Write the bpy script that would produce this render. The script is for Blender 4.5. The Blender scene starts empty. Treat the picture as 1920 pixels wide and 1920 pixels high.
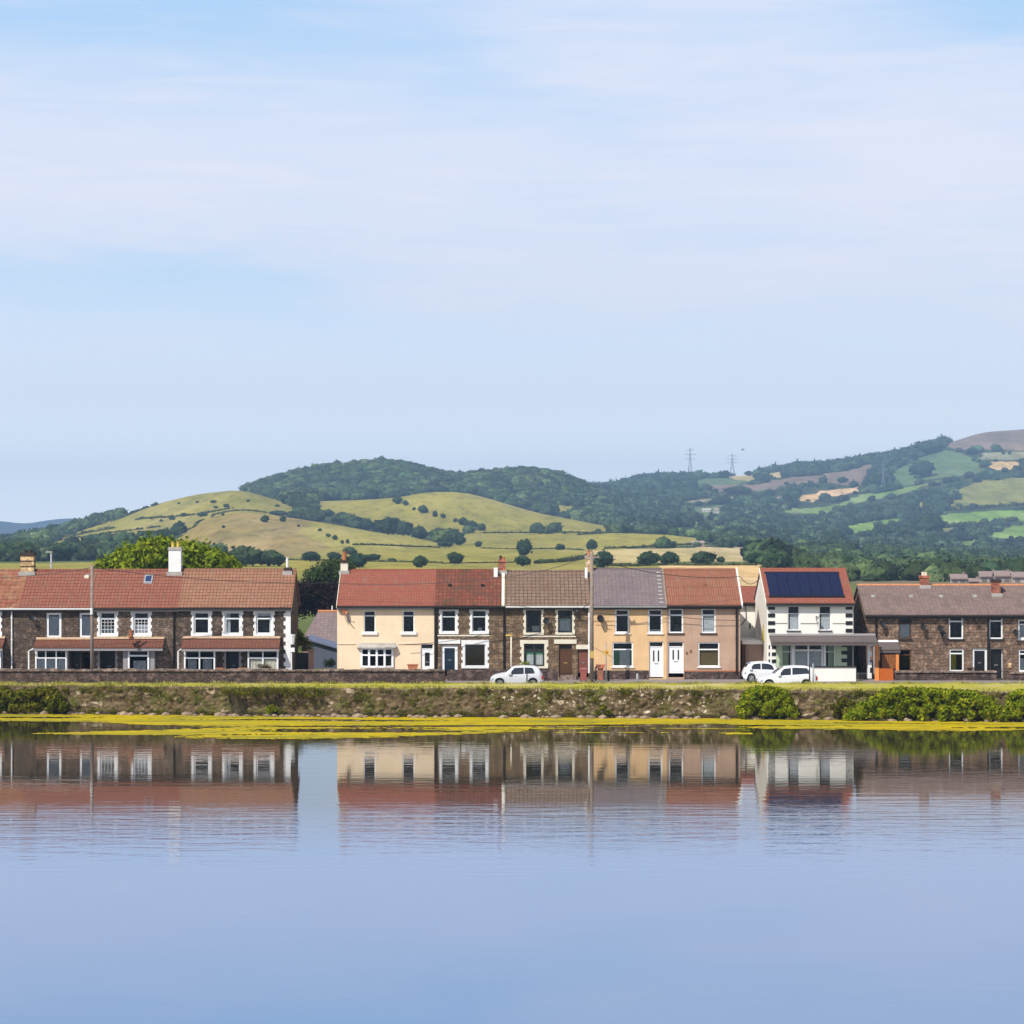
import bpy, bmesh, math, random
import numpy as np
from mathutils import Vector, noise as mnoise

# ------------------------------------------------------------------ camera, sky, sun, exposure
SC = bpy.context.scene
COL = SC.collection
F = 4420.0          # focal length in photo pixels (photo is 1920 wide)
CAMZ = 11.3         # camera height above the lake
HOR = 1011.0        # photo row of the horizon
cam_d = bpy.data.cameras.new('camera')
cam = bpy.data.objects.new('camera', cam_d)
COL.objects.link(cam)
cam.location = (0, 0, CAMZ)
cam.rotation_euler = (math.radians(90), 0, 0)
cam_d.sensor_width = 36
cam_d.lens = F / 1920 * 36
cam_d.shift_y = (HOR - 960) / 1920
cam_d.clip_start = 1
cam_d.clip_end = 30000
SC.camera = cam

SUN_EL, SUN_AZ = math.radians(47), math.radians(-142)     # azimuth measured from +Y towards +X
sd = Vector((math.sin(SUN_AZ) * math.cos(SUN_EL), math.cos(SUN_AZ) * math.cos(SUN_EL), math.sin(SUN_EL)))
sl = bpy.data.lights.new('sun', 'SUN')
sl.energy = 5.0
sl.angle = math.radians(0.5)
sl.color = (1.0, 0.945, 0.86)
so = bpy.data.objects.new('sun', sl)
so.rotation_euler = sd.to_track_quat('Z', 'Y').to_euler()
COL.objects.link(so)
SC.view_settings.view_transform = 'Standard'
SC.view_settings.look = 'None'
SC.view_settings.gamma = 1
SC.view_settings.exposure = 0.1

W = bpy.data.worlds.new('World')
SC.world = W
W.use_nodes = True
nt = W.node_tree
nt.nodes.clear()


def N(nt, t, **kw):
    n = nt.nodes.new(t)
    for k, v in kw.items():
        setattr(n, k, v)
    return n


def build_world():
    L = nt.links.new
    out = N(nt, 'ShaderNodeOutputWorld')
    bg = N(nt, 'ShaderNodeBackground')
    bg.inputs['Strength'].default_value = 0.1
    sky = N(nt, 'ShaderNodeTexSky', sky_type='NISHITA', sun_disc=False)
    sky.sun_elevation = SUN_EL
    sky.sun_rotation = SUN_AZ
    sky.air_density = 1.0
    sky.dust_density = 0.6
    sky.ozone_density = 1.5
    tc = N(nt, 'ShaderNodeTexCoord')
    sep = N(nt, 'ShaderNodeSeparateXYZ')
    L(tc.outputs['Generated'], sep.inputs[0])
    # thin hazy veil that makes the low sky pale: colour ramp on elevation
    ramp = N(nt, 'ShaderNodeValToRGB')
    cr = ramp.color_ramp
    cr.elements[0].position = 0.0
    cr.elements[0].color = (17.0, 17.8, 18.6, 1)
    cr.elements[1].position = 0.6
    cr.elements[1].color = (3.1, 5.4, 9.6, 1)
    e = cr.elements.new(0.06); e.color = (9.0, 10.0, 11.4, 1)
    e = cr.elements.new(0.11); e.color = (6.2, 7.9, 10.1, 1)
    e = cr.elements.new(0.20); e.color = (4.9, 7.1, 9.8, 1)
    e = cr.elements.new(0.30); e.color = (3.7, 6.1, 9.8, 1)
    L(sep.outputs['Z'], ramp.inputs[0])
    # thin cirrus veil with a few blue openings; edges warped by stretched noise
    mp = N(nt, 'ShaderNodeMapping')
    mp.inputs['Rotation'].default_value = (0, math.radians(13), 0)
    mp.inputs['Scale'].default_value = (2.0, 2.0, 12.0)
    L(tc.outputs['Generated'], mp.inputs[0])
    no = N(nt, 'ShaderNodeTexNoise')
    no.inputs['Scale'].default_value = 2.6
    no.inputs['Detail'].default_value = 9
    no.inputs['Roughness'].default_value = 0.55
    no.inputs['Distortion'].default_value = 0.8
    L(mp.outputs[0], no.inputs['Vector'])

    def M2(op, a, b=None, c=None):
        n = N(nt, 'ShaderNodeMath', operation=op)
        for k, q in enumerate((a, b, c)):
            if q is None: continue
            if isinstance(q, (int, float)): n.inputs[k].default_value = q
            else: L(q, n.inputs[k])
        return n.outputs[0]
    wob = M2('MULTIPLY_ADD', no.outputs['Fac'], 0.09, -0.045)
    X_, Z_ = sep.outputs['X'], M2('ADD', sep.outputs['Z'], wob)
    tot = None
    for (x0, z0, rx, rz, k, amp) in ((-0.20, 0.225, 0.19, 0.034, -0.03, 0.9), (-0.19, 0.105, 0.22, 0.028, -0.09, 0.75), (0.22, 0.222, 0.08, 0.024, 0.05, 0.9),
                                     (-0.02, 0.19, 0.10, 0.016, -0.16, 0.35), (0.05, 0.085, 0.14, 0.012, -0.05, 0.25)):
        dx = M2('ADD', X_, -x0)
        dz = M2('MULTIPLY_ADD', dx, -k, M2('ADD', Z_, -z0))
        e1 = M2('POWER', M2('ABSOLUTE', M2('DIVIDE', dx, rx)), 2.0)
        e2 = M2('POWER', M2('ABSOLUTE', M2('DIVIDE', dz, rz)), 2.0)
        g = M2('MULTIPLY', M2('EXPONENT', M2('MULTIPLY', M2('ADD', e1, e2), -1.0)), amp)
        tot = g if tot is None else M2('ADD', tot, g)
    mpf = N(nt, 'ShaderNodeMapping')
    mpf.inputs['Rotation'].default_value = (0, math.radians(17), 0)
    mpf.inputs['Scale'].default_value = (3.0, 3.0, 30.0)
    L(tc.outputs['Generated'], mpf.inputs[0])
    nf = N(nt, 'ShaderNodeTexNoise')
    nf.inputs['Scale'].default_value = 3.2
    nf.inputs['Detail'].default_value = 8
    nf.inputs['Distortion'].default_value = 1.2
    L(mpf.outputs[0], nf.inputs['Vector'])
    fib = M2('ADD', M2('MULTIPLY_ADD', no.outputs['Fac'], 1.5, -0.75), M2('MULTIPLY_ADD', nf.outputs['Fac'], 1.0, -0.5))
    veil = M2('ADD', M2('SUBTRACT', 0.84, tot), M2('MULTIPLY', fib, 0.75))
    low = N(nt, 'ShaderNodeMapRange', interpolation_type='SMOOTHSTEP')
    low.inputs['From Min'].default_value = 0.035
    low.inputs['From Max'].default_value = 0.12
    low.inputs['To Min'].default_value = 0.15
    L(sep.outputs['Z'], low.inputs['Value'])
    vv = N(nt, 'ShaderNodeMath', operation='MULTIPLY'); vv.use_clamp = True
    L(veil, vv.inputs[0]); L(low.outputs[0], vv.inputs[1])
    mixc = N(nt, 'ShaderNodeMix', data_type='RGBA')
    L(vv.outputs[0], mixc.inputs[0])
    L(ramp.outputs[0], mixc.inputs[6])
    mixc.inputs[7].default_value = (8.7, 8.7, 9.9, 1)
    # above the veil the physical sky takes over
    hi = N(nt, 'ShaderNodeMapRange', interpolation_type='SMOOTHSTEP')
    hi.inputs['From Min'].default_value = 0.28
    hi.inputs['From Max'].default_value = 0.55
    hi.inputs['To Min'].default_value = 0.12
    L(sep.outputs['Z'], hi.inputs['Value'])
    m2 = N(nt, 'ShaderNodeMix', data_type='RGBA')
    L(hi.outputs[0], m2.inputs[0])
    L(mixc.outputs[2], m2.inputs[6])
    L(sky.outputs[0], m2.inputs[7])
    L(m2.outputs[2], bg.inputs['Color'])
    L(bg.outputs[0], out.inputs['Surface'])


build_world()

# ------------------------------------------------------------------ helpers
random.seed(7)
RNG = np.random.default_rng(11)


def at(px, py, Y):
    return Vector(((px - 960) / F * Y, Y, CAMZ - (py - HOR) / F * Y))


def xw(px, Y):
    return (px - 960) / F * Y


def zw(py, Y):
    return CAMZ - (py - HOR) / F * Y


class MB:
    def __init__(s):
        s.v = []
        s.f = []

    def quad(s, a, b, c, d):
        i = len(s.v)
        s.v += [tuple(a), tuple(b), tuple(c), tuple(d)]
        s.f.append((i, i + 1, i + 2, i + 3))

    def box(s, x0, x1, y0, y1, z0, z1):
        i = len(s.v)
        s.v += [(x0, y0, z0), (x1, y0, z0), (x1, y1, z0), (x0, y1, z0), (x0, y0, z1), (x1, y0, z1), (x1, y1, z1), (x0, y1, z1)]
        s.f += [(i + 3, i + 2, i + 1, i), (i + 4, i + 5, i + 6, i + 7), (i, i + 1, i + 5, i + 4), (i + 1, i + 2, i + 6, i + 5),
                (i + 2, i + 3, i + 7, i + 6), (i + 3, i, i + 4, i + 7)]

    def prism(s, pts, y0, y1):
        """pts (x,z) polygon extruded along y"""
        i = len(s.v); n = len(pts)
        s.v += [(p[0], y0, p[1]) for p in pts] + [(p[0], y1, p[1]) for p in pts]
        s.f.append(tuple(range(i, i + n)))
        s.f.append(tuple(range(i + 2 * n - 1, i + n - 1, -1)))
        for k in range(n):
            k2 = (k + 1) % n
            s.f.append((i + k2, i + k, i + n + k, i + n + k2))

    def prismx(s, pts, x0, x1):
        """pts (y,z) polygon extruded along x"""
        i = len(s.v); n = len(pts)
        s.v += [(x0, p[0], p[1]) for p in pts] + [(x1, p[0], p[1]) for p in pts]
        s.f.append(tuple(range(i, i + n)))
        s.f.append(tuple(range(i + 2 * n - 1, i + n - 1, -1)))
        for k in range(n):
            k2 = (k + 1) % n
            s.f.append((i + k2, i + k, i + n + k, i + n + k2))

    def tube(s, pts, r, n=8, r2=None):
        pts = [Vector(p) for p in pts]
        m = len(pts); i0 = len(s.v)
        for k, p in enumerate(pts):
            d = (pts[min(k + 1, m - 1)] - pts[max(k - 1, 0)]).normalized()
            u = d.orthogonal().normalized() if k == 0 else (u - d * u.dot(d)).normalized()
            w = d.cross(u)
            rr = r if r2 is None else r + (r2 - r) * k / (m - 1)
            for j in range(n):
                a = 2 * math.pi * j / n
                q = p + u * math.cos(a) * rr + w * math.sin(a) * rr
                s.v.append(tuple(q))
        for k in range(m - 1):
            for j in range(n):
                a = i0 + k * n + j; b = i0 + k * n + (j + 1) % n
                s.f.append((a, b, b + n, a + n))
        s.f.append(tuple(i0 + j for j in range(n))[::-1])
        s.f.append(tuple(i0 + (m - 1) * n + j for j in range(n)))

    def ycyl(s, cx, cz, r, y0, y1, n=20):
        s.tube([(cx, y0, cz), (cx, y1, cz)], r, n)

    def build(s, name, mat, parent=None, smooth=False, loc=(0, 0, 0)):
        me = bpy.data.meshes.new(name)
        me.from_pydata(s.v, [], s.f)
        bm = bmesh.new(); bm.from_mesh(me)
        bmesh.ops.recalc_face_normals(bm, faces=bm.faces)
        bm.to_mesh(me); bm.free()
        return link_mesh(name, me, mat, parent, smooth, loc)


def link_mesh(name, me, mat, parent=None, smooth=False, loc=(0, 0, 0)):
    if mat:
        me.materials.append(mat)
    if smooth:
        me.polygons.foreach_set('use_smooth', [True] * len(me.polygons))
    o = bpy.data.objects.new(name, me)
    o.location = loc
    COL.objects.link(o)
    o.parent = parent
    return o


def np_mesh(name, V, Fq, mat, parent=None, smooth=False, attr=None, loc=(0, 0, 0)):
    """V (n,3), Fq (m,k) with constant k"""
    me = bpy.data.meshes.new(name)
    me.vertices.add(len(V)); me.vertices.foreach_set('co', np.asarray(V, np.float32).ravel())
    k = Fq.shape[1]
    me.loops.add(Fq.size); me.loops.foreach_set('vertex_index', Fq.astype(np.int32).ravel())
    me.polygons.add(len(Fq)); me.polygons.foreach_set('loop_start', np.arange(0, Fq.size, k, dtype=np.int32))
    if attr is not None:
        for an, av in attr.items():
            a = me.color_attributes.new(an, 'FLOAT_COLOR', 'POINT')
            a.data.foreach_set('color', np.asarray(av, np.float32).ravel())
    me.update(calc_edges=True); me.validate()
    return link_mesh(name, me, mat, parent, smooth, loc)


def thing(name, label, cat, loc=(0, 0, 0), group=None, rz=0):
    o = bpy.data.objects.new(name, None)
    COL.objects.link(o)
    o.location = loc; o.rotation_euler = (0, 0, rz)
    o.empty_display_size = 0.2
    o['label'] = label; o['category'] = cat
    if group: o['group'] = group
    return o


def tag(o, label, cat, group=None):
    o['label'] = label; o['category'] = cat
    if group: o['group'] = group
    return o


def structure(o, kind='structure'):
    o['kind'] = kind
    return o


def copy_thing(root, loc, label, group=None, scale=None, rz=0):
    r = root.copy(); COL.objects.link(r); r.location = loc
    r['label'] = label
    if group: r['group'] = group
    if scale is not None: r.scale = scale
    r.rotation_euler = (0, 0, rz)
    for ch in root.children:
        c = ch.copy(); COL.objects.link(c); c.parent = r
        for g in ch.children:
            d = g.copy(); COL.objects.link(d); d.parent = c
    return r


# ------------------------------------------------------------------ materials
def mat_base(name, rough=0.8, spec=0.3):
    m = bpy.data.materials.new(name); m.use_nodes = True
    p = m.node_tree.nodes['Principled BSDF']
    p.inputs['Roughness'].default_value = rough
    p.inputs['Specular IOR Level'].default_value = spec
    return m, m.node_tree, p


def c4(c):
    return (c[0], c[1], c[2], 1)


def noise_mix(t, c1, c2, scale, detail=4, lo=0.35, hi=0.65, vec=None, rough=0.6):
    n = N(t, 'ShaderNodeTexNoise'); n.inputs['Scale'].default_value = scale; n.inputs['Detail'].default_value = detail
    n.inputs['Roughness'].default_value = rough
    if vec is not None: t.links.new(vec, n.inputs['Vector'])
    r = N(t, 'ShaderNodeMapRange'); r.inputs['From Min'].default_value = lo; r.inputs['From Max'].default_value = hi
    t.links.new(n.outputs['Fac'], r.inputs['Value'])
    mx = N(t, 'ShaderNodeMix', data_type='RGBA')
    t.links.new(r.outputs[0], mx.inputs[0])
    for i, c in ((6, c1), (7, c2)):
        if isinstance(c, (tuple, list)): mx.inputs[i].default_value = c4(c)
        else: t.links.new(c, mx.inputs[i])
    return mx.outputs[2], n.outputs['Fac'], r.outputs[0]


def obj_vec(t):
    return N(t, 'ShaderNodeTexCoord').outputs['Object']


def bump(t, p, h, dist=0.02, strength=1.0):
    b = N(t, 'ShaderNodeBump'); b.inputs['Distance'].default_value = dist; b.inputs['Strength'].default_value = strength
    t.links.new(h, b.inputs['Height']); t.links.new(b.outputs[0], p.inputs['Normal'])


def m_plain(name, c, rough=0.6, var=0.12, scale=3.0, spec=0.3, metal=0):
    m, t, p = mat_base(name, rough, spec)
    o, _, _ = noise_mix(t, c, tuple(x * (1 - var) for x in c), scale, vec=obj_vec(t))
    t.links.new(o, p.inputs['Base Color'])
    p.inputs['Metallic'].default_value = metal
    return m


def m_render(name, c, dirt=0.16):
    """painted render or pebble dash with faint blotches, rain streaks and grain"""
    m, t, p = mat_base(name, 0.9, 0.15)
    v = obj_vec(t)
    o, _, _ = noise_mix(t, c, tuple(x * (1 - dirt) for x in c), 0.9, 6, vec=v)
    mp = N(t, 'ShaderNodeMapping'); mp.inputs['Scale'].default_value = (5, 5, 0.35)
    t.links.new(v, mp.inputs[0])
    o2, _, f2 = noise_mix(t, o, tuple(x * (1 - dirt * 1.6) for x in c), 1.3, 3, 0.55, 0.85, mp.outputs[0])
    o3, g, _ = noise_mix(t, o2, tuple(x * (1 - dirt) for x in c), 14, 3, 0.45, 0.8, v)
    t.links.new(o3, p.inputs['Base Color'])
    bump(t, p, g, 0.015, 0.6)
    return m


def m_stone(name, c1, c2, mortar, w=0.42, h=0.17, dist=0.35, bd=0.04):
    """coursed rubble masonry"""
    m, t, p = mat_base(name, 0.92, 0.15)
    v = obj_vec(t)
    s = N(t, 'ShaderNodeSeparateXYZ'); t.links.new(v, s.inputs[0])
    a = N(t, 'ShaderNodeMath', operation='ADD'); t.links.new(s.outputs['X'], a.inputs[0]); t.links.new(s.outputs['Y'], a.inputs[1])
    cb = N(t, 'ShaderNodeCombineXYZ'); t.links.new(a.outputs[0], cb.inputs[0]); t.links.new(s.outputs['Z'], cb.inputs[1])
    nz = N(t, 'ShaderNodeTexNoise'); nz.inputs['Scale'].default_value = 2.2; nz.inputs['Detail'].default_value = 3
    t.links.new(v, nz.inputs['Vector'])
    sb = N(t, 'ShaderNodeVectorMath', operation='SUBTRACT'); t.links.new(nz.outputs['Color'], sb.inputs[0]); sb.inputs[1].default_value = (0.5, 0.5, 0.5)
    sc = N(t, 'ShaderNodeVectorMath', operation='SCALE'); t.links.new(sb.outputs[0], sc.inputs[0]); sc.inputs['Scale'].default_value = dist
    ad = N(t, 'ShaderNodeVectorMath', operation='ADD'); t.links.new(cb.outputs[0], ad.inputs[0]); t.links.new(sc.outputs[0], ad.inputs[1])
    br = N(t, 'ShaderNodeTexBrick'); br.inputs['Scale'].default_value = 1.0
    br.inputs['Brick Width'].default_value = w; br.inputs['Row Height'].default_value = h
    br.inputs['Mortar Size'].default_value = 0.018; br.inputs['Mortar Smooth'].default_value = 0.3
    br.inputs['Color1'].default_value = c4(c1); br.inputs['Color2'].default_value = c4(c2); br.inputs['Mortar'].default_value = c4(mortar)
    t.links.new(ad.outputs[0], br.inputs['Vector'])
    mid = tuple((x + y) * 0.5 for x, y in zip(c1, c2))
    o, _, _ = noise_mix(t, br.outputs['Color'], tuple(x * 0.5 for x in mid), 1.3, 6, 0.42, 0.68, v)
    o, _, _ = noise_mix(t, o, tuple(min(1, x * 1.5) for x in c1), 2.4, 5, 0.52, 0.66, v)
    o2, g, _ = noise_mix(t, o, tuple(min(1, x * 1.9) for x in mid), 6.5, 4, 0.56, 0.72, v)
    t.links.new(o2, p.inputs['Base Color'])
    ht = N(t, 'ShaderNodeMath', operation='MULTIPLY_ADD'); t.links.new(br.outputs['Fac'], ht.inputs[0]); ht.inputs[1].default_value = -1; t.links.new(g, ht.inputs[2])
    bump(t, p, ht.outputs[0], bd, 1)
    return m


def m_tiles(name, c1, c2, row=0.2, w=0.25, joint=0.4, patch=None, jsize=0.022, bd=0.03):
    m, t, p = mat_base(name, 0.85, 0.2)
    v = obj_vec(t)
    s = N(t, 'ShaderNodeSeparateXYZ'); t.links.new(v, s.inputs[0])
    cb = N(t, 'ShaderNodeCombineXYZ'); t.links.new(s.outputs['X'], cb.inputs[0]); t.links.new(s.outputs['Z'], cb.inputs[1])
    br = N(t, 'ShaderNodeTexBrick'); br.inputs['Scale'].default_value = 1.0; br.offset = 0.0
    br.inputs['Brick Width'].default_value = w; br.inputs['Row Height'].default_value = row
    br.inputs['Mortar Size'].default_value = jsize; br.inputs['Mortar Smooth'].default_value = 0.4
    br.inputs['Color1'].default_value = c4(c1); br.inputs['Color2'].default_value = c4(c2)
    br.inputs['Mortar'].default_value = c4(tuple(x * joint for x in c1))
    t.links.new(cb.outputs[0], br.inputs['Vector'])
    pc = patch or tuple(x * 0.72 for x in c1)
    o, _, _ = noise_mix(t, br.outputs['Color'], pc, 0.8, 6, 0.45, 0.72, v)
    o2, g, _ = noise_mix(t, o, tuple(min(1, x * 1.35) for x in c2), 3.0, 5, 0.55, 0.8, v)
    avg = sum(c2) / 3
    mpz = N(t, 'ShaderNodeMapping'); mpz.inputs['Scale'].default_value = (3.2, 1, 0.5); t.links.new(v, mpz.inputs[0])
    o2, _, _ = noise_mix(t, o2, (avg * 1.5, avg * 1.15, avg * .8), 1.0, 5, 0.56, 0.85, mpz.outputs[0])
    t.links.new(o2, p.inputs['Base Color'])
    ht = N(t, 'ShaderNodeMath', operation='MULTIPLY_ADD'); t.links.new(br.outputs['Fac'], ht.inputs[0]); ht.inputs[1].default_value = -1; t.links.new(g, ht.inputs[2])
    bump(t, p, ht.outputs[0], bd, 1)
    return m


def m_glass(name):
    m = bpy.data.materials.new(name); m.use_nodes = True; t = m.node_tree; t.nodes.clear()
    out = N(t, 'ShaderNodeOutputMaterial'); mx = N(t, 'ShaderNodeMixShader')
    tr = N(t, 'ShaderNodeBsdfTransparent'); tr.inputs[0].default_value = (0.75, 0.79, 0.8, 1)
    gl = N(t, 'ShaderNodeBsdfGlossy'); gl.inputs['Roughness'].default_value = 0.03; gl.inputs[0].default_value = (0.9, 0.95, 1, 1)
    fr = N(t, 'ShaderNodeFresnel'); fr.inputs['IOR'].default_value = 1.3
    t.links.new(fr.outputs[0], mx.inputs[0]); t.links.new(tr.outputs[0], mx.inputs[1]); t.links.new(gl.outputs[0], mx.inputs[2])
    t.links.new(mx.outputs[0], out.inputs[0])
    return m


def m_leaf(name, c1, c2, scale=1.2, transl=0.3):
    m = bpy.data.materials.new(name); m.use_nodes = True; t = m.node_tree; t.nodes.clear()
    out = N(t, 'ShaderNodeOutputMaterial'); mx = N(t, 'ShaderNodeMixShader'); mx.inputs[0].default_value = transl
    v = obj_vec(t)
    o, _, _ = noise_mix(t, c1, c2, scale, 5, 0.35, 0.65, v)
    o2, _, _ = noise_mix(t, o, tuple(x * 0.28 for x in c1), scale * 5, 3, 0.46, 0.66, v)
    d = N(t, 'ShaderNodeBsdfDiffuse'); tr = N(t, 'ShaderNodeBsdfTranslucent')
    t.links.new(o2, d.inputs[0]); t.links.new(o2, tr.inputs[0])
    t.links.new(d.outputs[0], mx.inputs[1]); t.links.new(tr.outputs[0], mx.inputs[2]); t.links.new(mx.outputs[0], out.inputs[0])
    return m


def m_canopy(name, c1, c2, size=7.0, tone=True):
    """far tree crowns: colour differs from crown to crown, leafy bump"""
    m, t, p = mat_base(name, 0.95, 0.08)
    g = N(t, 'ShaderNodeNewGeometry').outputs['Position']
    o, _, _ = noise_mix(t, c1, c2, 1.0 / (size * 2.2), 3, 0.42, 0.58, g)
    o, _, _ = noise_mix(t, o, (c2[0] * 1.45, c2[1] * 1.3, c2[2] * 1.2), 1.0 / (size * 5), 4, 0.52, 0.66, g)
    o2, n, _ = noise_mix(t, o, tuple(x * 0.55 for x in c1), 1.0 / 2.2, 4, 0.45, 0.7, g)
    if tone:
        vc = N(t, 'ShaderNodeVertexColor', layer_name='tone'); ml = N(t, 'ShaderNodeMix', data_type='RGBA', blend_type='MULTIPLY'); ml.inputs[0].default_value = 1
        t.links.new(o2, ml.inputs[6]); t.links.new(vc.outputs[0], ml.inputs[7]); o2 = ml.outputs[2]
    t.links.new(o2, p.inputs['Base Color'])
    bump(t, p, n, 1.6, 1.0)
    return m


M = {}
M['white'] = m_plain('white_paint', (0.80, 0.80, 0.78), 0.45, 0.06, 2)
M['upvc'] = m_plain('white_window_paint', (0.82, 0.83, 0.84), 0.35, 0.04, 2)
M['cream_trim'] = m_plain('cream_paint', (0.76, 0.70, 0.56), 0.6)
M['black'] = m_plain('black_paint', (0.012, 0.012, 0.014), 0.4)
M['dark'] = m_plain('painted_room_shade', (0.012, 0.012, 0.014), 0.9)  # near-black colour standing in for the shade of unlit rooms
M['gutter'] = m_plain('dark_gutter', (0.03, 0.028, 0.027), 0.5)
M['brownwood'] = m_plain('brown_wood', (0.10, 0.045, 0.02), 0.6)
M['glass'] = m_glass('window_glass')
M['net'] = m_plain('net_curtain', (0.62, 0.62, 0.64), 0.9, 0.25, 6)
M['netwhite'] = m_plain('white_curtain', (0.72, 0.72, 0.72), 0.9, 0.25, 6)
M['green_c'] = m_plain('green_curtain', (0.16, 0.36, 0.2), 0.9)
M['brown_c'] = m_plain('brown_blind', (0.16, 0.11, 0.05), 0.9)
M['ochre_c'] = m_plain('yellow_curtain', (0.45, 0.38, 0.06), 0.9)
M['stoneA'] = m_stone('brown_rubble', (0.141, 0.102, 0.077), (0.083, 0.061, 0.046), (0.058, 0.049, 0.043))
M['stoneA2'] = m_stone('grey_brown_rubble', (0.213, 0.155, 0.117), (0.128, 0.092, 0.069), (0.075, 0.060, 0.048))
M['stoneB'] = m_stone('tan_rubble', (0.239, 0.163, 0.101), (0.139, 0.095, 0.061), (0.113, 0.085, 0.059), 0.45, 0.2)
M['stoneC'] = m_stone('pinkish_rubble', (0.267, 0.176, 0.125), (0.149, 0.100, 0.073), (0.102, 0.070, 0.055), 0.6, 0.22)
M['stoneG'] = m_stone('garden_wall_rubble', (0.124, 0.088, 0.075), (0.073, 0.050, 0.045), (0.045, 0.033, 0.031), 0.4, 0.16, 0.6, 0.07)
M['coping'] = m_stone('coping_stone', (0.27, 0.2, 0.165), (0.17, 0.125, 0.1), (0.08, 0.06, 0.05), 0.5, 0.5, 0.3)
M['cream'] = m_render('cream_render', (0.86, 0.68, 0.47), 0.13)
M['apricot'] = m_render('apricot_render', (0.78, 0.52, 0.28), 0.17)
M['pebble'] = m_render('pink_pebbledash', (0.52, 0.35, 0.25), 0.2)
M['whiterender'] = m_render('white_render', (0.84, 0.82, 0.75), 0.06)
M['palegreen'] = m_render('pale_green_render', (0.48, 0.58, 0.40), 0.1)
M['garage'] = m_render('garage_render', (0.42, 0.29, 0.23), 0.2)
M['t_red'] = m_tiles('red_tiles', (0.296, 0.112, 0.073), (0.248, 0.090, 0.060), 0.215)
M['t_porch'] = m_tiles('porch_tiles', (0.215, 0.085, 0.055), (0.17, 0.07, 0.048), 0.12, 0.25, 0.5)
M['t_stripe'] = m_tiles('weathered_red_tiles', (0.306, 0.108, 0.063), (0.212, 0.081, 0.050), 0.25, 0.38, 0.5, (0.357, 0.216, 0.117))
M['t_orange'] = m_tiles('orange_brown_tiles', (0.335, 0.167, 0.101), (0.284, 0.135, 0.084), 0.215)
M['t_plain'] = m_tiles('plain_red_tiles', (0.323, 0.107, 0.071), (0.288, 0.095, 0.063), 0.14, 0.2, 0.65, (0.284, 0.090, 0.059))
M['t_moss'] = m_tiles('mossy_red_tiles', (0.246, 0.077, 0.050), (0.153, 0.054, 0.036), 0.24, 0.28, 0.55, (0.085, 0.054, 0.032), 0.03)
M['t_brown'] = m_tiles('grey_brown_tiles', (0.258, 0.172, 0.125), (0.206, 0.138, 0.099), 0.22, 0.3, 0.4, (0.163, 0.099, 0.069), 0.035)
M['t_slate'] = m_tiles('purple_slate', (0.21, 0.165, 0.165), (0.175, 0.14, 0.145), 0.16, 0.3, 0.8, (0.15, 0.12, 0.125), 0.01)
M['t_slateC'] = m_tiles('brown_slate', (0.235, 0.165, 0.145), (0.185, 0.13, 0.12), 0.13, 0.3, 0.8, (0.155, 0.115, 0.1), 0.01)
M['t_redbrown'] = m_tiles('red_brown_tiles', (0.310, 0.129, 0.078), (0.267, 0.110, 0.069), 0.6, 0.17, 0.6, None, 0.02)
M['t_gray'] = m_tiles('grey_slate', (0.25, 0.185, 0.18), (0.2, 0.155, 0.155), 0.2, 0.35, 0.8)
M['canopy_grey'] = m_plain('grey_felt', (0.13, 0.105, 0.1), 0.85)
M['orange_ridge'] = m_plain('orange_ridge_tile', (0.62, 0.25, 0.11), 0.8, 0.25, 4)
M['pale_ridge'] = m_plain('pale_ridge_mortar', (0.62, 0.42, 0.27), 0.85, 0.3, 5)
M['fascia'] = m_plain('grey_fascia', (0.3, 0.28, 0.28), 0.6)
M['brick_y'] = m_stone('yellow_brick', (0.728, 0.476, 0.238), (0.560, 0.336, 0.154), (0.280, 0.210, 0.140), 0.23, 0.08, 0.02, 0.01)
M['brick_r'] = m_stone('red_brick', (0.42, 0.13, 0.08), (0.3, 0.09, 0.06), (0.25, 0.17, 0.12), 0.23, 0.08, 0.02, 0.01)
M['brick_d'] = m_plain('dark_brick_band', (0.05, 0.035, 0.03), 0.9)
M['terracotta'] = m_plain('terracotta', (0.45, 0.17, 0.08), 0.8, 0.2)
M['yellowpot'] = m_plain('yellow_pot', (0.62, 0.45, 0.1), 0.8, 0.2)
M['lead'] = m_plain('lead_flashing', (0.42, 0.40, 0.37), 0.6, 0.25)
M['orange'] = m_plain('orange_paint', (0.80, 0.28, 0.075), 0.6, 0.1)
M['deeporange'] = m_plain('deep_orange_paint', (0.52, 0.12, 0.015), 0.7, 0.15)
M['grey_metal'] = m_plain('galvanised_steel', (0.33, 0.34, 0.35), 0.45, 0.2, spec=0.5)
M['pole_wood'] = m_plain('weathered_pole', (0.30, 0.235, 0.19), 0.9, 0.3, 6)
M['asphalt'] = m_plain('asphalt', (0.06, 0.058, 0.058), 0.9, 0.2, 2)
M['pavement'] = m_plain('paving', (0.27, 0.23, 0.21), 0.9, 0.2, 2)
M['bluedoor'] = m_plain('dark_blue_door', (0.012, 0.025, 0.045), 0.35)
M['reddoor'] = m_plain('dull_red_door', (0.19, 0.07, 0.05), 0.6)
M['trunk'] = m_plain('bark', (0.08, 0.06, 0.045), 0.95, 0.3, 3)
M['far_steel'] = m_plain('pylon_steel', (0.16, 0.19, 0.23), 0.6, 0.1)
M['leaf_bright'] = m_leaf('bright_leaves', (0.33, 0.38, 0.022), (0.12, 0.20, 0.012), 1.1)
M['leaf_bush'] = m_leaf('bush_leaves', (0.40, 0.42, 0.02), (0.10, 0.18, 0.01), 2.2)
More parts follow.
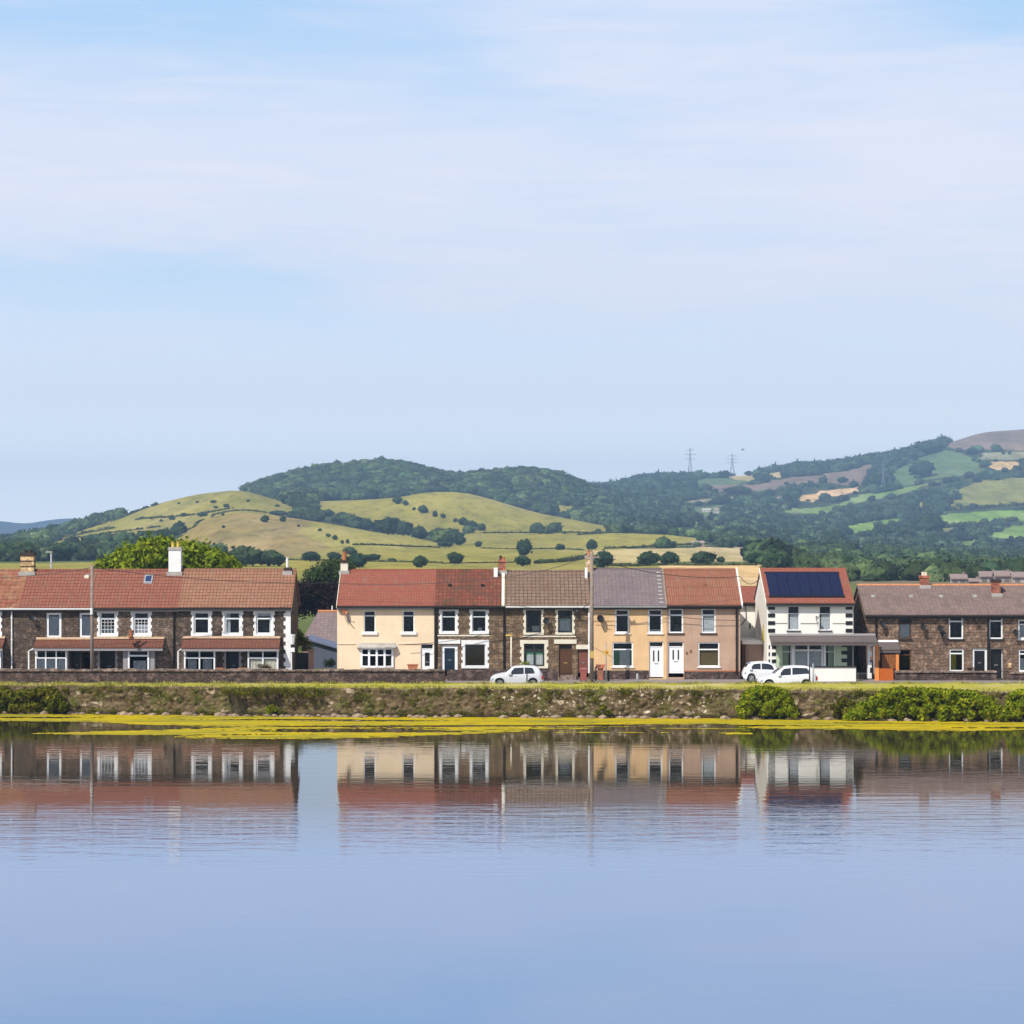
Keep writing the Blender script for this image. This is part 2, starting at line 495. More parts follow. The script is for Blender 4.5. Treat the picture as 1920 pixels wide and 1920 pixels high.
M['leaf_olive'] = m_leaf('olive_leaves', (0.25, 0.235, 0.022), (0.07, 0.095, 0.012), 1.2)
M['leaf_dark'] = m_leaf('dark_leaves', (0.045, 0.075, 0.03), (0.03, 0.045, 0.02), 1.0)
M['leaf_copper'] = m_leaf('copper_leaves', (0.022, 0.013, 0.015), (0.035, 0.022, 0.022), 1.0, 0.15)
M['leaf_grey'] = m_leaf('grey_green_leaves', (0.10, 0.15, 0.05), (0.055, 0.09, 0.035), 1.0)
M['leaf_red'] = m_leaf('reddish_leaves', (0.14, 0.06, 0.02), (0.08, 0.08, 0.02), 2.0)
M['canopyL'] = m_canopy('woodland_leaves', (0.036, 0.07, 0.027), (0.078, 0.115, 0.042), 8)
M['canopyR'] = m_canopy('distant_woodland_leaves', (0.028, 0.055, 0.032), (0.062, 0.10, 0.048), 10)
M['canopyT'] = m_canopy('field_tree_leaves', (0.022, 0.046, 0.022), (0.038, 0.066, 0.028), 5, False)
M['hedge'] = m_canopy('hedge_leaves', (0.045, 0.062, 0.018), (0.08, 0.09, 0.03), 5)

# ------------------------------------------------------------------ terrain
LINES = [  # (distance, [(px, py), ...])
    (185, 'z', 1.0), (260, 'z', 1.2), (350, 'z', 2.2),
    (600, [(0, 1064), (800, 1064), (1150, 1066), (1240, 1061), (1430, 1060), (1600, 1090), (1920, 1094)]),
    (900, [(0, 1050), (200, 1048), (340, 1040), (500, 1040), (700, 1042), (900, 1042), (1100, 1045), (1300, 1042), (1440, 1050), (1600, 1072), (1920, 1082)]),
    (1300, [(0, 1036), (150, 1018), (250, 1000), (330, 1000), (400, 967), (450, 961), (520, 968), (650, 987), (750, 1006), (850, 1016), (1000, 1014), (1150, 1010), (1300, 1014), (1450, 1035), (1700, 1050), (1920, 1062)]),
    (1480, [(0, 1034), (150, 1014), (250, 994), (330, 990), (400, 975), (450, 970), (520, 976), (650, 992), (750, 1004), (850, 1003), (1000, 1001), (1150, 999), (1300, 1004), (1450, 1026), (1700, 1043), (1920, 1056)]),
    (1850, [(0, 1026), (100, 1006), (150, 994), (210, 977), (290, 947), (370, 927), (450, 918), (540, 942), (600, 940), (700, 936), (755, 931), (800, 922), (860, 922), (900, 930), (1000, 960), (1100, 981), (1140, 990), (1200, 992), (1300, 995), (1500, 1012), (1700, 1024), (1920, 1036)]),
    (2050, [(0, 1028), (150, 1000), (290, 956), (450, 932), (540, 940), (700, 938), (860, 934), (1000, 965), (1140, 984), (1300, 982), (1500, 1000), (1700, 1008), (1920, 1018)]),
    (2500, [(0, 1024), (200, 1000), (300, 975), (400, 942), (455, 922), (520, 901), (580, 890), (700, 877), (740, 874), (790, 886), (860, 900), (900, 893), (970, 889), (1030, 896), (1080, 912), (1130, 934), (1200, 952), (1300, 962), (1500, 976), (1700, 976), (1920, 980)]),
    (2750, [(0, 1026), (300, 985), (455, 935), (700, 890), (860, 910), (970, 900), (1080, 922), (1130, 930), (1200, 938), (1300, 944), (1500, 950), (1700, 948), (1920, 940)]),
    (3700, [(0, 1020), (300, 990), (700, 920), (1000, 915), (1100, 916), (1130, 920), (1150, 920), (1200, 903), (1240, 899), (1300, 896), (1320, 898), (1400, 892), (1450, 888), (1500, 880), (1560, 874), (1640, 860), (1700, 853), (1740, 842), (1800, 826), (1840, 812), (1920, 807), (2100, 800)]),
    (4300, [(0, 1022), (700, 960), (1100, 930), (1300, 915), (1500, 900), (1920, 840)]),
    (4900, [(0, 1016), (1920, 1000)]),
    (5900, [(-300, 977), (0, 976), (45, 983), (90, 975), (130, 971), (175, 975), (260, 990), (500, 995), (1920, 1000)]),
    (6600, [(0, 1006), (1920, 1004)]),
]
LY = np.array([l[0] for l in LINES], float)


def line_Z(px):
    """heights on every control line for an array of px -> (nlines, n)"""
    out = []
    for l in LINES:
        if l[1] == 'z':
            out.append(np.full(len(px), l[2], float))
        else:
            a = np.array(l[1], float)
            py = np.interp(px, a[:, 0], a[:, 1])
            # smooth the polyline a little
            py = (py + np.interp(px - 18, a[:, 0], a[:, 1]) + np.interp(px + 18, a[:, 0], a[:, 1])) / 3
            out.append(CAMZ - (py - HOR) / F * l[0])
    return np.array(out)


def pchip(Zl, Yq):
    """Zl (k,n) on LY; Yq (m,) -> (m,n) monotone cubic"""
    h = np.diff(LY)[:, None]; d = np.diff(Zl, axis=0) / h
    m = np.zeros_like(Zl)
    w1 = 2 * h[1:] + h[:-1]; w2 = h[1:] + 2 * h[:-1]
    same = (d[:-1] * d[1:]) > 0
    with np.errstate(divide='ignore', invalid='ignore'):
        hm = (w1 + w2) / (w1 / d[:-1] + w2 / d[1:])
    m[1:-1] = np.where(same, hm, 0); m[0] = d[0]; m[-1] = d[-1]
    k = np.clip(np.searchsorted(LY, Yq) - 1, 0, len(LY) - 2)
    hh = (LY[k + 1] - LY[k])[:, None]; t = ((Yq - LY[k])[:, None]) / hh
    return ((1 + 2 * t) * (1 - t) ** 2 * Zl[k] + t * (1 - t) ** 2 * hh * m[k] + t * t * (3 - 2 * t) * Zl[k + 1] + t * t * (t - 1) * hh * m[k + 1])


PX = np.arange(-900, 2851, 3.0)
YR = np.unique(np.concatenate([np.linspace(172, 350, 12), np.linspace(350, 600, 14), np.linspace(600, 1300, 70), np.linspace(1300, 2050, 110),
                               np.linspace(2050, 2750, 60), np.linspace(2750, 3700, 120), np.linspace(3700, 4900, 16), np.linspace(4900, 6600, 26)]))
YRc = np.clip(YR, 185, None)
TZ = pchip(line_Z(PX), YRc)
# small rolling relief, fading in beyond the houses
gx = PX[None, :] / F * YR[:, None]; gy = np.repeat(YR[:, None], len(PX), 1)
rel = (np.sin(gx / 61 + gy / 97) + np.sin(gx / 37 - gy / 71 + 1.3) * 0.6 + np.sin(gx / 19 + gy / 43 + 2.1) * 0.3)
TZ = TZ + rel * 0.45 * np.clip((gy - 600) / 500, 0, 1)


def t_idx(px, Y):
    i = np.clip(np.interp(px, PX, np.arange(len(PX))), 0, len(PX) - 1.001)
    j = np.clip(np.interp(Y, YR, np.arange(len(YR))), 0, len(YR) - 1.001)
    i0 = np.floor(i).astype(int); j0 = np.floor(j).astype(int); fi = i - i0; fj = j - j0
    return (TZ[j0, i0] * (1 - fi) * (1 - fj) + TZ[j0, i0 + 1] * fi * (1 - fj) + TZ[j0 + 1, i0] * (1 - fi) * fj + TZ[j0 + 1, i0 + 1] * fi * fj)


TPY = HOR + (CAMZ - TZ) / YR[:, None] * F      # picture row of every terrain vertex
VIS = TPY <= np.minimum.accumulate(TPY, axis=0) + 1.0


def hit(px, py, ymin=200):
    """ground point seen at a picture position"""
    col = TPY[:, int(np.clip(round((px - PX[0]) / 3), 0, len(PX) - 1))]
    for j in range(1, len(YR)):
        if YR[j] > ymin and col[j] <= py:
            a, b = col[j - 1], col[j]
            f = 0 if a == b else np.clip((a - py) / (a - b), 0, 1)
            Y = YR[j - 1] + (YR[j] - YR[j - 1]) * f
            return float(Y)
    return 3700.0


def gpt(px, Y):
    return Vector(((px - 960) / F * Y, Y, float(t_idx(np.array([px]), np.array([Y]))[0])))


def inpoly(x, y, poly):
    r = np.zeros(x.shape, bool); n = len(poly)
    for i in range(n):
        x1, y1 = poly[i]; x2, y2 = poly[(i + 1) % n]
        if y1 == y2: continue
        c = ((y1 > y) != (y2 > y)) & (x < (x2 - x1) * (y - y1) / (y2 - y1) + x1)
        r ^= c
    return r


OL = (0.35, 0.30, 0.055); OL2 = (0.385, 0.33, 0.065); BR = (0.36, 0.265, 0.08); TAN = (0.58, 0.45, 0.20); WH = (0.80, 0.52, 0.24)
GR = (0.22, 0.33, 0.075); GR2 = (0.15, 0.22, 0.085); HEATH = (0.28, 0.2, 0.15); OLR = (0.31, 0.30, 0.075); GB = (0.24, 0.38, 0.06)
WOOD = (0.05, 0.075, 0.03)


def z4(pts): return [(x / 5.053 + 1180, y / 5.053 + 800) for x, y in pts]
def z5(pts): return [(x / 4.571 + 1500, y / 4.571 + 780) for x, y in pts]


FIELDS = [  # colour, farm clearing first
    (GR2, [(1290, 971), (1298, 952), (1356, 947), (1358, 964), (1328, 970)], (1900, 4000)),
    (GR2, [(1450, 945), (1455, 930), (1472, 930), (1470, 946)], (1900, 4000)),
    # colour, polygon, (min distance, max distance)
    (OL, [(-520, 1100), (-520, 1060), (0, 1056), (600, 1052), (1240, 1056), (1240, 1075), (1240, 1110)], (172, 1000)),
    (WH, [(1236, 1200), (1236, 1061), (1300, 1060), (1425, 1058), (1425, 1200)], (172, 640)),
    (OL, [(60, 1030), (130, 1003), (210, 975), (290, 940), (370, 920), (455, 912), (500, 925), (560, 952), (540, 975), (440, 975), (345, 1000), (330, 1004), (200, 1024), (120, 1034)], (1250, 2020)),
    (BR, [(330, 1012), (400, 950), (470, 950), (520, 955), (600, 970), (640, 1000), (700, 1062), (440, 1062), (430, 1045), (340, 1030)], (640, 1480)),
    (OL2, [(600, 970), (650, 978), (750, 1000), (850, 1026), (850, 1045), (640, 1035), (560, 1000)], (640, 1480)),
    (OL, [(590, 928), (765, 928), (800, 960), (890, 986), (900, 1000), (780, 999), (640, 976), (590, 950)], (1480, 2020)),
    (OL2, [(750, 940), (770, 915), (880, 915), (1000, 950), (1100, 975), (1150, 990), (1150, 998), (900, 998), (880, 985), (800, 960)], (1300, 2020)),
    (OL, [(430, 1064), (620, 1030), (820, 1026), (880, 1000), (1140, 998), (1200, 1010), (1130, 1062)], (640, 1480)),
    (OL2, [(1090, 1003), (1190, 999), (1240, 1000), (1320, 1012), (1330, 1021), (1280, 1024), (1090, 1030)], (900, 1480)),
    (TAN, [(1100, 1032), (1325, 1026), (1420, 1026), (1450, 1034), (1400, 1040), (1395, 1052), (1100, 1056)], (600, 1300)),
    (HEATH, z5([(1210, 270), (1340, 190), (1500, 130), (2300, 80), (2300, 290), (1600, 290), (1400, 285)]), (2400, 4000)),
    ((0.32, 0.32, 0.17), z5([(1520, 375), (1580, 320), (2200, 290), (2200, 370)]), (2400, 4000)),
    (WH, z5([(1620, 430), (1640, 395), (1900, 390), (1880, 425), (1800, 460), (1650, 460)]), (2400, 4000)),
    (GR2, z5([(990, 370), (1200, 290), (1340, 300), (1500, 380), (1600, 480), (1340, 520), (1150, 540), (800, 620), (780, 480), (950, 400)]), (2000, 4000)),
    (HEATH, z5([(-300, 560), (0, 520), (400, 470), (640, 400), (600, 480), (520, 600), (420, 600), (200, 565), (0, 590)]), (2000, 4000)),
    (WH, z5([(-20, 690), (300, 625), (500, 612), (490, 655), (180, 705), (90, 742), (-20, 725)]), (1800, 4000)),
    (GR, z5([(0, 800), (330, 760), (500, 680), (800, 640), (1000, 590), (1300, 540), (1050, 600), (1010, 640), (690, 700), (520, 740), (330, 780), (310, 840), (-150, 830), (-100, 780)]), (1500, 4000)),
    (OLR, z5([(1340, 630), (1550, 555), (2300, 490), (2300, 740), (1500, 765), (1230, 780), (1350, 700)]), (1500, 4000)),
    ((0.38, 0.36, 0.10), z5([(980, 750), (1000, 730), (1100, 725), (1080, 795), (1000, 795)]), (1500, 4000)),
    (GB, z5([(1170, 850), (1500, 820), (2300, 790), (2300, 920), (1700, 895), (1500, 930), (1250, 935), (1190, 950)]), (1500, 4000)),
    (GB, z5([(150, 985), (500, 920), (880, 860), (860, 900), (640, 950), (600, 990), (400, 1005), (330, 980)]), (1200, 4000)),
    (GB, z5([(1600, 1020), (1880, 930), (2300, 930), (2300, 1100), (1840, 1105), (1850, 1055), (1600, 1045)]), (1000, 4000)),
    (GR, z5([(1230, 1100), (1600, 1045), (1590, 1070), (1450, 1115)]), (1000, 4000)),
    (GR2, z5([(0, 1060), (220, 1060), (200, 1105), (100, 1100)]), (1000, 4000)),
    (GR2, z4([(610, 500), (840, 480), (1000, 500), (1180, 520), (870, 560), (640, 560)]), (2000, 4000)),
    (TAN, z4([(850, 472), (1220, 445), (1220, 490), (1140, 515), (960, 492)]), (2400, 4000)),
    (TAN, z4([(1290, 445), (1530, 415), (1530, 475), (1380, 490), (1290, 485)]), (2400, 4000)),
    (HEATH, z4([(770, 560), (1000, 545), (1230, 545), (1400, 500), (1500, 540), (1450, 590), (1280, 610), (1180, 610), (1000, 575), (830, 630), (790, 640)]), (2000, 4000)),
    ((0.36, 0.32, 0.2), z4([(440, 715), (700, 675), (1180, 655), (1150, 685), (700, 710), (460, 740)]), (1500, 4000)),
    ((0.33, 0.32, 0.2), z4([(360, 825), (500, 850), (550, 905), (450, 945), (470, 880)]), (1500, 4000)),
    (GR, z4([(560, 905), (740, 910), (960, 975), (900, 1000), (700, 975), (570, 945)]), (1300, 4000)),
    (GR, z4([(290, 985), (400, 945), (500, 955), (660, 990), (640, 1025), (500, 1005), (300, 1000)]), (1300, 4000)),
    (GR, z4([(830, 860), (1080, 870), (1060, 895), (840, 895)]), (1300, 4000)),
    (GR2, z4([(0, 835), (80, 850), (80, 885), (0, 885)]), (1500, 4000)),
    (OLR, z4([(1165, 885), (1260, 895), (1245, 930), (1180, 925)]), (1300, 4000)),
    (GR, z4([(1470, 1035), (1660, 1045), (1640, 1070), (1530, 1085)]), (1000, 4000)),
    (GR2, z4([(1270, 1140), (1600, 1160), (1580, 1190), (1400, 1190)]), (700, 4000)),
    (GR2, z5([(430, 1055), (600, 1040), (595, 1110), (540, 1125)]), (700, 4000)),
    (GR, z5([(700, 1120), (980, 1095), (1000, 1125), (760, 1160)]), (700, 4000)),
    (OLR, z5([(1180, 960), (1350, 945), (1340, 975), (1200, 990)]), (1000, 4000)),
    (OL, [(1040, 942), (1080, 950), (1075, 962), (1030, 958)], (1900, 4000)),
]

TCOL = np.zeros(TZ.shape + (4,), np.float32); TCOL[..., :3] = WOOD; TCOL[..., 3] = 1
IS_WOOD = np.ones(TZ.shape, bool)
pxg = np.repeat(PX[None, :], len(YR), 0)
# nudge the look-up so that field edges are not ruler-straight
jx = pxg + 3.0 * np.sin(gx / 9.0 + gy / 23.0) + 2.0 * np.sin(gx / 4.1 - gy / 11.0)
jy = TPY + 0.8 * np.sin(gx / 13.0 + gy / 31.0)
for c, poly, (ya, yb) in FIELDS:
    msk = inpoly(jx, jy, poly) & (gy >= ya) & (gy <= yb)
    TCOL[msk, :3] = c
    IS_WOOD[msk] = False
near = (gy < 575) | ((gy < 790) & (pxg < 1432))
TCOL[near & IS_WOOD, :3] = (0.14, 0.17, 0.05)
IS_WOOD[near] = False
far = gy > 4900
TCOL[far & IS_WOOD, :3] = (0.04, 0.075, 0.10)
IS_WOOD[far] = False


def m_terrain():
    m, t, p = mat_base('fields', 0.95, 0.05)
    at_ = N(t, 'ShaderNodeVertexColor', layer_name='col')
    g = N(t, 'ShaderNodeNewGeometry').outputs['Position']
    mp = N(t, 'ShaderNodeMapping'); mp.inputs['Scale'].default_value = (1.0, 0.22, 1.0); t.links.new(g, mp.inputs[0])
    hs = N(t, 'ShaderNodeHueSaturation'); t.links.new(at_.outputs[0], hs.inputs['Color'])
    hs.inputs['Value'].default_value = 0.62; hs.inputs['Hue'].default_value = 0.515
    o, _, _ = noise_mix(t, at_.outputs[0], hs.outputs[0], 0.035, 8, 0.42, 0.62, mp.outputs[0], 0.75)
    hs2 = N(t, 'ShaderNodeHueSaturation'); t.links.new(o, hs2.inputs['Color'])
    hs2.inputs['Value'].default_value = 1.22; hs2.inputs['Saturation'].default_value = 0.85; hs2.inputs['Hue'].default_value = 0.49
    o2, n, _ = noise_mix(t, o, hs2.outputs[0], 0.012, 5, 0.5, 0.66, mp.outputs[0])
    hs3 = N(t, 'ShaderNodeHueSaturation'); t.links.new(o2, hs3.inputs['Color']); hs3.inputs['Value'].default_value = 0.5
    o2, _, _ = noise_mix(t, o2, hs3.outputs[0], 0.16, 6, 0.5, 0.72, mp.outputs[0], 0.7)
    o3, _, _ = noise_mix(t, o2, (0.36, 0.26, 0.10), 0.02, 8, 0.56, 0.75, mp.outputs[0], 0.7)
    mx = N(t, 'ShaderNodeMix', data_type='RGBA'); mx.inputs[0].default_value = 0.5; t.links.new(o2, mx.inputs[6]); t.links.new(o3, mx.inputs[7])
    t.links.new(mx.outputs[2], p.inputs['Base Color'])
    bump(t, p, n, 1.0, 0.6)
    return m


nx, ny = len(PX), len(YR)
TV = np.stack([(pxg - 960) / F * gy, gy, TZ], -1).reshape(-1, 3)
ii = (np.arange(ny - 1)[:, None] * nx + np.arange(nx - 1)[None, :]).ravel()
TF = np.stack([ii, ii + 1, ii + nx + 1, ii + nx], 1)
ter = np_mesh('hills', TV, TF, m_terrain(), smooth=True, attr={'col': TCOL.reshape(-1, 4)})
structure(ter)

# ---- ground sheet under the village, lake, verge, road
def sheet(name, rows, mat, x0=-75, x1=75, kind='structure'):
    mb = MB()
    for (ya, za), (yb, zb) in zip(rows[:-1], rows[1:]):
        mb.quad((x0, ya, za), (x1, ya, za), (x1, yb, zb), (x0, yb, zb))
    return structure(mb.build(name, mat), kind)


def m_ground():
    m, t, p = mat_base('rough_ground', 0.95, 0.05)
    o, _, _ = noise_mix(t, (0.15, 0.13, 0.06), (0.2, 0.17, 0.12), 0.4, 5, vec=obj_vec(t)); t.links.new(o, p.inputs['Base Color'])
    return m


sheet('ground', [(151, -1.0), (156.5, 0.99), (171.9, 0.99), (900, 0.95)], m_ground(), -500, 500)
sheet('road', [(157.6, 1.08), (164.9, 1.08)], M['asphalt'], -300, 300)
kb = MB(); kb.box(-300, 300, 164.9, 169.95, 1.0, 1.2); structure(kb.build('pavement', M['pavement']))
# road centre marks
rm = MB()
for k in range(-20, 20):
    rm.box(k * 6.0, k * 6.0 + 3.0, 161.2, 161.3, 1.083, 1.086)
structure(rm.build('road_markings', M['white']))


def wall_y(x):
    """shore line of the lake: slightly nearer on the right"""
    return 149.6 - 0.095 * x + 0.35 * math.sin(x / 7.0)


def m_verge():
    m, t, p = mat_base('verge_grass', 0.95, 0.05)
    v = obj_vec(t)
    o, _, _ = noise_mix(t, (0.44, 0.39, 0.07), (0.34, 0.32, 0.03), 0.6, 6, vec=v)
    o2, n, _ = noise_mix(t, o, (0.50, 0.42, 0.2), 0.25, 5, 0.5, 0.65, v)
    t.links.new(o2, p.inputs['Base Color']); bump(t, p, n, 0.05, 1)
    return m


def build_verge():
    mb = MB(); xs = np.arange(-120, 120.1, 0.5)
    prof = []
    for x in xs:
        y0 = wall_y(x)
        h = 1.80 + 0.06 * mnoise.noise((x * 0.4, 0, 0)) + 0.05 * mnoise.noise((x * 1.7, 3, 0))
        prof.append([(x, y0 + 0.35, h - 0.05), (x, y0 + 2.0, h), (x, 155.4, h), (x, 156.6, 1.3), (x, 157.6, 1.02)])
    for a, b in zip(prof[:-1], prof[1:]):
        for k in range(4):
            mb.quad(a[k], b[k], b[k + 1], a[k + 1])
    o = structure(mb.build('grass_verge', m_verge(), smooth=True))
    # tufts along the edges
    n = 16000
    x = RNG.uniform(-45, 45, n)
    wy = 149.6 - 0.095 * x + 0.35 * np.sin(x / 7.0)
    back = RNG.random(n) < 0.45
    y = np.where(back, 155.4 - RNG.random(n) * 0.6, wy + 0.3 + RNG.random(n) * 1.8)
    z = 1.72 + np.zeros(n); h = RNG.uniform(0.06, 0.2, n) * (0.7 + 0.6 * np.sin(x * 0.9) ** 2); a = RNG.uniform(0, math.pi, n); w = RNG.uniform(0.02, 0.06, n)
    dx, dy = np.cos(a) * w, np.sin(a) * w
    lx, ly = RNG.normal(0, 0.05, n), RNG.normal(0, 0.05, n)
    V = np.stack([np.stack([x - dx, y - dy, z], -1), np.stack([x + dx, y + dy, z], -1), np.stack([x + lx, y + ly, z + 0.06 + h], -1)], 1).reshape(-1, 3)
    t = np_mesh('verge_tufts', V, np.arange(3 * n).reshape(-1, 3), m_leaf('tuft_leaves', (0.42, 0.42, 0.05), (0.5, 0.44, 0.16), 0.5))
    structure(t, 'stuff')


build_verge()


def m_lakewall():
    m, t, p = mat_base('lake_wall_stone', 0.95, 0.1)
    v = obj_vec(t)
    mp = N(t, 'ShaderNodeMapping'); mp.inputs['Scale'].default_value = (1.0, 1.0, 1.7); t.links.new(v, mp.inputs[0])
    vo = N(t, 'ShaderNodeTexVoronoi'); vo.inputs['Scale'].default_value = 2.6; vo.inputs['Randomness'].default_value = 1.0
    t.links.new(mp.outputs[0], vo.inputs['Vector'])
    sx = N(t, 'ShaderNodeSeparateColor'); t.links.new(vo.outputs['Color'], sx.inputs[0])
    ra = N(t, 'ShaderNodeValToRGB'); cr = ra.color_ramp
    cr.elements[0].color = (0.075, 0.052, 0.028, 1); cr.elements[1].color = (0.5, 0.41, 0.3, 1); cr.elements[1].position = 1.0
    e = cr.elements.new(0.5); e.color = (0.125, 0.088, 0.05, 1)
    e = cr.elements.new(0.86); e.color = (0.15, 0.108, 0.065, 1)
    e = cr.elements.new(0.92); e.color = (0.26, 0.2, 0.135, 1)
    t.links.new(sx.outputs[0], ra.inputs[0])
    o, _, _ = noise_mix(t, ra.outputs[0], (0.105, 0.076, 0.036), 0.55, 6, 0.42, 0.6, v)       # earth and ochre render over the stones
    o, _, _ = noise_mix(t, o, (0.05, 0.036, 0.018), 2.6, 6, 0.5, 0.72, v)
    o, _, _ = noise_mix(t, o, (0.08, 0.085, 0.016), 0.7, 6, 0.5, 0.64, v)                    # moss
    o, _, _ = noise_mix(t, o, (0.27, 0.20, 0.11), 6.0, 4, 0.54, 0.72, v)
    s = N(t, 'ShaderNodeSeparateXYZ'); t.links.new(v, s.inputs[0])
    # limewash-pale splashes on the middle stretch
    ws = N(t, 'ShaderNodeTexNoise'); ws.inputs['Scale'].default_value = 3.6; ws.inputs['Detail'].default_value = 3; t.links.new(v, ws.inputs['Vector'])
    w1 = N(t, 'ShaderNodeMapRange'); w1.inputs['From Min'].default_value = 0.62; w1.inputs['From Max'].default_value = 0.67; t.links.new(ws.outputs['Fac'], w1.inputs['Value'])
    w2 = N(t, 'ShaderNodeMath', operation='COMPARE'); w2.inputs[1].default_value = 6.0; w2.inputs[2].default_value = 7.5; t.links.new(s.outputs['X'], w2.inputs[0])
    w3 = N(t, 'ShaderNodeMath', operation='MULTIPLY'); t.links.new(w1.outputs[0], w3.inputs[0]); t.links.new(w2.outputs[0], w3.inputs[1])
    wx = N(t, 'ShaderNodeMix', data_type='RGBA'); t.links.new(w3.outputs[0], wx.inputs[0]); t.links.new(o, wx.inputs[6]); wx.inputs[7].default_value = (0.55, 0.5, 0.4, 1); o = wx.outputs[2]
    # dark wet foot
    n2 = N(t, 'ShaderNodeTexNoise'); n2.inputs['Scale'].default_value = 3; t.links.new(v, n2.inputs['Vector'])
    ad = N(t, 'ShaderNodeMath', operation='MULTIPLY_ADD'); t.links.new(n2.outputs['Fac'], ad.inputs[0]); ad.inputs[1].default_value = -0.4; t.links.new(s.outputs['Z'], ad.inputs[2])
    r = N(t, 'ShaderNodeMapRange'); r.inputs['From Min'].default_value = -0.05; r.inputs['From Max'].default_value = 0.1
    t.links.new(ad.outputs[0], r.inputs['Value'])
    mx = N(t, 'ShaderNodeMix', data_type='RGBA'); t.links.new(r.outputs[0], mx.inputs[0]); mx.inputs[6].default_value = (0.05, 0.035, 0.02, 1); t.links.new(o, mx.inputs[7])
    t.links.new(mx.outputs[2], p.inputs['Base Color'])
    bump(t, p, vo.outputs['Distance'], 0.1, 0.8)
    return m


def build_lakewall():
    xs = np.arange(-85, 85.01, 0.09); zs = np.arange(-0.4, 1.83, 0.09)
    V = []; nz = len(zs)
    for x in xs:
        y0 = wall_y(x)
        top = 1.80 + 0.06 * mnoise.noise((x * 0.4, 0, 0)) + 0.07 * mnoise.noise((x * 2.3, 7, 0))
        for z in zs:
            q = Vector((x * 2.2, z * 3.6, 0.0))
            d = mnoise.voronoi(q)[0]
            f = 0.20 * (d[1] - d[0]) + 0.16 * mnoise.noise((x * 0.7, z, 4)) + 0.10 * mnoise.noise((x * 3.1, z * 3, 9))
            V.append((x, y0 - 0.1 - f + 0.10 * z - (0.28 * max(0, 0.35 - z)), min(z, top) if z < 1.7 else top))
        V.append((x, y0 + 0.9, top - 0.03))
    nz += 1
    nxw = len(xs)
    i = (np.arange(nxw - 1)[:, None] * nz + np.arange(nz - 1)[None, :]).ravel()
    Fq = np.stack([i, i + nz, i + nz + 1, i + 1], 1)
    o = np_mesh('lakeside_wall', np.array(V), Fq, m_lakewall())
    tag(o, 'long rough stone retaining wall rising from the lake edge', 'stone wall')
    # loose stones at its foot
    st = m_plain('shore_stone', (0.36, 0.27, 0.19), 0.95, 0.5, 1.5)
    mb = MB()
    bm = bmesh.new()
    for k in range(170):
        x = random.uniform(-36, 36); r = random.uniform(0.08, 0.26)
        res = bmesh.ops.create_icosphere(bm, subdivisions=1, radius=r)
        c = Vector((x, wall_y(x) - 0.45 - random.uniform(0, 0.35), random.uniform(0.0, 0.1)))
        for v in res['verts']:
            v.co = Vector((v.co.x * random.uniform(1.0, 1.9), v.co.y, v.co.z * random.uniform(0.6, 0.9))) + c
    me = bpy.data.meshes.new('shore_stones'); bm.to_mesh(me); bm.free()
    structure(link_mesh('shore_stones', me, st), 'stuff')


build_lakewall()


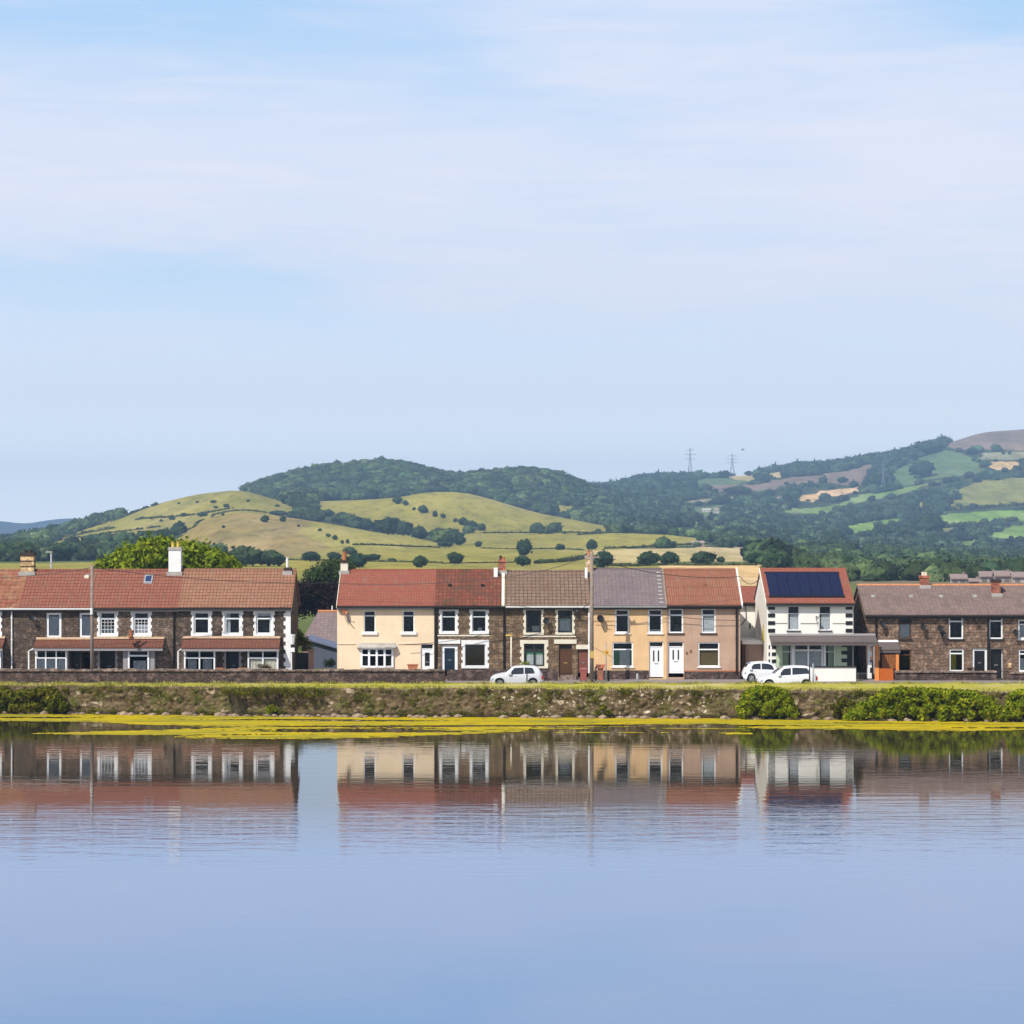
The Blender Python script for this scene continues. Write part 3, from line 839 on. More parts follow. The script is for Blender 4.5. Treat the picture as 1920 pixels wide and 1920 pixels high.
def m_water():
    m, t, p = mat_base('lake_water', 0.02, 0.5)
    v = obj_vec(t)
    p.inputs['IOR'].default_value = 1.62
    mp = N(t, 'ShaderNodeMapping'); mp.inputs['Scale'].default_value = (0.36, 1.4, 1); mp.inputs['Rotation'].default_value = (0, 0, math.radians(2)); t.links.new(v, mp.inputs[0])
    n1 = N(t, 'ShaderNodeTexNoise'); n1.inputs['Scale'].default_value = 0.9; n1.inputs['Detail'].default_value = 4; t.links.new(mp.outputs[0], n1.inputs['Vector'])
    mp2 = N(t, 'ShaderNodeMapping'); mp2.inputs['Scale'].default_value = (0.02, 0.05, 1); t.links.new(v, mp2.inputs[0])
    n2 = N(t, 'ShaderNodeTexNoise'); n2.inputs['Scale'].default_value = 1.0; n2.inputs['Detail'].default_value = 3; t.links.new(mp2.outputs[0], n2.inputs['Vector'])
    s = N(t, 'ShaderNodeSeparateXYZ'); t.links.new(v, s.inputs[0])
    # breeze-ruffled belt about two thirds of the way across, calm water near both shores
    r = N(t, 'ShaderNodeMapRange', interpolation_type='SMOOTHSTEP'); r.inputs['From Min'].default_value = 104; r.inputs['From Max'].default_value = 90
    r.inputs['To Min'].default_value = 0.24; r.inputs['To Max'].default_value = 1.0
    t.links.new(s.outputs['Y'], r.inputs['Value'])
    r3 = N(t, 'ShaderNodeMapRange', interpolation_type='SMOOTHSTEP'); r3.inputs['From Min'].default_value = 76; r3.inputs['From Max'].default_value = 88
    r3.inputs['To Min'].default_value = 0.05; r3.inputs['To Max'].default_value = 1.0
    t.links.new(s.outputs['Y'], r3.inputs['Value'])
    r2 = N(t, 'ShaderNodeMapRange'); r2.inputs['From Min'].default_value = 0.3; r2.inputs['From Max'].default_value = 0.6; r2.inputs['To Min'].default_value = 0.4
    t.links.new(n2.outputs['Fac'], r2.inputs['Value'])
    # brown and blue in the base colour imitate house and sky reflections by distance
    dr = N(t, 'ShaderNodeMapRange', interpolation_type='SMOOTHSTEP'); dr.inputs['From Min'].default_value = 106; dr.inputs['From Max'].default_value = 82
    t.links.new(s.outputs['Y'], dr.inputs['Value'])
    dm = N(t, 'ShaderNodeMix', data_type='RGBA'); t.links.new(dr.outputs[0], dm.inputs[0])
    dm.inputs[6].default_value = (0.035, 0.028, 0.016, 1); dm.inputs[7].default_value = (0.08, 0.17, 0.34, 1); t.links.new(dm.outputs[2], p.inputs['Base Color'])
    mu = N(t, 'ShaderNodeMath', operation='MULTIPLY'); t.links.new(r.outputs[0], mu.inputs[0]); t.links.new(r3.outputs[0], mu.inputs[1])
    mu2 = N(t, 'ShaderNodeMath', operation='MULTIPLY'); t.links.new(mu.outputs[0], mu2.inputs[0]); t.links.new(r2.outputs[0], mu2.inputs[1])
    b = N(t, 'ShaderNodeBump'); b.inputs['Distance'].default_value = 0.034
    t.links.new(mu2.outputs[0], b.inputs['Strength']); t.links.new(n1.outputs['Fac'], b.inputs['Height']); t.links.new(b.outputs[0], p.inputs['Normal'])
    return m


wm = MB(); wm.quad((-500, -250, 0), (500, -250, 0), (500, 158, 0), (-500, 158, 0))
structure(wm.build('water', m_water()))


def m_algae():
    m, t, p = mat_base('algae', 0.9, 0.1)
    v = obj_vec(t)
    mp = N(t, 'ShaderNodeMapping'); mp.inputs['Scale'].default_value = (0.25, 1.2, 1); t.links.new(v, mp.inputs[0])
    o, _, _ = noise_mix(t, (0.54, 0.375, 0.002), (0.42, 0.345, 0.006), 0.8, 6, vec=mp.outputs[0])
    o, _, _ = noise_mix(t, o, (0.29, 0.26, 0.022), 0.35, 6, 0.48, 0.64, mp.outputs[0])
    o2, n, _ = noise_mix(t, o, (0.12, 0.105, 0.02), 2.2, 6, 0.53, 0.66, mp.outputs[0])
    t.links.new(o2, p.inputs['Base Color']); bump(t, p, n, 0.03, 0.5)
    return m


def build_algae():
    """floating mats: cells of a fine grid kept where a noise field is high, denser near the wall"""
    dx, dy = 0.12, 0.24
    xs = np.arange(-62, 62, dx); V = []; Fc = []
    for x in xs:
        px = 960 + x / 140 * F
        base = np.interp(px, [-200, 0, 130, 300, 420, 600, 800, 950, 1100, 1370, 1410, 1700, 1900, 2100], [6.5, 6.5, 6.8, 8.0, 9.5, 11.5, 12.5, 9.5, 8.0, 4.2, 7.5, 8.2, 7.0, 7.0])
        ic = np.interp(px, [60, 160, 300, 450, 600, 900], [15.5, 15.0, 14.0, 13.5, 13.0, 11])        # middle of the outer drift
        iw = np.interp(px, [60, 160, 300, 450, 600, 760, 900, 1000], [0.0, 1.0, 2.6, 4.2, 4.2, 3.0, 1.4, 0])
        ws = wall_y(x) - 0.2
        for k in range(int(24 / dy)):
            y = ws - k * dy; d = k * dy
            n1 = mnoise.fractal((x * 0.16, y * 0.5, 2.0), 0.8, 2.0, 5)
            n2 = mnoise.noise((x * 1.3, y * 2.0, 5.0)); n3 = mnoise.noise((x * 3.7, y * 3.0, 8.0))
            keep = d < base * (1 + 0.22 * n1) + 0.7 * n2 + 0.35 * n3
            if abs(d - ic + 0.9 * n1) < iw * (1 + 0.4 * n2) + 0.3 * n3 - 0.15: keep = True
            lead = mnoise.noise((x * 0.06 + 11, y * 0.6, 1.0)) + 0.22 * n2 + 0.2 * n3
            if keep and lead > 0.34 - 0.012 * d and d > 2.5: keep = False
            if keep and d < 1.2 and n2 + n3 > 0.55: keep = False
            if not keep and 900 < px < 1400 and 8 < d < 13 and mnoise.noise((x * 0.1, y * 0.9, 9.0)) + 0.25 * n2 > 0.30: keep = True
            if keep:
                i = len(V); zz = 0.012
                V += [(x, y, zz), (x + dx, y, zz), (x + dx, y + dy, zz), (x, y + dy, zz)]
                Fc.append((i, i + 1, i + 2, i + 3))
    o = np_mesh('algae', np.array(V), np.array(Fc), m_algae())
    structure(o, 'stuff')


build_algae()

# ------------------------------------------------------------------ houses
BASE = 1.2


class House:
    def __init__(s, name, label, x0, x1, Y=170.0, base=BASE, group=None, cat='house'):
        s.Y = Y; s.base = base; s.x0 = x0; s.x1 = x1
        s.ox = xw((x0 + x1) / 2, Y)
        s.root = thing(name, label, cat, (s.ox, Y, base), group)

    def X(s, px): return xw(px, s.Y) - s.ox
    def Z(s, py): return zw(py, s.Y) - s.base

    def body(s, wall, roof, eave, ridge, openings, depth=8.0, ov=0.32, rx=None, ridge_mat=None, verge=None, under=0.10, wx=None):
        ry = depth / 2
        ze = zw(eave, s.Y - ov) - s.base
        zr = zw(ridge, s.Y + ry) - s.base
        sl = (zr - ze) / (ry + ov)
        th = 0.13
        zt = ze - th + ov * sl - 0.004
        s.ze, s.zr, s.ry, s.ov, s.sl, s.depth, s.zt = ze, zr, ry, ov, sl, depth, zt
        a, b = (s.X(wx[0]), s.X(wx[1])) if wx else (s.X(s.x0), s.X(s.x1))
        a += 0.004; b -= 0.004; zb = -0.3
        ops = [(s.X(o[0]), s.X(o[1]), s.Z(o[3]), s.Z(o[2]), o[4] if len(o) > 4 else 0.16) for o in openings]
        xs = sorted({a, b, *[o[0] for o in ops], *[o[1] for o in ops]}); zs = sorted({zb, zt, *[o[2] for o in ops], *[o[3] for o in ops]})
        mb = MB()
        for i in range(len(xs) - 1):
            for j in range(len(zs) - 1):
                cx, cz = (xs[i] + xs[i + 1]) / 2, (zs[j] + zs[j + 1]) / 2
                if any(o[0] < cx < o[1] and o[2] < cz < o[3] for o in ops): continue
                mb.quad((xs[i], 0, zs[j]), (xs[i + 1], 0, zs[j]), (xs[i + 1], 0, zs[j + 1]), (xs[i], 0, zs[j + 1]))
        for o in ops:
            d = o[4]
            mb.quad((o[0], 0, o[2]), (o[0], d, o[2]), (o[0], d, o[3]), (o[0], 0, o[3]))
            mb.quad((o[1], d, o[2]), (o[1], 0, o[2]), (o[1], 0, o[3]), (o[1], d, o[3]))
            mb.quad((o[0], 0, o[3]), (o[0], d, o[3]), (o[1], d, o[3]), (o[1], 0, o[3]))
            mb.quad((o[0], 0, o[2]), (o[1], 0, o[2]), (o[1], d, o[2]), (o[0], d, o[2]))
        for x in (a, b):
            i = len(mb.v)
            mb.v += [(x, 0, zb), (x, 0, zt), (x, ry, zr - th - 0.004), (x, depth, zt), (x, depth, zb)]
            mb.f.append((i, i + 1, i + 2, i + 3, i + 4))
        mb.quad((a, depth, zb), (b, depth, zb), (b, depth, zt), (a, depth, zt))
        me = bpy.data.meshes.new('wall'); me.from_pydata(mb.v, [], mb.f)
        s.wall = link_mesh('wall', me, wall, s.root)
        # unlit room divider behind the front rooms
        r0, r1 = (s.X(rx[0]), s.X(rx[1])) if rx else (a, b)
        s.r0, s.r1 = r0, r1
        mr = MB()
        # roof surface slightly uneven so that it does not read as one flat plane
        nxs = max(2, int((r1 - r0) / 0.8)); rows = 8
        pts = []
        for side in (0, 1):
            for j in range(rows + 1):
                t = j / rows
                y = -ov + (ry + ov) * t if side == 0 else depth + ov - (ry + ov) * t
                pts.append((y, ze + (zr - ze) * t))
        front = pts[:rows + 1]; back = pts[rows + 1:][::-1]
        prof = front + back[1:]
        grid = []
        for i in range(nxs + 1):
            x = r0 + 0.003 + (r1 - r0 - 0.006) * i / nxs
            col = []
            for (y, z) in prof:
                w = 0.022 * mnoise.noise(((x + s.ox) * 0.45, y * 0.6, 3.3)) if 0 < i < nxs else 0.0
                col.append((x, y, z + w))
            grid.append(col)
        n = len(prof)
        for i in range(nxs):
            for j in range(n - 1):
                mr.quad(grid[i][j], grid[i + 1][j], grid[i + 1][j + 1], grid[i][j + 1])
        for i in (0, nxs):
            x = grid[i][0][0]
            k = len(mr.v)
            mr.v += [(x, y, z) for (y, z) in prof] + [(x, y, z - th) for (y, z) in prof]
            for j in range(n - 1): mr.f.append((k + j, k + j + 1, k + n + j + 1, k + n + j))
        xa, xb = grid[0][0][0], grid[-1][0][0]
        mr.quad((xa, -ov, ze - th), (xb, -ov, ze - th), (xb, -ov, ze), (xa, -ov, ze))
        mr.quad((xa, -ov, ze - th), (xb, -ov, ze - th), (xb, ry, zr - th), (xa, ry, zr - th))
        mr.quad((xa, depth + ov, ze - th), (xb, depth + ov, ze - th), (xb, ry, zr - th), (xa, ry, zr - th))
        mr.quad((xa, depth + ov, ze - th), (xb, depth + ov, ze - th), (xb, depth + ov, ze), (xa, depth + ov, ze))
        s.roof = mr.build('roof', roof, s.root)
        rm_ = MB()
        L = r1 - r0; nt_ = max(1, int(L / 0.45))
        for k in range(nt_):
            xa2 = r0 + L * k / nt_ + 0.004; xb2 = r0 + L * (k + 1) / nt_ - 0.008
            rr = 0.10 + random.uniform(-0.008, 0.008)
            rm_.prismx([(ry - rr * 1.15, zr - 0.06), (ry - rr * 0.6, zr + 0.035), (ry, zr + 0.06), (ry + rr * 0.6, zr + 0.035), (ry + rr * 1.15, zr - 0.06)], xa2, xb2)
        rm_.build('ridge_tiles', ridge_mat or roof, s.roof)
        return s

    def roof_z(s, y): return s.ze + (y + s.ov) * s.sl

    def gutter(s, px0, px1, mat=None, fascia=None, r=0.06):
        mb = MB()
        x0, x1 = s.X(px0), s.X(px1); y = -s.ov - 0.02; z = s.ze - 0.10
        prof = [(y - 0.11, z + 0.05), (y - 0.10, z - 0.05), (y - 0.05, z - 0.085), (y, z - 0.05), (y, z + 0.05)]
        mb.prismx(prof, x0 + 0.004, x1 - 0.004)
        mb.build('gutter', M[mat or 'gutter'], s.root)
        mf = MB(); mf.box(x0 + 0.006, x1 - 0.006, -s.ov + 0.012, -0.004, s.ze - 0.30, s.ze - 0.145)
        mf.build('fascia', M[fascia or 'gutter'], s.root)

    def downpipe(s, px, y0, y1, mat='black', off=-0.09, r=0.055):
        mb = MB(); x = s.X(px)
        mb.tube([(x, -s.ov + 0.0, s.Z(y0) + 0.15), (x, -s.ov + 0.05, s.Z(y0)), (x, off, s.Z(y0) - 0.25), (x, off, s.Z(y1))], r, 8)
        for k in range(3):
            z = s.Z(y0) - 0.6 - k * 1.6
            if z > s.Z(y1): mb.box(x - 0.09, x + 0.09, off + 0.02, -0.003, z, z + 0.06)
        mb.build('downpipe', M[mat], s.root)

    def window(s, x0, x1, y0, y1, surround=None, transom=0.3, mull=0, frame='upvc', fw=0.11, curtain=None, lead=False, sill=True,
               sw=0.2, top=0.16, cur_h=1.0, arch=False, y=0.09, lab=None, open_=None, trim='white', sillmat=None, bar=None):
        """x0..y1: the opening in the wall, picture units"""
        a, b, zb, zt = s.X(x0), s.X(x1), s.Z(y1), s.Z(y0)
        mb = MB(); ya, yb = y - 0.035, y + 0.035
        mb.box(a, a + fw, ya, yb, zb, zt); mb.box(b - fw, b, ya, yb, zb, zt)
        mb.box(a + fw, b - fw, ya, yb, zt - fw, zt); mb.box(a + fw, b - fw, ya, yb, zb, zb + fw)
        if transom:
            zz = zt - (zt - zb) * transom
            mb.box(a + fw, b - fw, ya - 0.004, yb, zz - fw * 0.5, zz + fw * 0.5)
        for k in range(mull):
            xx = a + (b - a) * (k + 1) / (mull + 1)
            mb.box(xx - fw * 0.45, xx + fw * 0.45, ya - 0.002, yb - 0.002, zb + fw, zt - fw)
        if lead:
            zz = zt - (zt - zb) * (transom or 0)
            for k in range(1, 4):
                xx = a + fw + (b - a - 2 * fw) * k / 4
                mb.box(xx - 0.012, xx + 0.012, y - 0.01, y + 0.004, zb + fw, zz - fw * .5)
            for k in range(1, 4):
                z2 = zb + fw + (zz - zb - fw) * k / 4
                mb.box(a + fw, b - fw, y - 0.012, y + 0.002, z2 - 0.012, z2 + 0.012)
        w = mb.build('window', M[frame], s.root)
        if lab: w['label'] = lab
        mp = MB(); mp.quad((a + fw * .7, y + 0.008, zb + fw * .7), (b - fw * .7, y + 0.008, zb + fw * .7), (b - fw * .7, y + 0.008, zt - fw * .7), (a + fw * .7, y + 0.008, zt - fw * .7))
        mp.build('pane', M['glass'], w)
        md = MB(); md.box(a - 0.25, b + 0.25, y + 0.42, y + 0.46, zb - 0.25, zt + 0.25); md.build('room_shade_panel', M['dark'], w)  # near-black panel added to keep the room behind the glass dark
        if curtain:
            for (cm, f0, f1, h0, h1) in curtain:
                mc = MB(); n = 14
                ca, cbb = a + (b - a) * f0, a + (b - a) * f1
                z0, z1 = zb + (zt - zb) * h0, zb + (zt - zb) * h1
                for k in range(n):
                    u, v_ = ca + (cbb - ca) * k / n, ca + (cbb - ca) * (k + 1) / n
                    yy = lambda q: y + 0.10 + 0.02 * math.sin(q * 3.1)
                    mc.quad((u, yy(k), z0), (v_, yy(k + 1), z0), (v_, yy(k + 1), z1), (u, yy(k), z1))
                mc.build('curtain', M[cm], w)
        if surround == 'quoin':
            ms = MB(); n = 7; e = -0.035
            for side in (-1, 1):
                for k in range(n):
                    z0 = zb + (zt - zb) * k / n; z1 = zb + (zt - zb) * (k + 1) / n
                    ww = sw if k % 2 == 0 else sw * 0.62
                    if side < 0: ms.box(a - ww, a, e, 0.02, z0, z1)
                    else: ms.box(b, b + ww, e, 0.02, z0, z1)
            if arch:
                pts = [(a - sw, zt), (b + sw, zt)]
                for k in range(9):
                    u = 1 - k / 8; xx = a - sw + (b - a + 2 * sw) * u
                    pts.append((xx, zt + top + 0.10 * math.sin(math.pi * u)))
                ms.prism(pts, e - 0.002, 0.02)
            else:
                ms.box(a - sw, b + sw, e - 0.002, 0.02, zt, zt + top)
            ms.box(a - sw * 0.95, b + sw * 0.95, e - 0.06, 0.02, zb - 0.15, zb)
            ms.build('window_surround', M[trim], w)
        elif sill:
            ms = MB(); ms.box(a - 0.09, b + 0.09, -0.09, 0.05, zb - 0.09, zb - 0.003)
            ms.build('sill', M[sillmat or trim], w)
        if surround == 'lintel':
            ms = MB(); ms.box(a - 0.15, b + 0.15, -0.03, 0.02, zt, zt + 0.2)
            ms.build('lintel', M[trim], w)
        return w

    def door(s, x0, x1, y0, y1, mat, frame='upvc', fanlight=True, glaze=None, y=0.12, fw=0.07, knob='grey_metal'):
        a, b, zb, zt = s.X(x0), s.X(x1), s.Z(y1), s.Z(y0)
        zd = zt - (0.38 if fanlight else fw)
        mb = MB(); mb.box(a + fw, b - fw, y, y + 0.05, zb + 0.02, zd - 0.03)
        wdt = b - a - 2 * fw
        if glaze != 'half':
            for (u0, u1, v0, v1) in ((0.12, 0.44, 0.08, 0.38), (0.56, 0.88, 0.08, 0.38)):
                mb.box(a + fw + wdt * u0, a + fw + wdt * u1, y - 0.012, y + 0.01, zb + (zd - zb) * v0, zb + (zd - zb) * v1)
        d = mb.build('door', mat, s.root)
        mf = MB()
        mf.box(a, a + fw, y - 0.03, y + 0.06, zb, zt); mf.box(b - fw, b, y - 0.03, y + 0.06, zb, zt)
        mf.box(a + fw, b - fw, y - 0.03, y + 0.06, zt - fw, zt)
        if fanlight: mf.box(a + fw, b - fw, y - 0.03, y + 0.06, zd - 0.035, zd + 0.035)
        mf.build('door_frame', M[frame], d)
        if fanlight:
            mp = MB(); mp.box(a + fw, b - fw, y + 0.02, y + 0.03, zd + 0.03, zt - fw); mp.build('fanlight', M['black'], d)
        mg = MB()
        if glaze == 'slots':
            for u in (0.3, 0.68): mg.box(a + fw + wdt * u - 0.05, a + fw + wdt * u + 0.05, y - 0.016, y - 0.004, zb + (zd - zb) * 0.52, zb + (zd - zb) * 0.88)
        elif glaze == 'half':
            mg.box(a + fw + wdt * .28, a + fw + wdt * .72, y - 0.016, y - 0.004, zb + (zd - zb) * 0.30, zb + (zd - zb) * 0.85)
        if glaze: mg.build('door_glass', M['black'], d)
        mk = MB(); mk.box(a + fw + wdt * .34, a + fw + wdt * .66, y - 0.03, y - 0.014, zb + (zd - zb) * .44, zb + (zd - zb) * .465)
        mk.build('letter_box', M[knob], d)
        return d

    def chimney(s, px0, px1, top, mat, base_py=None, cap='brick_d', pots=(), bands=(), y0=None, d=0.75, flash='lead', capmat=None):
        yc = s.ry if y0 is None else y0
        Yc = s.Y + yc - d / 2
        x0, x1 = xw(px0, Yc) - s.ox, xw(px1, Yc) - s.ox
        zt = zw(top, Yc) - s.base
        mb = MB(); mb.box(x0, x1, yc - d / 2, yc + d / 2, s.roof_z(yc - d / 2) - 0.5, zt - 0.2)
        c = mb.build('chimney', M[mat], s.root)
        mc = MB(); mc.box(x0 - 0.06, x1 + 0.06, yc - d / 2 - 0.06, yc + d / 2 + 0.06, zt - 0.2, zt - 0.09)
        mc.box(x0 - 0.02, x1 + 0.02, yc - d / 2 - 0.02, yc + d / 2 + 0.02, zt - 0.09, zt)
        for z in bands: mc.box(x0 - 0.03, x1 + 0.03, yc - d / 2 - 0.03, yc + d / 2 + 0.03, zt - z - 0.07, zt - z)
        mc.build('cap', M[cap], c)
        if flash:
            zb_ = s.roof_z(yc - d / 2)
            mf = MB(); mf.box(x0 - 0.12, x1 + 0.12, yc - d / 2 - 0.16, yc - d / 2 - 0.003, zb_ - 0.13, zb_ + 0.16)
            mf.build('flashing', M[flash], c)
        for (u, h, r, pm) in pots:
            xx = x0 + (x1 - x0) * u
            mp = MB(); mp.tube([(xx, yc, zt - 0.02), (xx, yc, zt + h * 0.75), (xx, yc, zt + h * 0.8), (xx, yc, zt + h)], r, 12, r * 0.8)
            mp.tube([(xx, yc, zt + h - 0.05), (xx, yc, zt + h + 0.01)], r * 1.12, 12)
            mp.build('chimney_pot', M[pm], c)
        return c

    def canopy(s, px0, px1, top, bot, mat, fascia='pale_ridge', dep=1.0, flash='pale_ridge', face='fascia'):
        x0, x1 = s.X(px0), s.X(px1)
        z1 = zw(top, s.Y) - s.base; z0 = zw(bot, s.Y - dep) - s.base
        mb = MB(); mb.prismx([(-0.003, z1), (-dep, z0), (-dep, z0 - 0.09), (-0.003, z1 - 0.12)], x0, x1)
        c = mb.build('porch_roof', mat, s.root)
        m2 = MB(); m2.prismx([(-0.004, z1 + 0.12), (-0.16, z1 + 0.06), (-0.18, z1 - 0.03), (-0.004, z1 + 0.01)], x0 + 0.01, x1 - 0.01)
        m2.build('flashing', M[flash], c)
        m3 = MB(); m3.box(x0 + 0.01, x1 - 0.01, -dep + 0.03, -dep + 0.12, z0 - 0.28, z0 - 0.10)
        m3.build('fascia', M[face], c)
        return c

    def bay(s, px0, px1, top, sill, lights, dep=0.6, transom=0.35, frame='upvc', curtain=None, wall='stoneA', fw=0.1, cheeks=True):
        x0, x1 = s.X(px0), s.X(px1); zt = s.Z(top); zb = s.Z(sill)
        mb = MB(); ya, yb = -dep, -dep + 0.08
        mb.box(x0, x0 + fw, ya, yb, zb, zt); mb.box(x1 - fw, x1, ya, yb, zb, zt)
        mb.box(x0 + fw, x1 - fw, ya, yb, zt - fw, zt); mb.box(x0 + fw, x1 - fw, ya - 0.06, yb, zb - 0.02, zb + fw)
        zz = zt - (zt - zb) * transom
        mb.box(x0 + fw, x1 - fw, ya - 0.003, yb, zz - fw * .45, zz + fw * .45)
        for k in range(1, lights):
            xx = x0 + (x1 - x0) * k / lights; mb.box(xx - fw * .5, xx + fw * .5, ya - 0.006, yb - 0.003, zb + fw, zt - fw)
        # side frames back to the wall
        for xx in (x0, x1 - 0.07):
            mb.box(xx, xx + 0.07, -0.09, -0.003, zb, zt)
            mb.box(xx, xx + 0.07, yb, -0.09, zb, zb + fw); mb.box(xx, xx + 0.07, yb, -0.09, zt - fw, zt); mb.box(xx, xx + 0.07, yb, -0.09, zz - .04, zz + .04)
        w = mb.build('bay_window', M[frame], s.root)
        mp = MB(); mp.quad((x0 + 0.05, ya + 0.04, zb + .05), (x1 - .05, ya + .04, zb + .05), (x1 - .05, ya + .04, zt - .05), (x0 + .05, ya + .04, zt - .05))
        for xx in (x0 + 0.035, x1 - 0.035): mp.quad((xx, yb, zb + .05), (xx, -.05, zb + .05), (xx, -.05, zt - .05), (xx, yb, zt - .05))
        mp.build('pane', M['glass'], w)
        md = MB(); md.box(x0 + 0.08, x1 - 0.08, -0.02, -0.004, zb + 0.02, zt - 0.02); md.build('room_shade_panel', M['dark'], w)  # dark panel added on the wall as the bay's inner shade
        if curtain:
            for (cm, f0, f1, h0, h1) in curtain:
                mc = MB(); n = 18; ca, cb_ = x0 + (x1 - x0) * f0, x0 + (x1 - x0) * f1; z0, z1 = zb + (zt - zb) * h0, zb + (zt - zb) * h1
                yy = lambda q: ya + 0.16 + 0.025 * math.sin(q * 2.7)
                for k in range(n):
                    u, v_ = ca + (cb_ - ca) * k / n, ca + (cb_ - ca) * (k + 1) / n
                    mc.quad((u, yy(k), z0), (v_, yy(k + 1), z0), (v_, yy(k + 1), z1), (u, yy(k), z1))
                mc.build('curtain', M[cm], w)
        mw = MB(); mw.box(x0, x1, -dep, -0.003, -0.2, zb - 0.02); mw.build('bay_wall', M[wall], w)
        return w

    def post(s, px0, px1, top, bot, mat, y=-0.95, name='porch_post', d=0.1):
        mb = MB(); mb.box(s.X(px0), s.X(px1), y, y + d, s.Z(bot), s.Z(top)); return mb.build(name, M[mat], s.root)

    def band(s, name, px0, px1, top, bot, mat, proud=0.04, parent=None):
        mb = MB(); mb.box(s.X(px0), s.X(px1), -proud, -0.002, s.Z(bot), s.Z(top)); return mb.build(name, M[mat], parent or s.root)

    def quoins(s, px, dirn, top, bot, mat, n=10, w=0.35, name='quoins', w2=0.6, gap=False):
        mb = MB(); x = s.X(px); zt, zb = s.Z(top), s.Z(bot)
        for k in range(n):
            z0 = zb + (zt - zb) * k / n; z1 = zb + (zt - zb) * (k + 1) / n
            ww = w if k % 2 == 0 else w * w2
            if gap and k % 2: continue
            a, b = (x, x + ww) if dirn > 0 else (x - ww, x)
            mb.box(a, b, -0.04, 0.0, z0, z1)
        return mb.build(name, M[mat], s.root)

    def dish(s, px, py, r=0.3, mat='gutter', tilt=0.5, turn=0.5):
        mb = MB(); c = Vector((s.X(px), -0.4, s.Z(py))); n = 16
        d = Vector((turn, -1, tilt)).normalized(); u = d.orthogonal().normalized(); w = d.cross(u)
        rings = []
        for k in range(5):
            rr = r * k / 4; dep = 0.10 * (k / 4) ** 2
            rings.append([c + d * (dep - 0.1) + u * math.cos(2 * math.pi * j / n) * rr + w * math.sin(2 * math.pi * j / n) * rr for j in range(n)])
        for k in range(4):
            for j in range(n): mb.quad(rings[k][j], rings[k][(j + 1) % n], rings[k + 1][(j + 1) % n], rings[k + 1][j])
        dd = mb.build('satellite_dish', M[mat], s.root)
        m2 = MB(); m2.tube([c - d * 0.08, (c.x, -0.02, c.z - 0.2)], 0.025, 6); m2.tube([c - d * 0.05 - Vector((0, 0, r * .8)), c + d * 0.32], 0.015, 6)
        m2.tube([c + d * 0.30, c + d * 0.38], 0.035, 6); m2.tube([(c.x, -0.03, c.z - .2), (c.x + 0.1, -0.02, c.z - .6), (c.x + .3, -0.02, c.z - 1.0)], 0.012, 5)
        m2.build('bracket', M['gutter'], dd)


def qw(x0, x1, y0, y1, sw=0.2, top=0.16, s=26.0):
    """outer edges of a painted surround -> opening"""
    return x0 + sw * s, x1 - sw * s, y0 + top * s, y1 - 0.15 * s


# --- left terrace -------------------------------------------------------
gA = 'terraced houses left of the lane'
# house 0, mostly outside the frame
h = House('terraced_house', 'brown stone terraced house cut by the left edge, under weathered streaky red tiles', -118, 22, group=gA)
w1 = qw(-26, 4, 1143, 1194); w2 = qw(-90, -55, 1143, 1194)
h.body(M['stoneA'], M['t_stripe'], 1139, 1068, [w1, w2], rx=(-118, 37), depth=6.0)
h.gutter(-118, 37, 'white', 'gutter')
h.window(*w1, surround='quoin'); h.window(*w2, surround='quoin')
h.canopy(-90, 10, 1196, 1213, M['t_porch']); h.bay(-60, 5, 1217, 1258, 3, curtain=[('netwhite', .05, .95, 0, .6)])
h.downpipe(22.5, 1143, 1262, 'white')
# house 1
h = House('terraced_house', 'brown stone terraced house with plain white upstairs windows, below the yellow brick chimney', 22, 174, group=gA)
w1 = (87, 115, 1149, 1196); w2 = (149, 174.5, 1149, 1196)
h.body(M['stoneA'], M['t_red'], 1139, 1068, [w1, w2, (132, 150, 1214, 1268, 0.7), (152, 170, 1222, 1268, 0.7)], rx=(37, 174), depth=6.0)
h.gutter(37, 173, 'white', 'gutter')
h.window(*w1, frame='upvc', fw=.16, curtain=[('net', .08, .92, 0, .85)], sillmat='gutter', transom=0.0, arch=False)
h.window(*w2, frame='upvc', fw=.16, curtain=[('net', .08, .92, 0, .85)], sillmat='gutter', transom=0.0)
h.canopy(68, 173.8, 1198, 1213, M['t_porch']); h.bay(69, 128, 1217, 1262, 3, curtain=[('netwhite', .04, .96, 0, .62)])
h.door(132, 150, 1214, 1268, M['black'], 'gutter', True, None, y=0.65)
h.window(152, 170, 1222, 1268, frame='gutter', y=.5, sill=False, transom=.2)
h.dish(63, 1158, .27)
h.chimney(38, 63, 1037, 'brick_y', cap='brick_d', bands=(0.55, 0.95), pots=((.3, .22, .12, 'brick_d'), (.7, .22, .12, 'brick_d')))
mp_ = MB(); mp_.tube([(h.X(68), -1.0, h.Z(1215)), (h.X(58), -0.75, h.Z(1220)), (h.X(58), -0.75, h.Z(1262))], .06, 8); mp_.build('canopy_downpipe', M['white'], h.root)
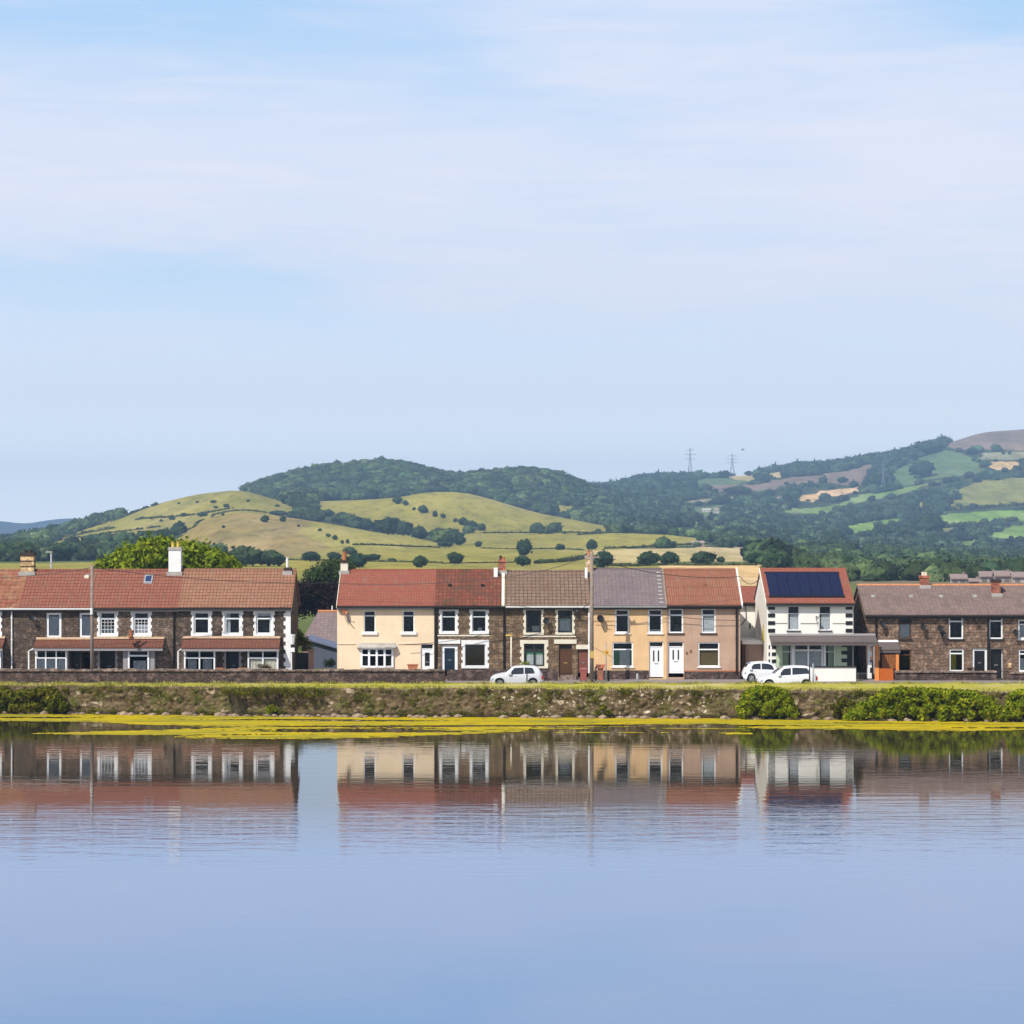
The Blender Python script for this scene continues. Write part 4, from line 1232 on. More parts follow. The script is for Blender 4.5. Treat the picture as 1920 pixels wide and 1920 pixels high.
# house 2
h = House('terraced_house', 'stone terraced house with two leaded upstairs windows in white toothed surrounds and a skylight', 174, 327, group=gA)
w1 = qw(182, 222, 1143, 1194); w2 = qw(245, 285, 1143, 1194)
h.body(M['stoneA2'], M['t_red'], 1139, 1068, [w1, w2, (187, 216, 1218, 1268, .8)], rx=(174, 335), depth=6.0)
h.gutter(174, 335, 'gutter', 'fascia')
h.window(*w1, surround='quoin', lead=True, arch=True, curtain=[('net', .1, .9, 0, .3)])
h.window(*w2, surround='quoin', lead=True, arch=True, curtain=[('net', .1, .9, 0, .45)])
h.canopy(174.2, 309, 1197, 1213, M['t_porch']); h.bay(242, 282, 1217, 1264, 1, curtain=[('netwhite', .25, .85, .15, .55)], transom=.25, fw=.13)
h.door(187, 216, 1218, 1268, M['black'], 'gutter', True, None, y=0.7)
h.quoins(187, -1, 1216, 1262, 'fascia', 7, .22, 'door_surround'); h.quoins(216, 1, 1216, 1262, 'fascia', 7, .22, 'door_surround')
h.band('side_panel', 233, 241, 1218, 1262, 'fascia', .55); h.band('side_panel', 284, 292, 1218, 1262, 'fascia', .55)
h.downpipe(326, 1143, 1262, 'black')
mk = MB(); z_ = h.roof_z(1.6)
for (a_, b_, c_, d_) in ((262, 278, 0, .1), (262, 278, .62, .72)): mk.prismx([(1.25 + c_, h.roof_z(1.25 + c_) + .07), (1.25 + d_, h.roof_z(1.25 + d_) + .07), (1.25 + d_, h.roof_z(1.25 + d_) - .02), (1.25 + c_, h.roof_z(1.25 + c_) - .02)], h.X(a_), h.X(b_))
for (a_, b_) in ((262, 264.5), (275.5, 278)): mk.prismx([(1.352, h.roof_z(1.352) + .07), (1.868, h.roof_z(1.868) + .07), (1.868, h.roof_z(1.868) - .02), (1.352, h.roof_z(1.352) - .02)], h.X(a_), h.X(b_))
sk = mk.build('skylight', M['grey_metal'], h.root); sk.location = (0, 0.5, 0.5 * h.sl + 0.02)
mk = MB(); mk.quad((h.X(264), 1.33, h.roof_z(1.33) + .045), (h.X(276), 1.33, h.roof_z(1.33) + .045), (h.X(276), 1.89, h.roof_z(1.89) + .045), (h.X(264), 1.89, h.roof_z(1.89) + .045)); mk.build('pane', m_plain('skylight_glass', (0.03, 0.05, 0.12), 0.1, spec=0.6), sk)
h.chimney(316, 339, 1026, 'white', cap='lead', pots=((.3, .38, .13, 'yellowpot'), (.72, .42, .12, 'yellowpot')))
# house 3
h = House('terraced_house', 'end terraced house with three white-surrounded upstairs windows and white corner quoins', 327, 545, group=gA)
W3 = [qw(358, 398, 1143, 1193), qw(416, 456, 1143, 1193), qw(475, 515, 1143, 1193)]
h.body(M['stoneA'], M['t_orange'], 1138, 1067, W3 + [(424, 448, 1216, 1268, .8)], rx=(335, 548.5), depth=6.0)
h.gutter(335, 547.5, 'gutter', 'fascia')
h.window(*W3[0], surround='quoin'); h.window(*W3[1], surround='quoin', arch=True, curtain=[('net', .05, .35, 0, 1)])
h.window(*W3[2], surround='quoin', arch=True, curtain=[('netwhite', .82, .98, 0, .65), ('net', .05, .95, .8, 1)])
h.canopy(343, 526, 1196, 1214, M['t_porch'])
h.bay(347, 405, 1217, 1262, 2, curtain=[('net', .12, .4, 0, .6), ('net', .6, .9, 0, .6)]); h.bay(466, 523, 1217, 1262, 2, curtain=[('cream_trim', .03, .97, 0, .6)])
h.door(424, 448, 1216, 1268, M['bluedoor'], 'gutter', True, None, y=.7)
h.quoins(424, -1, 1218, 1262, 'fascia', 7, .24, 'door_surround'); h.quoins(448, 1, 1218, 1262, 'fascia', 7, .24, 'door_surround')
h.quoins(545, -1, 1142, 1264, 'white', 16, .5, 'corner_quoins', .72)
mp_ = MB(); mp_.tube([(h.X(343), -1.0, h.Z(1216)), (h.X(337), -0.75, h.Z(1220)), (h.X(337), -0.75, h.Z(1262))], .06, 8); mp_.build('canopy_downpipe', M['white'], h.root)
h.chimney(533, 545, 1064, 'lead', pots=((.4, .72, .09, 'white'),), flash='lead')

# --- middle terrace -----------------------------------------------------
gB = 'terraced houses right of the lane'
h = House('terraced_house', 'smooth cream house with a shallow bow window and white door, nearest the lane', 632, 815, group=gB)
w1 = (682, 704, 1145, 1186); w2 = (755, 777, 1145, 1186); w3 = (676, 738, 1213, 1250)
h.body(M['cream'], M['t_plain'], 1135, 1068, [w1, w2, (789, 813, 1207, 1268)], rx=(632, 815))
h.gutter(632, 815, 'gutter', 'fascia')
for w in (w1, w2): h.window(*w, curtain=None, fw=.07, trim='white', transom=.24); h.band('sill_block', w[0] - 4, w[1] + 4, 1184.5, 1190, 'white', .12)
# bow window
def bow(h, px0, px1, zt_py, zb_py):
    x0, x1 = h.X(px0), h.X(px1); zt, zb = h.Z(zt_py), h.Z(zb_py); n = 4
    P = [Vector((x0 + (x1 - x0) * k / n, -0.5 * math.sin(math.pi * (0.12 + 0.76 * k / n)) + 0.1, 0)) for k in range(n + 1)]
    mb = MB()
    for k, p in enumerate(P): mb.box(p.x - .075, p.x + .075, p.y - .05, p.y + .06, zb, zt)
    for a_, b_ in zip(P[:-1], P[1:]):
        for (z0, z1) in ((zb - .02, zb + .12), (zt - .1, zt), (zt - .55, zt - .45)):
            i = len(mb.v)
            mb.v += [(a_.x, a_.y - .04, z0), (b_.x, b_.y - .04, z0), (b_.x, b_.y + .05, z0), (a_.x, a_.y + .05, z0), (a_.x, a_.y - .04, z1), (b_.x, b_.y - .04, z1), (b_.x, b_.y + .05, z1), (a_.x, a_.y + .05, z1)]
            mb.f += [(i, i + 1, i + 5, i + 4), (i + 4, i + 5, i + 6, i + 7), (i, i + 3, i + 2, i + 1)]
    w = mb.build('bow_window', M['upvc'], h.root)
    mp = MB()
    for a_, b_ in zip(P[:-1], P[1:]): mp.quad((a_.x, a_.y, zb), (b_.x, b_.y, zb), (b_.x, b_.y, zt), (a_.x, a_.y, zt))
    mp.build('pane', M['glass'], w)
    md = MB(); md.box(x0, x1, -.03, -.004, zb, zt); md.build('room_shade_panel', M['dark'], w)  # added dark panel, painted shade behind the bow panes
    mw = MB()
    pts = [(p.x, p.y + .03) for p in P]; zz0 = -.2
    i = len(mw.v)
    for (x, y) in [(x0, -.003)] + pts + [(x1, -.003)]: mw.v += [(x, y, zz0), (x, y, zb - .02)]
    for k in range(len(pts) + 1): mw.f.append((i + 2 * k, i + 2 * k + 2, i + 2 * k + 3, i + 2 * k + 1))
    mw.build('bow_wall', M['cream'], w)
    mc = MB(); top = [(x0 - .35, -.003)] + [(p.x + (p.x - (x0 + x1) / 2) * .25, p.y - .28) for p in P] + [(x1 + .35, -.003)]
    i = len(mc.v); n2 = len(top)
    mc.v += [(x, y, zt + .003) for x, y in top] + [(x, y, zt + .10) for x, y in top] + [(x0 * .9, -.003, zt + .33), (x1 * .9 + 0.0, -.003, zt + .33)]
    mc.v[-2] = (x0 + .1 - .35, -.003, zt + .35); mc.v[-1] = (x1 + .25, -.003, zt + .35)
    mc.f.append(tuple(range(i, i + n2)))
    for k in range(n2 - 1): mc.f.append((i + k, i + k + 1, i + n2 + k + 1, i + n2 + k))
    mc.f.append(tuple([i + n2 + k for k in range(n2)] + [i + 2 * n2 + 1, i + 2 * n2]))
    mc.build('canopy', m_plain('pale_lead_canopy', (0.5, 0.46, 0.42), 0.7, 0.3, 3), w)
bow(h, 678, 736, 1215, 1251)
h.band('string_course', 632.5, 667, 1206, 1208, 'cream', .05); h.band('string_course', 746, 787, 1206, 1208, 'cream', .05)
h.door(789, 813, 1207, 1262, M['upvc'], 'upvc', True, 'half')
h.dish(646, 1146, .24, 'terracotta')
mp_ = MB(); mp_.tube([(h.X(652), -.02, h.Z(1150)), (h.X(653), -.02, h.Z(1160)), (h.X(657), -.02, h.Z(1170)), (h.X(664), -.02, h.Z(1178))], .035, 5); mp_.build('cable', M['pole_wood'], h.root)
h.chimney(638.5, 652, 1050, 'cream_trim', cap='brick_d', pots=((.5, .62, .16, 'terracotta'),))
mp_ = MB(); mp_.prismx([(-.32, h.ze + .05), (h.ry, h.zr + .05), (h.ry, h.zr - .2), (-.32, h.ze - .2)], h.X(631), h.X(632.2)); mp_.build('verge_trim', M['cream_trim'], h.root)

h = House('terraced_house', 'tan stone house under dark mossy red tiles, with dark blue door and white toothed surrounds', 815, 946, group=gB)
Wb = [qw(823, 860, 1140, 1189), qw(880, 917, 1140, 1189), qw(865, 917, 1200, 1253, .26, .3)]
h.body(M['stoneB'], M['t_moss'], 1135, 1068, Wb + [(828, 858, 1210, 1268)], rx=(815, 940))
h.gutter(815, 946, 'gutter', 'gutter')
h.window(*Wb[0], surround='quoin', transom=.3, fw=.07); h.window(*Wb[1], surround='quoin', transom=.3, fw=.07, curtain=[('netwhite', .4, .7, 0, .2)])
h.window(*Wb[2], surround='quoin', sw=.26, top=.3, transom=0, fw=.05, curtain=[('brown_c', .02, .98, 0, 1)])
h.door(828, 858, 1210, 1256, M['bluedoor'], 'upvc', False, None, fw=.2)
h.band('lintel', 822, 863, 1199, 1207, 'white', .07)
h.band('string_course', 820, 918, 1190.5, 1193, 'cream_trim', .05)
h.downpipe(816.5, 1141, 1262, 'black', r=.09); h.downpipe(945, 1141, 1262, 'black', r=.07)
h.chimney(934.5, 948, 1049, 'brick_r', cap='brick_r', pots=((.3, .28, .1, 'brick_d'), (.7, .18, .1, 'terracotta')), d=.8)
mp_ = MB(); mp_.prismx([(-.34, h.ze + .09), (h.ry - .5, h.roof_z(h.ry - .5) + .09), (h.ry - .5, h.roof_z(h.ry - .5) - .1), (-.34, h.ze - .12)], h.X(940.5), h.X(946)); mp_.build('verge_trim', M['cream_trim'], h.root)
mp_ = MB(); mp_.box(h.X(925), h.X(932.5), h.ry - .9, h.ry - .75, h.roof_z(h.ry - .8) - .1, h.roof_z(h.ry - .8) + .62); mp_.build('parging', M['white'], h.root)
for px_ in (842, 904):
    mp_ = MB(); mp_.prismx([(1.9, h.roof_z(1.9) + .02), (1.9, h.roof_z(1.9) + .2), (2.15, h.roof_z(2.15) + .06), (2.15, h.roof_z(2.15) + .01)], h.X(px_ - 3), h.X(px_ + 3)); mp_.build('roof_vent', M['black'], h.root)

h = House('terraced_house', 'tan stone house under grey-brown tiles with brown front door, behind the hatchback', 946, 1111, group=gB)
Wc = [qw(981, 1020, 1140, 1190), qw(1041, 1078, 1140, 1190), qw(975, 1028, 1200, 1253, .28, .26)]
h.body(M['stoneB'], M['t_brown'], 1135, 1070, Wc + [(1048, 1073, 1208, 1270), (1083, 1104, 1218, 1270)], rx=(947, 1107))
h.gutter(948, 1107, 'white', 'gutter')
h.window(*Wc[0], surround='quoin', trim='cream_trim', frame='gutter', transom=.18, curtain=[('net', .4, .95, 0, .3)])
h.window(*Wc[1], surround='quoin', trim='cream_trim', frame='gutter', transom=.28, curtain=[('netwhite', .1, .9, 0, .62), ('green_c', .3, .7, .55, .66)])
h.window(*Wc[2], surround='quoin', trim='cream_trim', sw=.28, top=.26, frame='gutter', transom=.28, mull=1, curtain=[('green_c', .05, .98, .5, .72), ('netwhite', .12, .98, 0, .5), ('green_c', .02, .14, 0, .6)])
h.door(1048, 1073, 1208, 1264, M['brownwood'], 'brownwood', True, None, knob='yellowpot')
h.band('lintel', 1039, 1081, 1199, 1207, 'cream_trim', .08)
h.door(1083, 1104, 1218, 1262, M['reddoor'], 'stoneB', False, None); h.band('lintel', 1080, 1105, 1209, 1217, 'cream_trim', .07)
h.band('string_course', 980, 1080, 1192, 1194.5, 'cream_trim', .05)
h.band('doorstep', 1050, 1080, 1265, 1274, 'coping', .6)
h.downpipe(1105, 1141, 1262, 'white', r=.09)
h.dish(1025, 1164, .27); h.dish(1078, 1143, .22)
h.chimney(1099, 1112, 1042, 'brick_y', cap='cream_trim', bands=(.5,), pots=((.5, .38, .17, 'terracotta'),), d=.8)
mp_ = MB(); mp_.box(h.X(1099), h.X(1104), h.ry - .95, h.ry - .8, h.roof_z(h.ry - .9) - .3, h.roof_z(h.ry - .9) + .75); mp_.build('parging', M['white'], h.root)

h = House('terraced_house', 'apricot rendered house under purple slate roof with white door, beside the telegraph pole', 1112, 1250, group=gB)
Wd = [(1153, 1180, 1142, 1187), (1215, 1242, 1142, 1187), (1148, 1187, 1204, 1250)]
h.body(M['apricot'], M['t_slate'], 1135, 1066, Wd + [(1217, 1244, 1203, 1272)], rx=(1108, 1247), ridge_mat=M['canopy_grey'])
h.gutter(1110, 1250, 'grey_metal', 'gutter')
h.window(*Wd[0], fw=.11, transom=.25, trim='white'); h.window(*Wd[1], fw=.11, transom=.25, trim='white', curtain=[('net', .1, .9, 0, .15)])
h.window(*Wd[2], fw=.09, transom=.3, mull=0, curtain=[('netwhite', .35, .85, 0, .66), ('green_c', .12, .34, 0, .68), ('green_c', .86, .97, 0, .68), ('netwhite', .02, .11, 0, .6)])
h.door(1217, 1244, 1203, 1270, M['upvc'], 'upvc', True, 'slots')
h.band('plinth', 1112.4, 1216, 1257, 1283, 'stoneG', .05)
h.dish(1126, 1160, .3)
mp_ = MB()
for k in range(9):
    z = 1075 + k * 7
    y_ = (1 - (z - 1066) / 69) * (h.ry + h.ov) - h.ov
    mp_.prismx([(y_, h.roof_z(y_) + .035), (y_ + .12, h.roof_z(y_ + .12) + .035), (y_ + .12, h.roof_z(y_ + .12) + .02), (y_, h.roof_z(y_) + .02)], h.X(1236), h.X(1244))
mp_.build('roof_edge_soakers', M['lead'], h.root)

h = House('terraced_house', 'pinkish pebble-dashed house with white door, at the right end of its terrace', 1250, 1388, group=gB)
We = [(1254, 1281, 1141, 1187), (1315, 1342, 1141, 1187), (1309, 1349, 1204, 1250)]
h.body(M['pebble'], M['t_redbrown'], 1134, 1067, We + [(1253, 1282, 1203, 1270)], rx=(1247, 1389))
h.gutter(1250, 1390, 'gutter', 'gutter')
h.window(*We[0], fw=.1, transom=.27, sillmat='gutter'); h.window(*We[1], fw=.1, transom=.27, sillmat='gutter', curtain=[('net', .05, .95, 0, .72)])
h.window(*We[2], fw=.09, transom=.3, curtain=[('brown_c', .02, .98, 0, .7)])
h.door(1253, 1282, 1203, 1263, M['upvc'], 'upvc', True, 'slots')
h.band('plinth', 1283, 1387, 1259, 1283, 'stoneG', .05); h.band('string_course', 1283, 1387, 1257, 1259, 'terracotta', .055)
h.downpipe(1381, 1141, 1262, 'black', r=.07)
mp_ = MB(); mp_.prismx([(-.36, h.ze + .1), (h.ry, h.zr + .12), (h.ry, h.zr - .2), (-.36, h.ze - .22)], h.X(1389.2), h.X(1392)); mp_.build('verge_trim', M['white'], h.root)
mp_ = MB(); mp_.box(h.X(1286), h.X(1289), -.06, -.003, h.Z(1226), h.Z(1222)); mp_.box(h.X(1293), h.X(1296), -.06, -.003, h.Z(1223), h.Z(1218)); mp_.build('gas_hatch', M['brick_r'], h.root)
mp_ = MB(); mp_.prismx([(1.9, h.roof_z(1.9) + .02), (1.9, h.roof_z(1.9) + .18), (2.15, h.roof_z(2.15) + .06), (2.15, h.roof_z(2.15) + .01)], h.X(1322), h.X(1328)); mp_.build('roof_vent', M['brick_r'], h.root)
mp_ = MB(); mp_.prismx([(-.34, h.ze + .07), (h.ry, h.zr + .07), (h.ry, h.zr - .05), (-.34, h.ze - .05)], h.X(1247.2), h.X(1250.5)); mp_.build('party_wall_capping', M['pole_wood'], h.root)

# --- white cottage and garage between the terraces ------------------------
h = House('back_house', 'small white house with red roof, set back left of the solar panel house', 1378, 1452, Y=178.5)
h.body(M['whiterender'], M['t_plain'], 1129, 1100, [(1404, 1408, 1168, 1180)], depth=6, wx=(1383, 1449))
h.gutter(1378, 1452, 'gutter', 'gutter')
h.window(1404, 1408, 1168, 1180, sill=False, transom=0, fw=.03)
mp_ = MB(); mp_.tube([(h.X(1398), -.05, h.Z(1135)), (h.X(1399), -.05, h.Z(1160)), (h.X(1390), -.05, h.Z(1172))], .03, 6); mp_.build('cable', M['gutter'], h.root)
h = House('garage', 'low flat-roofed pinkish-brown garage with white fascia, left of the solar panel house', 1397, 1442, Y=172.5, cat='garage')
def garage(h):
    mb = MB(); zt = h.Z(1208)
    mb.box(h.X(1398), h.X(1441), 0, 5, -.3, zt); mb.build('wall', M['garage'], h.root)
    m2 = MB(); m2.box(h.X(1392), h.X(1442), -.12, 5.1, zt + .003, zt + .26); m2.build('roof', M['white'], h.root)
    m3 = MB(); m3.box(h.X(1402), h.X(1438), -.05, -.003, -.15, h.Z(1214))
    for k in range(6): m3.box(h.X(1403 + k * 6), h.X(1406 + k * 6), -.07, -.05, -.1, h.Z(1216))
    m3.build('garage_door', M['garage'], h.root)
    m4 = MB(); m4.box(h.X(1392.5), h.X(1396), -.1, 0, -.3, zt - .02); m4.build('side_post', M['brownwood'], h.root)
garage(h)

# --- solar panel house ------------------------------------------------------
h = House('detached_house', 'white rendered house with dark solar panels on its red roof and black corner quoins', 1438, 1600, Y=170.0)
Wf = [(1477, 1499, 1136, 1182), (1536, 1558, 1136, 1182)]
h.body(M['whiterender'], M['t_plain'], 1130, 1066, Wf + [(1466, 1566, 1204, 1256, .25)], rx=(1436, 1601), depth=8.4, ov=.35)
h.gutter(1436, 1601, 'gutter', 'fascia')
for w in Wf: h.window(*w, fw=.06, transom=.32, sillmat='gutter', curtain=[('net', .2, .98, 0, .65), ('netwhite', .4, .8, 0, .3)])
h.quoins(1440, 1, 1136, 1186, 'black', 7, .5, 'corner_quoins', .5, True); h.quoins(1598.5, -1, 1136, 1186, 'black', 7, .5, 'corner_quoins', .5, True)
h.quoins(1441, 1, 1210, 1256, 'black', 7, .55, 'corner_quoins', .5, True); h.quoins(1598.5, -1, 1206, 1256, 'black', 7, .8, 'corner_quoins', .5)
h.band('painted_panel', 1454, 1466, 1204, 1258, 'palegreen', .02); h.band('painted_panel', 1566, 1592, 1204, 1258, 'palegreen', .02)
for (a_, b_, cur) in ((1466, 1484, None), (1548, 1566, None)): h.window(a_, b_, 1204, 1256, frame='upvc', transom=.35, fw=.05, y=.2, sill=False, curtain=[('palegreen', .0, .75, 0, 1)] if a_ < 1500 else [('palegreen', .3, 1, 0, 1)])
h.window(1488, 1544, 1204, 1256, frame='upvc', transom=.3, fw=.13, mull=1, y=.18, sill=False, curtain=[('netwhite', .05, .95, 0, .68)])
h.band('window_pier', 1484, 1488, 1204, 1256, 'white', .03); h.band('window_pier', 1544, 1548, 1204, 1256, 'white', .03)
c_ = h.canopy(1442, 1641, 1191, 1203, M['canopy_grey'], dep=1.2, flash='fascia', face='canopy_grey')
h.post(1441, 1444, 1205, 1262, 'white', y=-1.1); h.post(1633.5, 1635.5, 1207, 1262, 'grey_metal', y=-1.1)
mb = MB(); o_ = h.ov
for c in range(7):
    for r in range(2):
        xa = h.X(1444) + (h.X(1584) - h.X(1444)) * c / 7; xb = h.X(1444) + (h.X(1584) - h.X(1444)) * (c + 1) / 7
        ya = .35 + r * 1.55; yb = ya + 1.52
        mb.prismx([(ya, h.roof_z(ya) + .10), (yb, h.roof_z(yb) + .10), (yb, h.roof_z(yb) + .145), (ya, h.roof_z(ya) + .145)], xa + .012, xb - .012)
sp = mb.build('solar_panel', m_plain('solar_cells', (0.013, 0.016, 0.05), 0.25, 0.1, spec=0.5), h.root)
mb = MB()
xa, xb = h.X(1444) - .05, h.X(1584) + .05
mb.prismx([(.27, h.roof_z(.27) + .02), (.34, h.roof_z(.34) + .02), (.34, h.roof_z(.34) + .15), (.27, h.roof_z(.27) + .15)], xa, xb)
mb.prismx([(3.44, h.roof_z(3.44) + .02), (3.5, h.roof_z(3.5) + .02), (3.5, h.roof_z(3.5) + .15), (3.44, h.roof_z(3.44) + .15)], xa, xb)
mb.build('panel_rail', M['black'], sp)
mp_ = MB(); mp_.prismx([(-.38, h.ze + .05), (h.ry, h.zr + .05), (h.ry, h.zr - .17), (-.38, h.ze - .17)], h.X(1434), h.X(1435.9)); mp_.build('verge_trim', M['cream_trim'], h.root)
mp_ = MB(); xg = h.X(1438) - .01
mp_.prismx([(1.5, h.Z(1205)), (3.0, h.Z(1205)), (2.25, h.Z(1172))], xg - .04, xg); mp_.build('gable_vent', M['ochre_c'], h.root)
h.dish(1531, 1158, .14, 'lead')
mb = MB(); mb.box(h.X(1445), h.X(1476), -.03, -.004, h.Z(1169.2), h.Z(1168)); mb.box(h.X(1501), h.X(1534), -.03, -.004, h.Z(1169.5), h.Z(1168.3)); mb.box(h.X(1561), h.X(1585), -.03, -.004, h.Z(1169.5), h.Z(1168.3)); mb.build('wall_cable', M['pole_wood'], h.root)

# --- right terrace ----------------------------------------------------------
gC = 'low stone terraced houses on the right'
h = House('terraced_house', 'low brown stone house with orange porch posts beside the dark passage', 1624, 1733, Y=171.5, group=gC)
Wg = [(1685, 1709, 1157, 1198), (1685, 1708, 1218, 1258)]
h.body(M['stoneC'], M['t_slateC'], 1152, 1096, Wg + [(1650, 1678, 1220, 1268, .9)], rx=(1621, 1733), ridge_mat=M['orange_ridge'], depth=7.5)
h.gutter(1621, 1733)
h.window(*Wg[0], frame='brownwood', transom=.3, fw=.08, curtain=[('net', .05, .95, 0, .7)], sillmat='gutter')
h.window(*Wg[1], frame='brownwood', transom=.25, fw=.08, sillmat='gutter', mull=0)
h.door(1650, 1678, 1220, 1268, M['brownwood'], 'brownwood', True, None, y=.7)
c_ = h.canopy(1646, 1684, 1203, 1217, M['canopy_grey'], dep=1.1, flash='white', face='canopy_grey')
h.downpipe(1642.5, 1158, 1200, 'black')
h.dish(1654, 1170, .26); h.dish(1762 - 32, 1176, .25)
h.quoins(1633, -1, 1158, 1262, 'white', 14, .2, 'corner_quoins', .6) if False else None
h.post(1636.5, 1643, 1206, 1250, 'orange', y=-1.05); h.post(1675.5, 1681, 1226, 1256, 'orange', y=-1.05)
mp_ = MB()
for k in range(6): mp_.box(h.X(1650 + k * 4.2), h.X(1653.8 + k * 4.2), -.98, -.94, h.Z(1252), h.Z(1226))
mp_.build('porch_panel', m_plain('red_brown_boards', (0.30, 0.11, 0.035), 0.7, 0.3, 4), h.root)
h.chimney(1727, 1742, 1079, 'brick_r', cap='brick_r', pots=((.35, .25, .11, 'cream_trim'), (.7, .22, .11, 'cream_trim')))
for px_ in (1645, 1717):
    mp_ = MB(); mp_.prismx([(1.9, h.roof_z(1.9) + .02), (1.9, h.roof_z(1.9) + .12), (2.2, h.roof_z(2.2) + .06), (2.2, h.roof_z(2.2) + .01)], h.X(px_ - 3.5), h.X(px_ + 3.5)); mp_.build('roof_vent', M['lead'], h.root)

h = House('terraced_house', 'low brown stone house with a yellow curtain downstairs and a white-framed dark door', 1733, 1852, Y=171.5, group=gC)
Wh = [(1779, 1806, 1157, 1198), (1780, 1807, 1217, 1259)]
h.body(M['stoneC'], M['t_slateC'], 1152, 1096, Wh + [(1823, 1851, 1216, 1262)], rx=(1733, 1852), ridge_mat=M['orange_ridge'], depth=7.5)
h.gutter(1733, 1852)
h.window(*Wh[0], fw=.1, transom=.2, sillmat='gutter'); h.window(*Wh[1], fw=.1, transom=.2, curtain=[('ochre_c', .1, .5, 0, .75)])
h.door(1823, 1851, 1216, 1262, M['black'], 'upvc', False, 'half', fw=.16)
h.dish(1762, 1178, .28); h.dish(1766, 1189, .22); h.dish(1828, 1160, .16)
h.band('meter_cover', 1813, 1826, 1251, 1253, 'brownwood', .2)
h.downpipe(1852.5, 1158, 1262, 'black', r=.08)
for px_ in (1774, 1838):
    mp_ = MB(); mp_.prismx([(1.9, h.roof_z(1.9) + .02), (1.9, h.roof_z(1.9) + .12), (2.2, h.roof_z(2.2) + .06), (2.2, h.roof_z(2.2) + .01)], h.X(px_ - 3.5), h.X(px_ + 3.5)); mp_.build('roof_vent', M['lead'], h.root)

h = House('terraced_house', 'low brown stone house at the right edge, black open doorway beside a black downpipe', 1852, 2010, Y=171.5, group=gC)
Wi = [(1854.5, 1880, 1156, 1198), (1909, 1936, 1162, 1198), (1910, 1937, 1218, 1259)]
h.body(M['stoneC'], M['t_slateC'], 1152, 1096, Wi + [(1857, 1881, 1216, 1272)], rx=(1852, 2012), ridge_mat=M['orange_ridge'], depth=7.5)
h.gutter(1852, 2012)
h.window(*Wi[0], fw=.1, transom=.2, sillmat='gutter'); h.window(*Wi[1], fw=.1, transom=.25, curtain=[('net', .05, .95, 0, .7)]); h.window(*Wi[2], fw=.1, transom=.2, curtain=[('netwhite', .05, .95, 0, .6)])
h.door(1857, 1881, 1216, 1272, M['black'], 'upvc', False, None, fw=.06, y=.3)
h.dish(1903, 1186, .26)
h.chimney(1862, 1876, 1086, 'brick_r', cap='brick_d', pots=(), y0=2.6)
mb = MB(); mb.box(h.X(1891), h.X(1896), -.05, -.003, h.Z(1252), h.Z(1243)); mb.build('meter_box', M['brick_y'], h.root)

# dark passage between the solar panel house and the right terrace: dark panel added for its shade, and bin
mb = MB(); mb.box(xw(1602, 176), xw(1624, 176), 176.0, 176.1, 1.0, zw(1206, 176)); o = mb.build('passage_shade_panel', M['gutter']); tag(o, 'tall dark panel added as shade in the passage right of the solar panel house', 'gate')
# white-painted quoined pillar at the passage
mb = MB(); x_ = xw(1628, 170)
for k in range(7):
    ww = .28 if k % 2 == 0 else .16
    mb.box(x_ - .05, x_ - .05 + ww, 169.9, 170.3, zw(1272, 170) + k * .39, zw(1272, 170) + (k + 1) * .39)
tag(mb.build('gate_pier', M['white']), 'white toothed gate pier between the dark passage and orange porch posts', 'pillar')

# --- lane between the terraces: back buildings ------------------------------
h = House('back_house', 'low rear building with grey hipped slate roof and orange ridge, seen down the lane', 560, 648, Y=196.0)
def backb(h):
    zt = zw(1212, 196) - h.base; zr = zw(1147, 199) - h.base
    mb = MB(); mb.box(h.X(566), h.X(648), 0, 7, -.3, zt); mb.build('wall', M['garage'], h.root)
    m2 = MB(); a, b = h.X(560), h.X(650); e = zt
    i = 0
    A = (a, -.3, e); B = (b, -.3, e); C = (b, 3.4, zr); D = (h.X(590), 3.4, zr); E = (a, 7.2, e); G = (b, 7.2, e)
    m2.v += [A, B, C, D, E, G]; m2.f += [(0, 1, 2, 3), (0, 3, 4), (3, 2, 5, 4), (0, 4, 5, 1)]
    r = m2.build('roof', M['t_gray'], h.root)
    m3 = MB(); m3.tube([(h.X(590), 3.4, zr + .03), (b, 3.4, zr + .03)], .11, 6); m3.build('ridge_tiles', M['orange_ridge'], r)
    m4 = MB(); m4.tube([(h.X(617), 3.4, zr), (h.X(617), 3.4, zr + .5)], .06, 6); m4.build('vent_pipe', M['white'], h.root)
backb(h)
h = House('outbuilding', 'low outbuilding with blue-grey sloping roof beside the cream house in the lane', 574, 632, Y=188.0, cat='outbuilding')
def outb(h):
    mb = MB(); i = 0
    zl, zr_ = h.Z(1200), h.Z(1216)
    mb.prism([(h.X(578), -.3), (h.X(632), -.3), (h.X(632), zr_), (h.X(578), zl)], 0, 5); mb.build('wall', m_plain('blue_grey_cladding', (0.10, 0.11, 0.16), 0.8), h.root)
    m2 = MB(); m2.prism([(h.X(572), zl + .05), (h.X(635), zr_ - .03), (h.X(635), zr_ + .1), (h.X(572), zl + .2)], -.3, 5.3); m2.build('roof', m_plain('blue_grey_sheet', (0.16, 0.18, 0.27), 0.6), h.root)
outb(h)
mb = MB(); mb.box(xw(549, 174), xw(578, 174), 174, 174.08, 1.0, zw(1224, 174))
for k in range(5): mb.box(xw(549 + k * 6, 174), xw(550 + k * 6, 174), 173.96, 174, 1.0, zw(1224, 174))
tag(mb.build('lane_gate', M['gutter']), 'tall black gate beside the end terrace house, at the lane', 'gate')
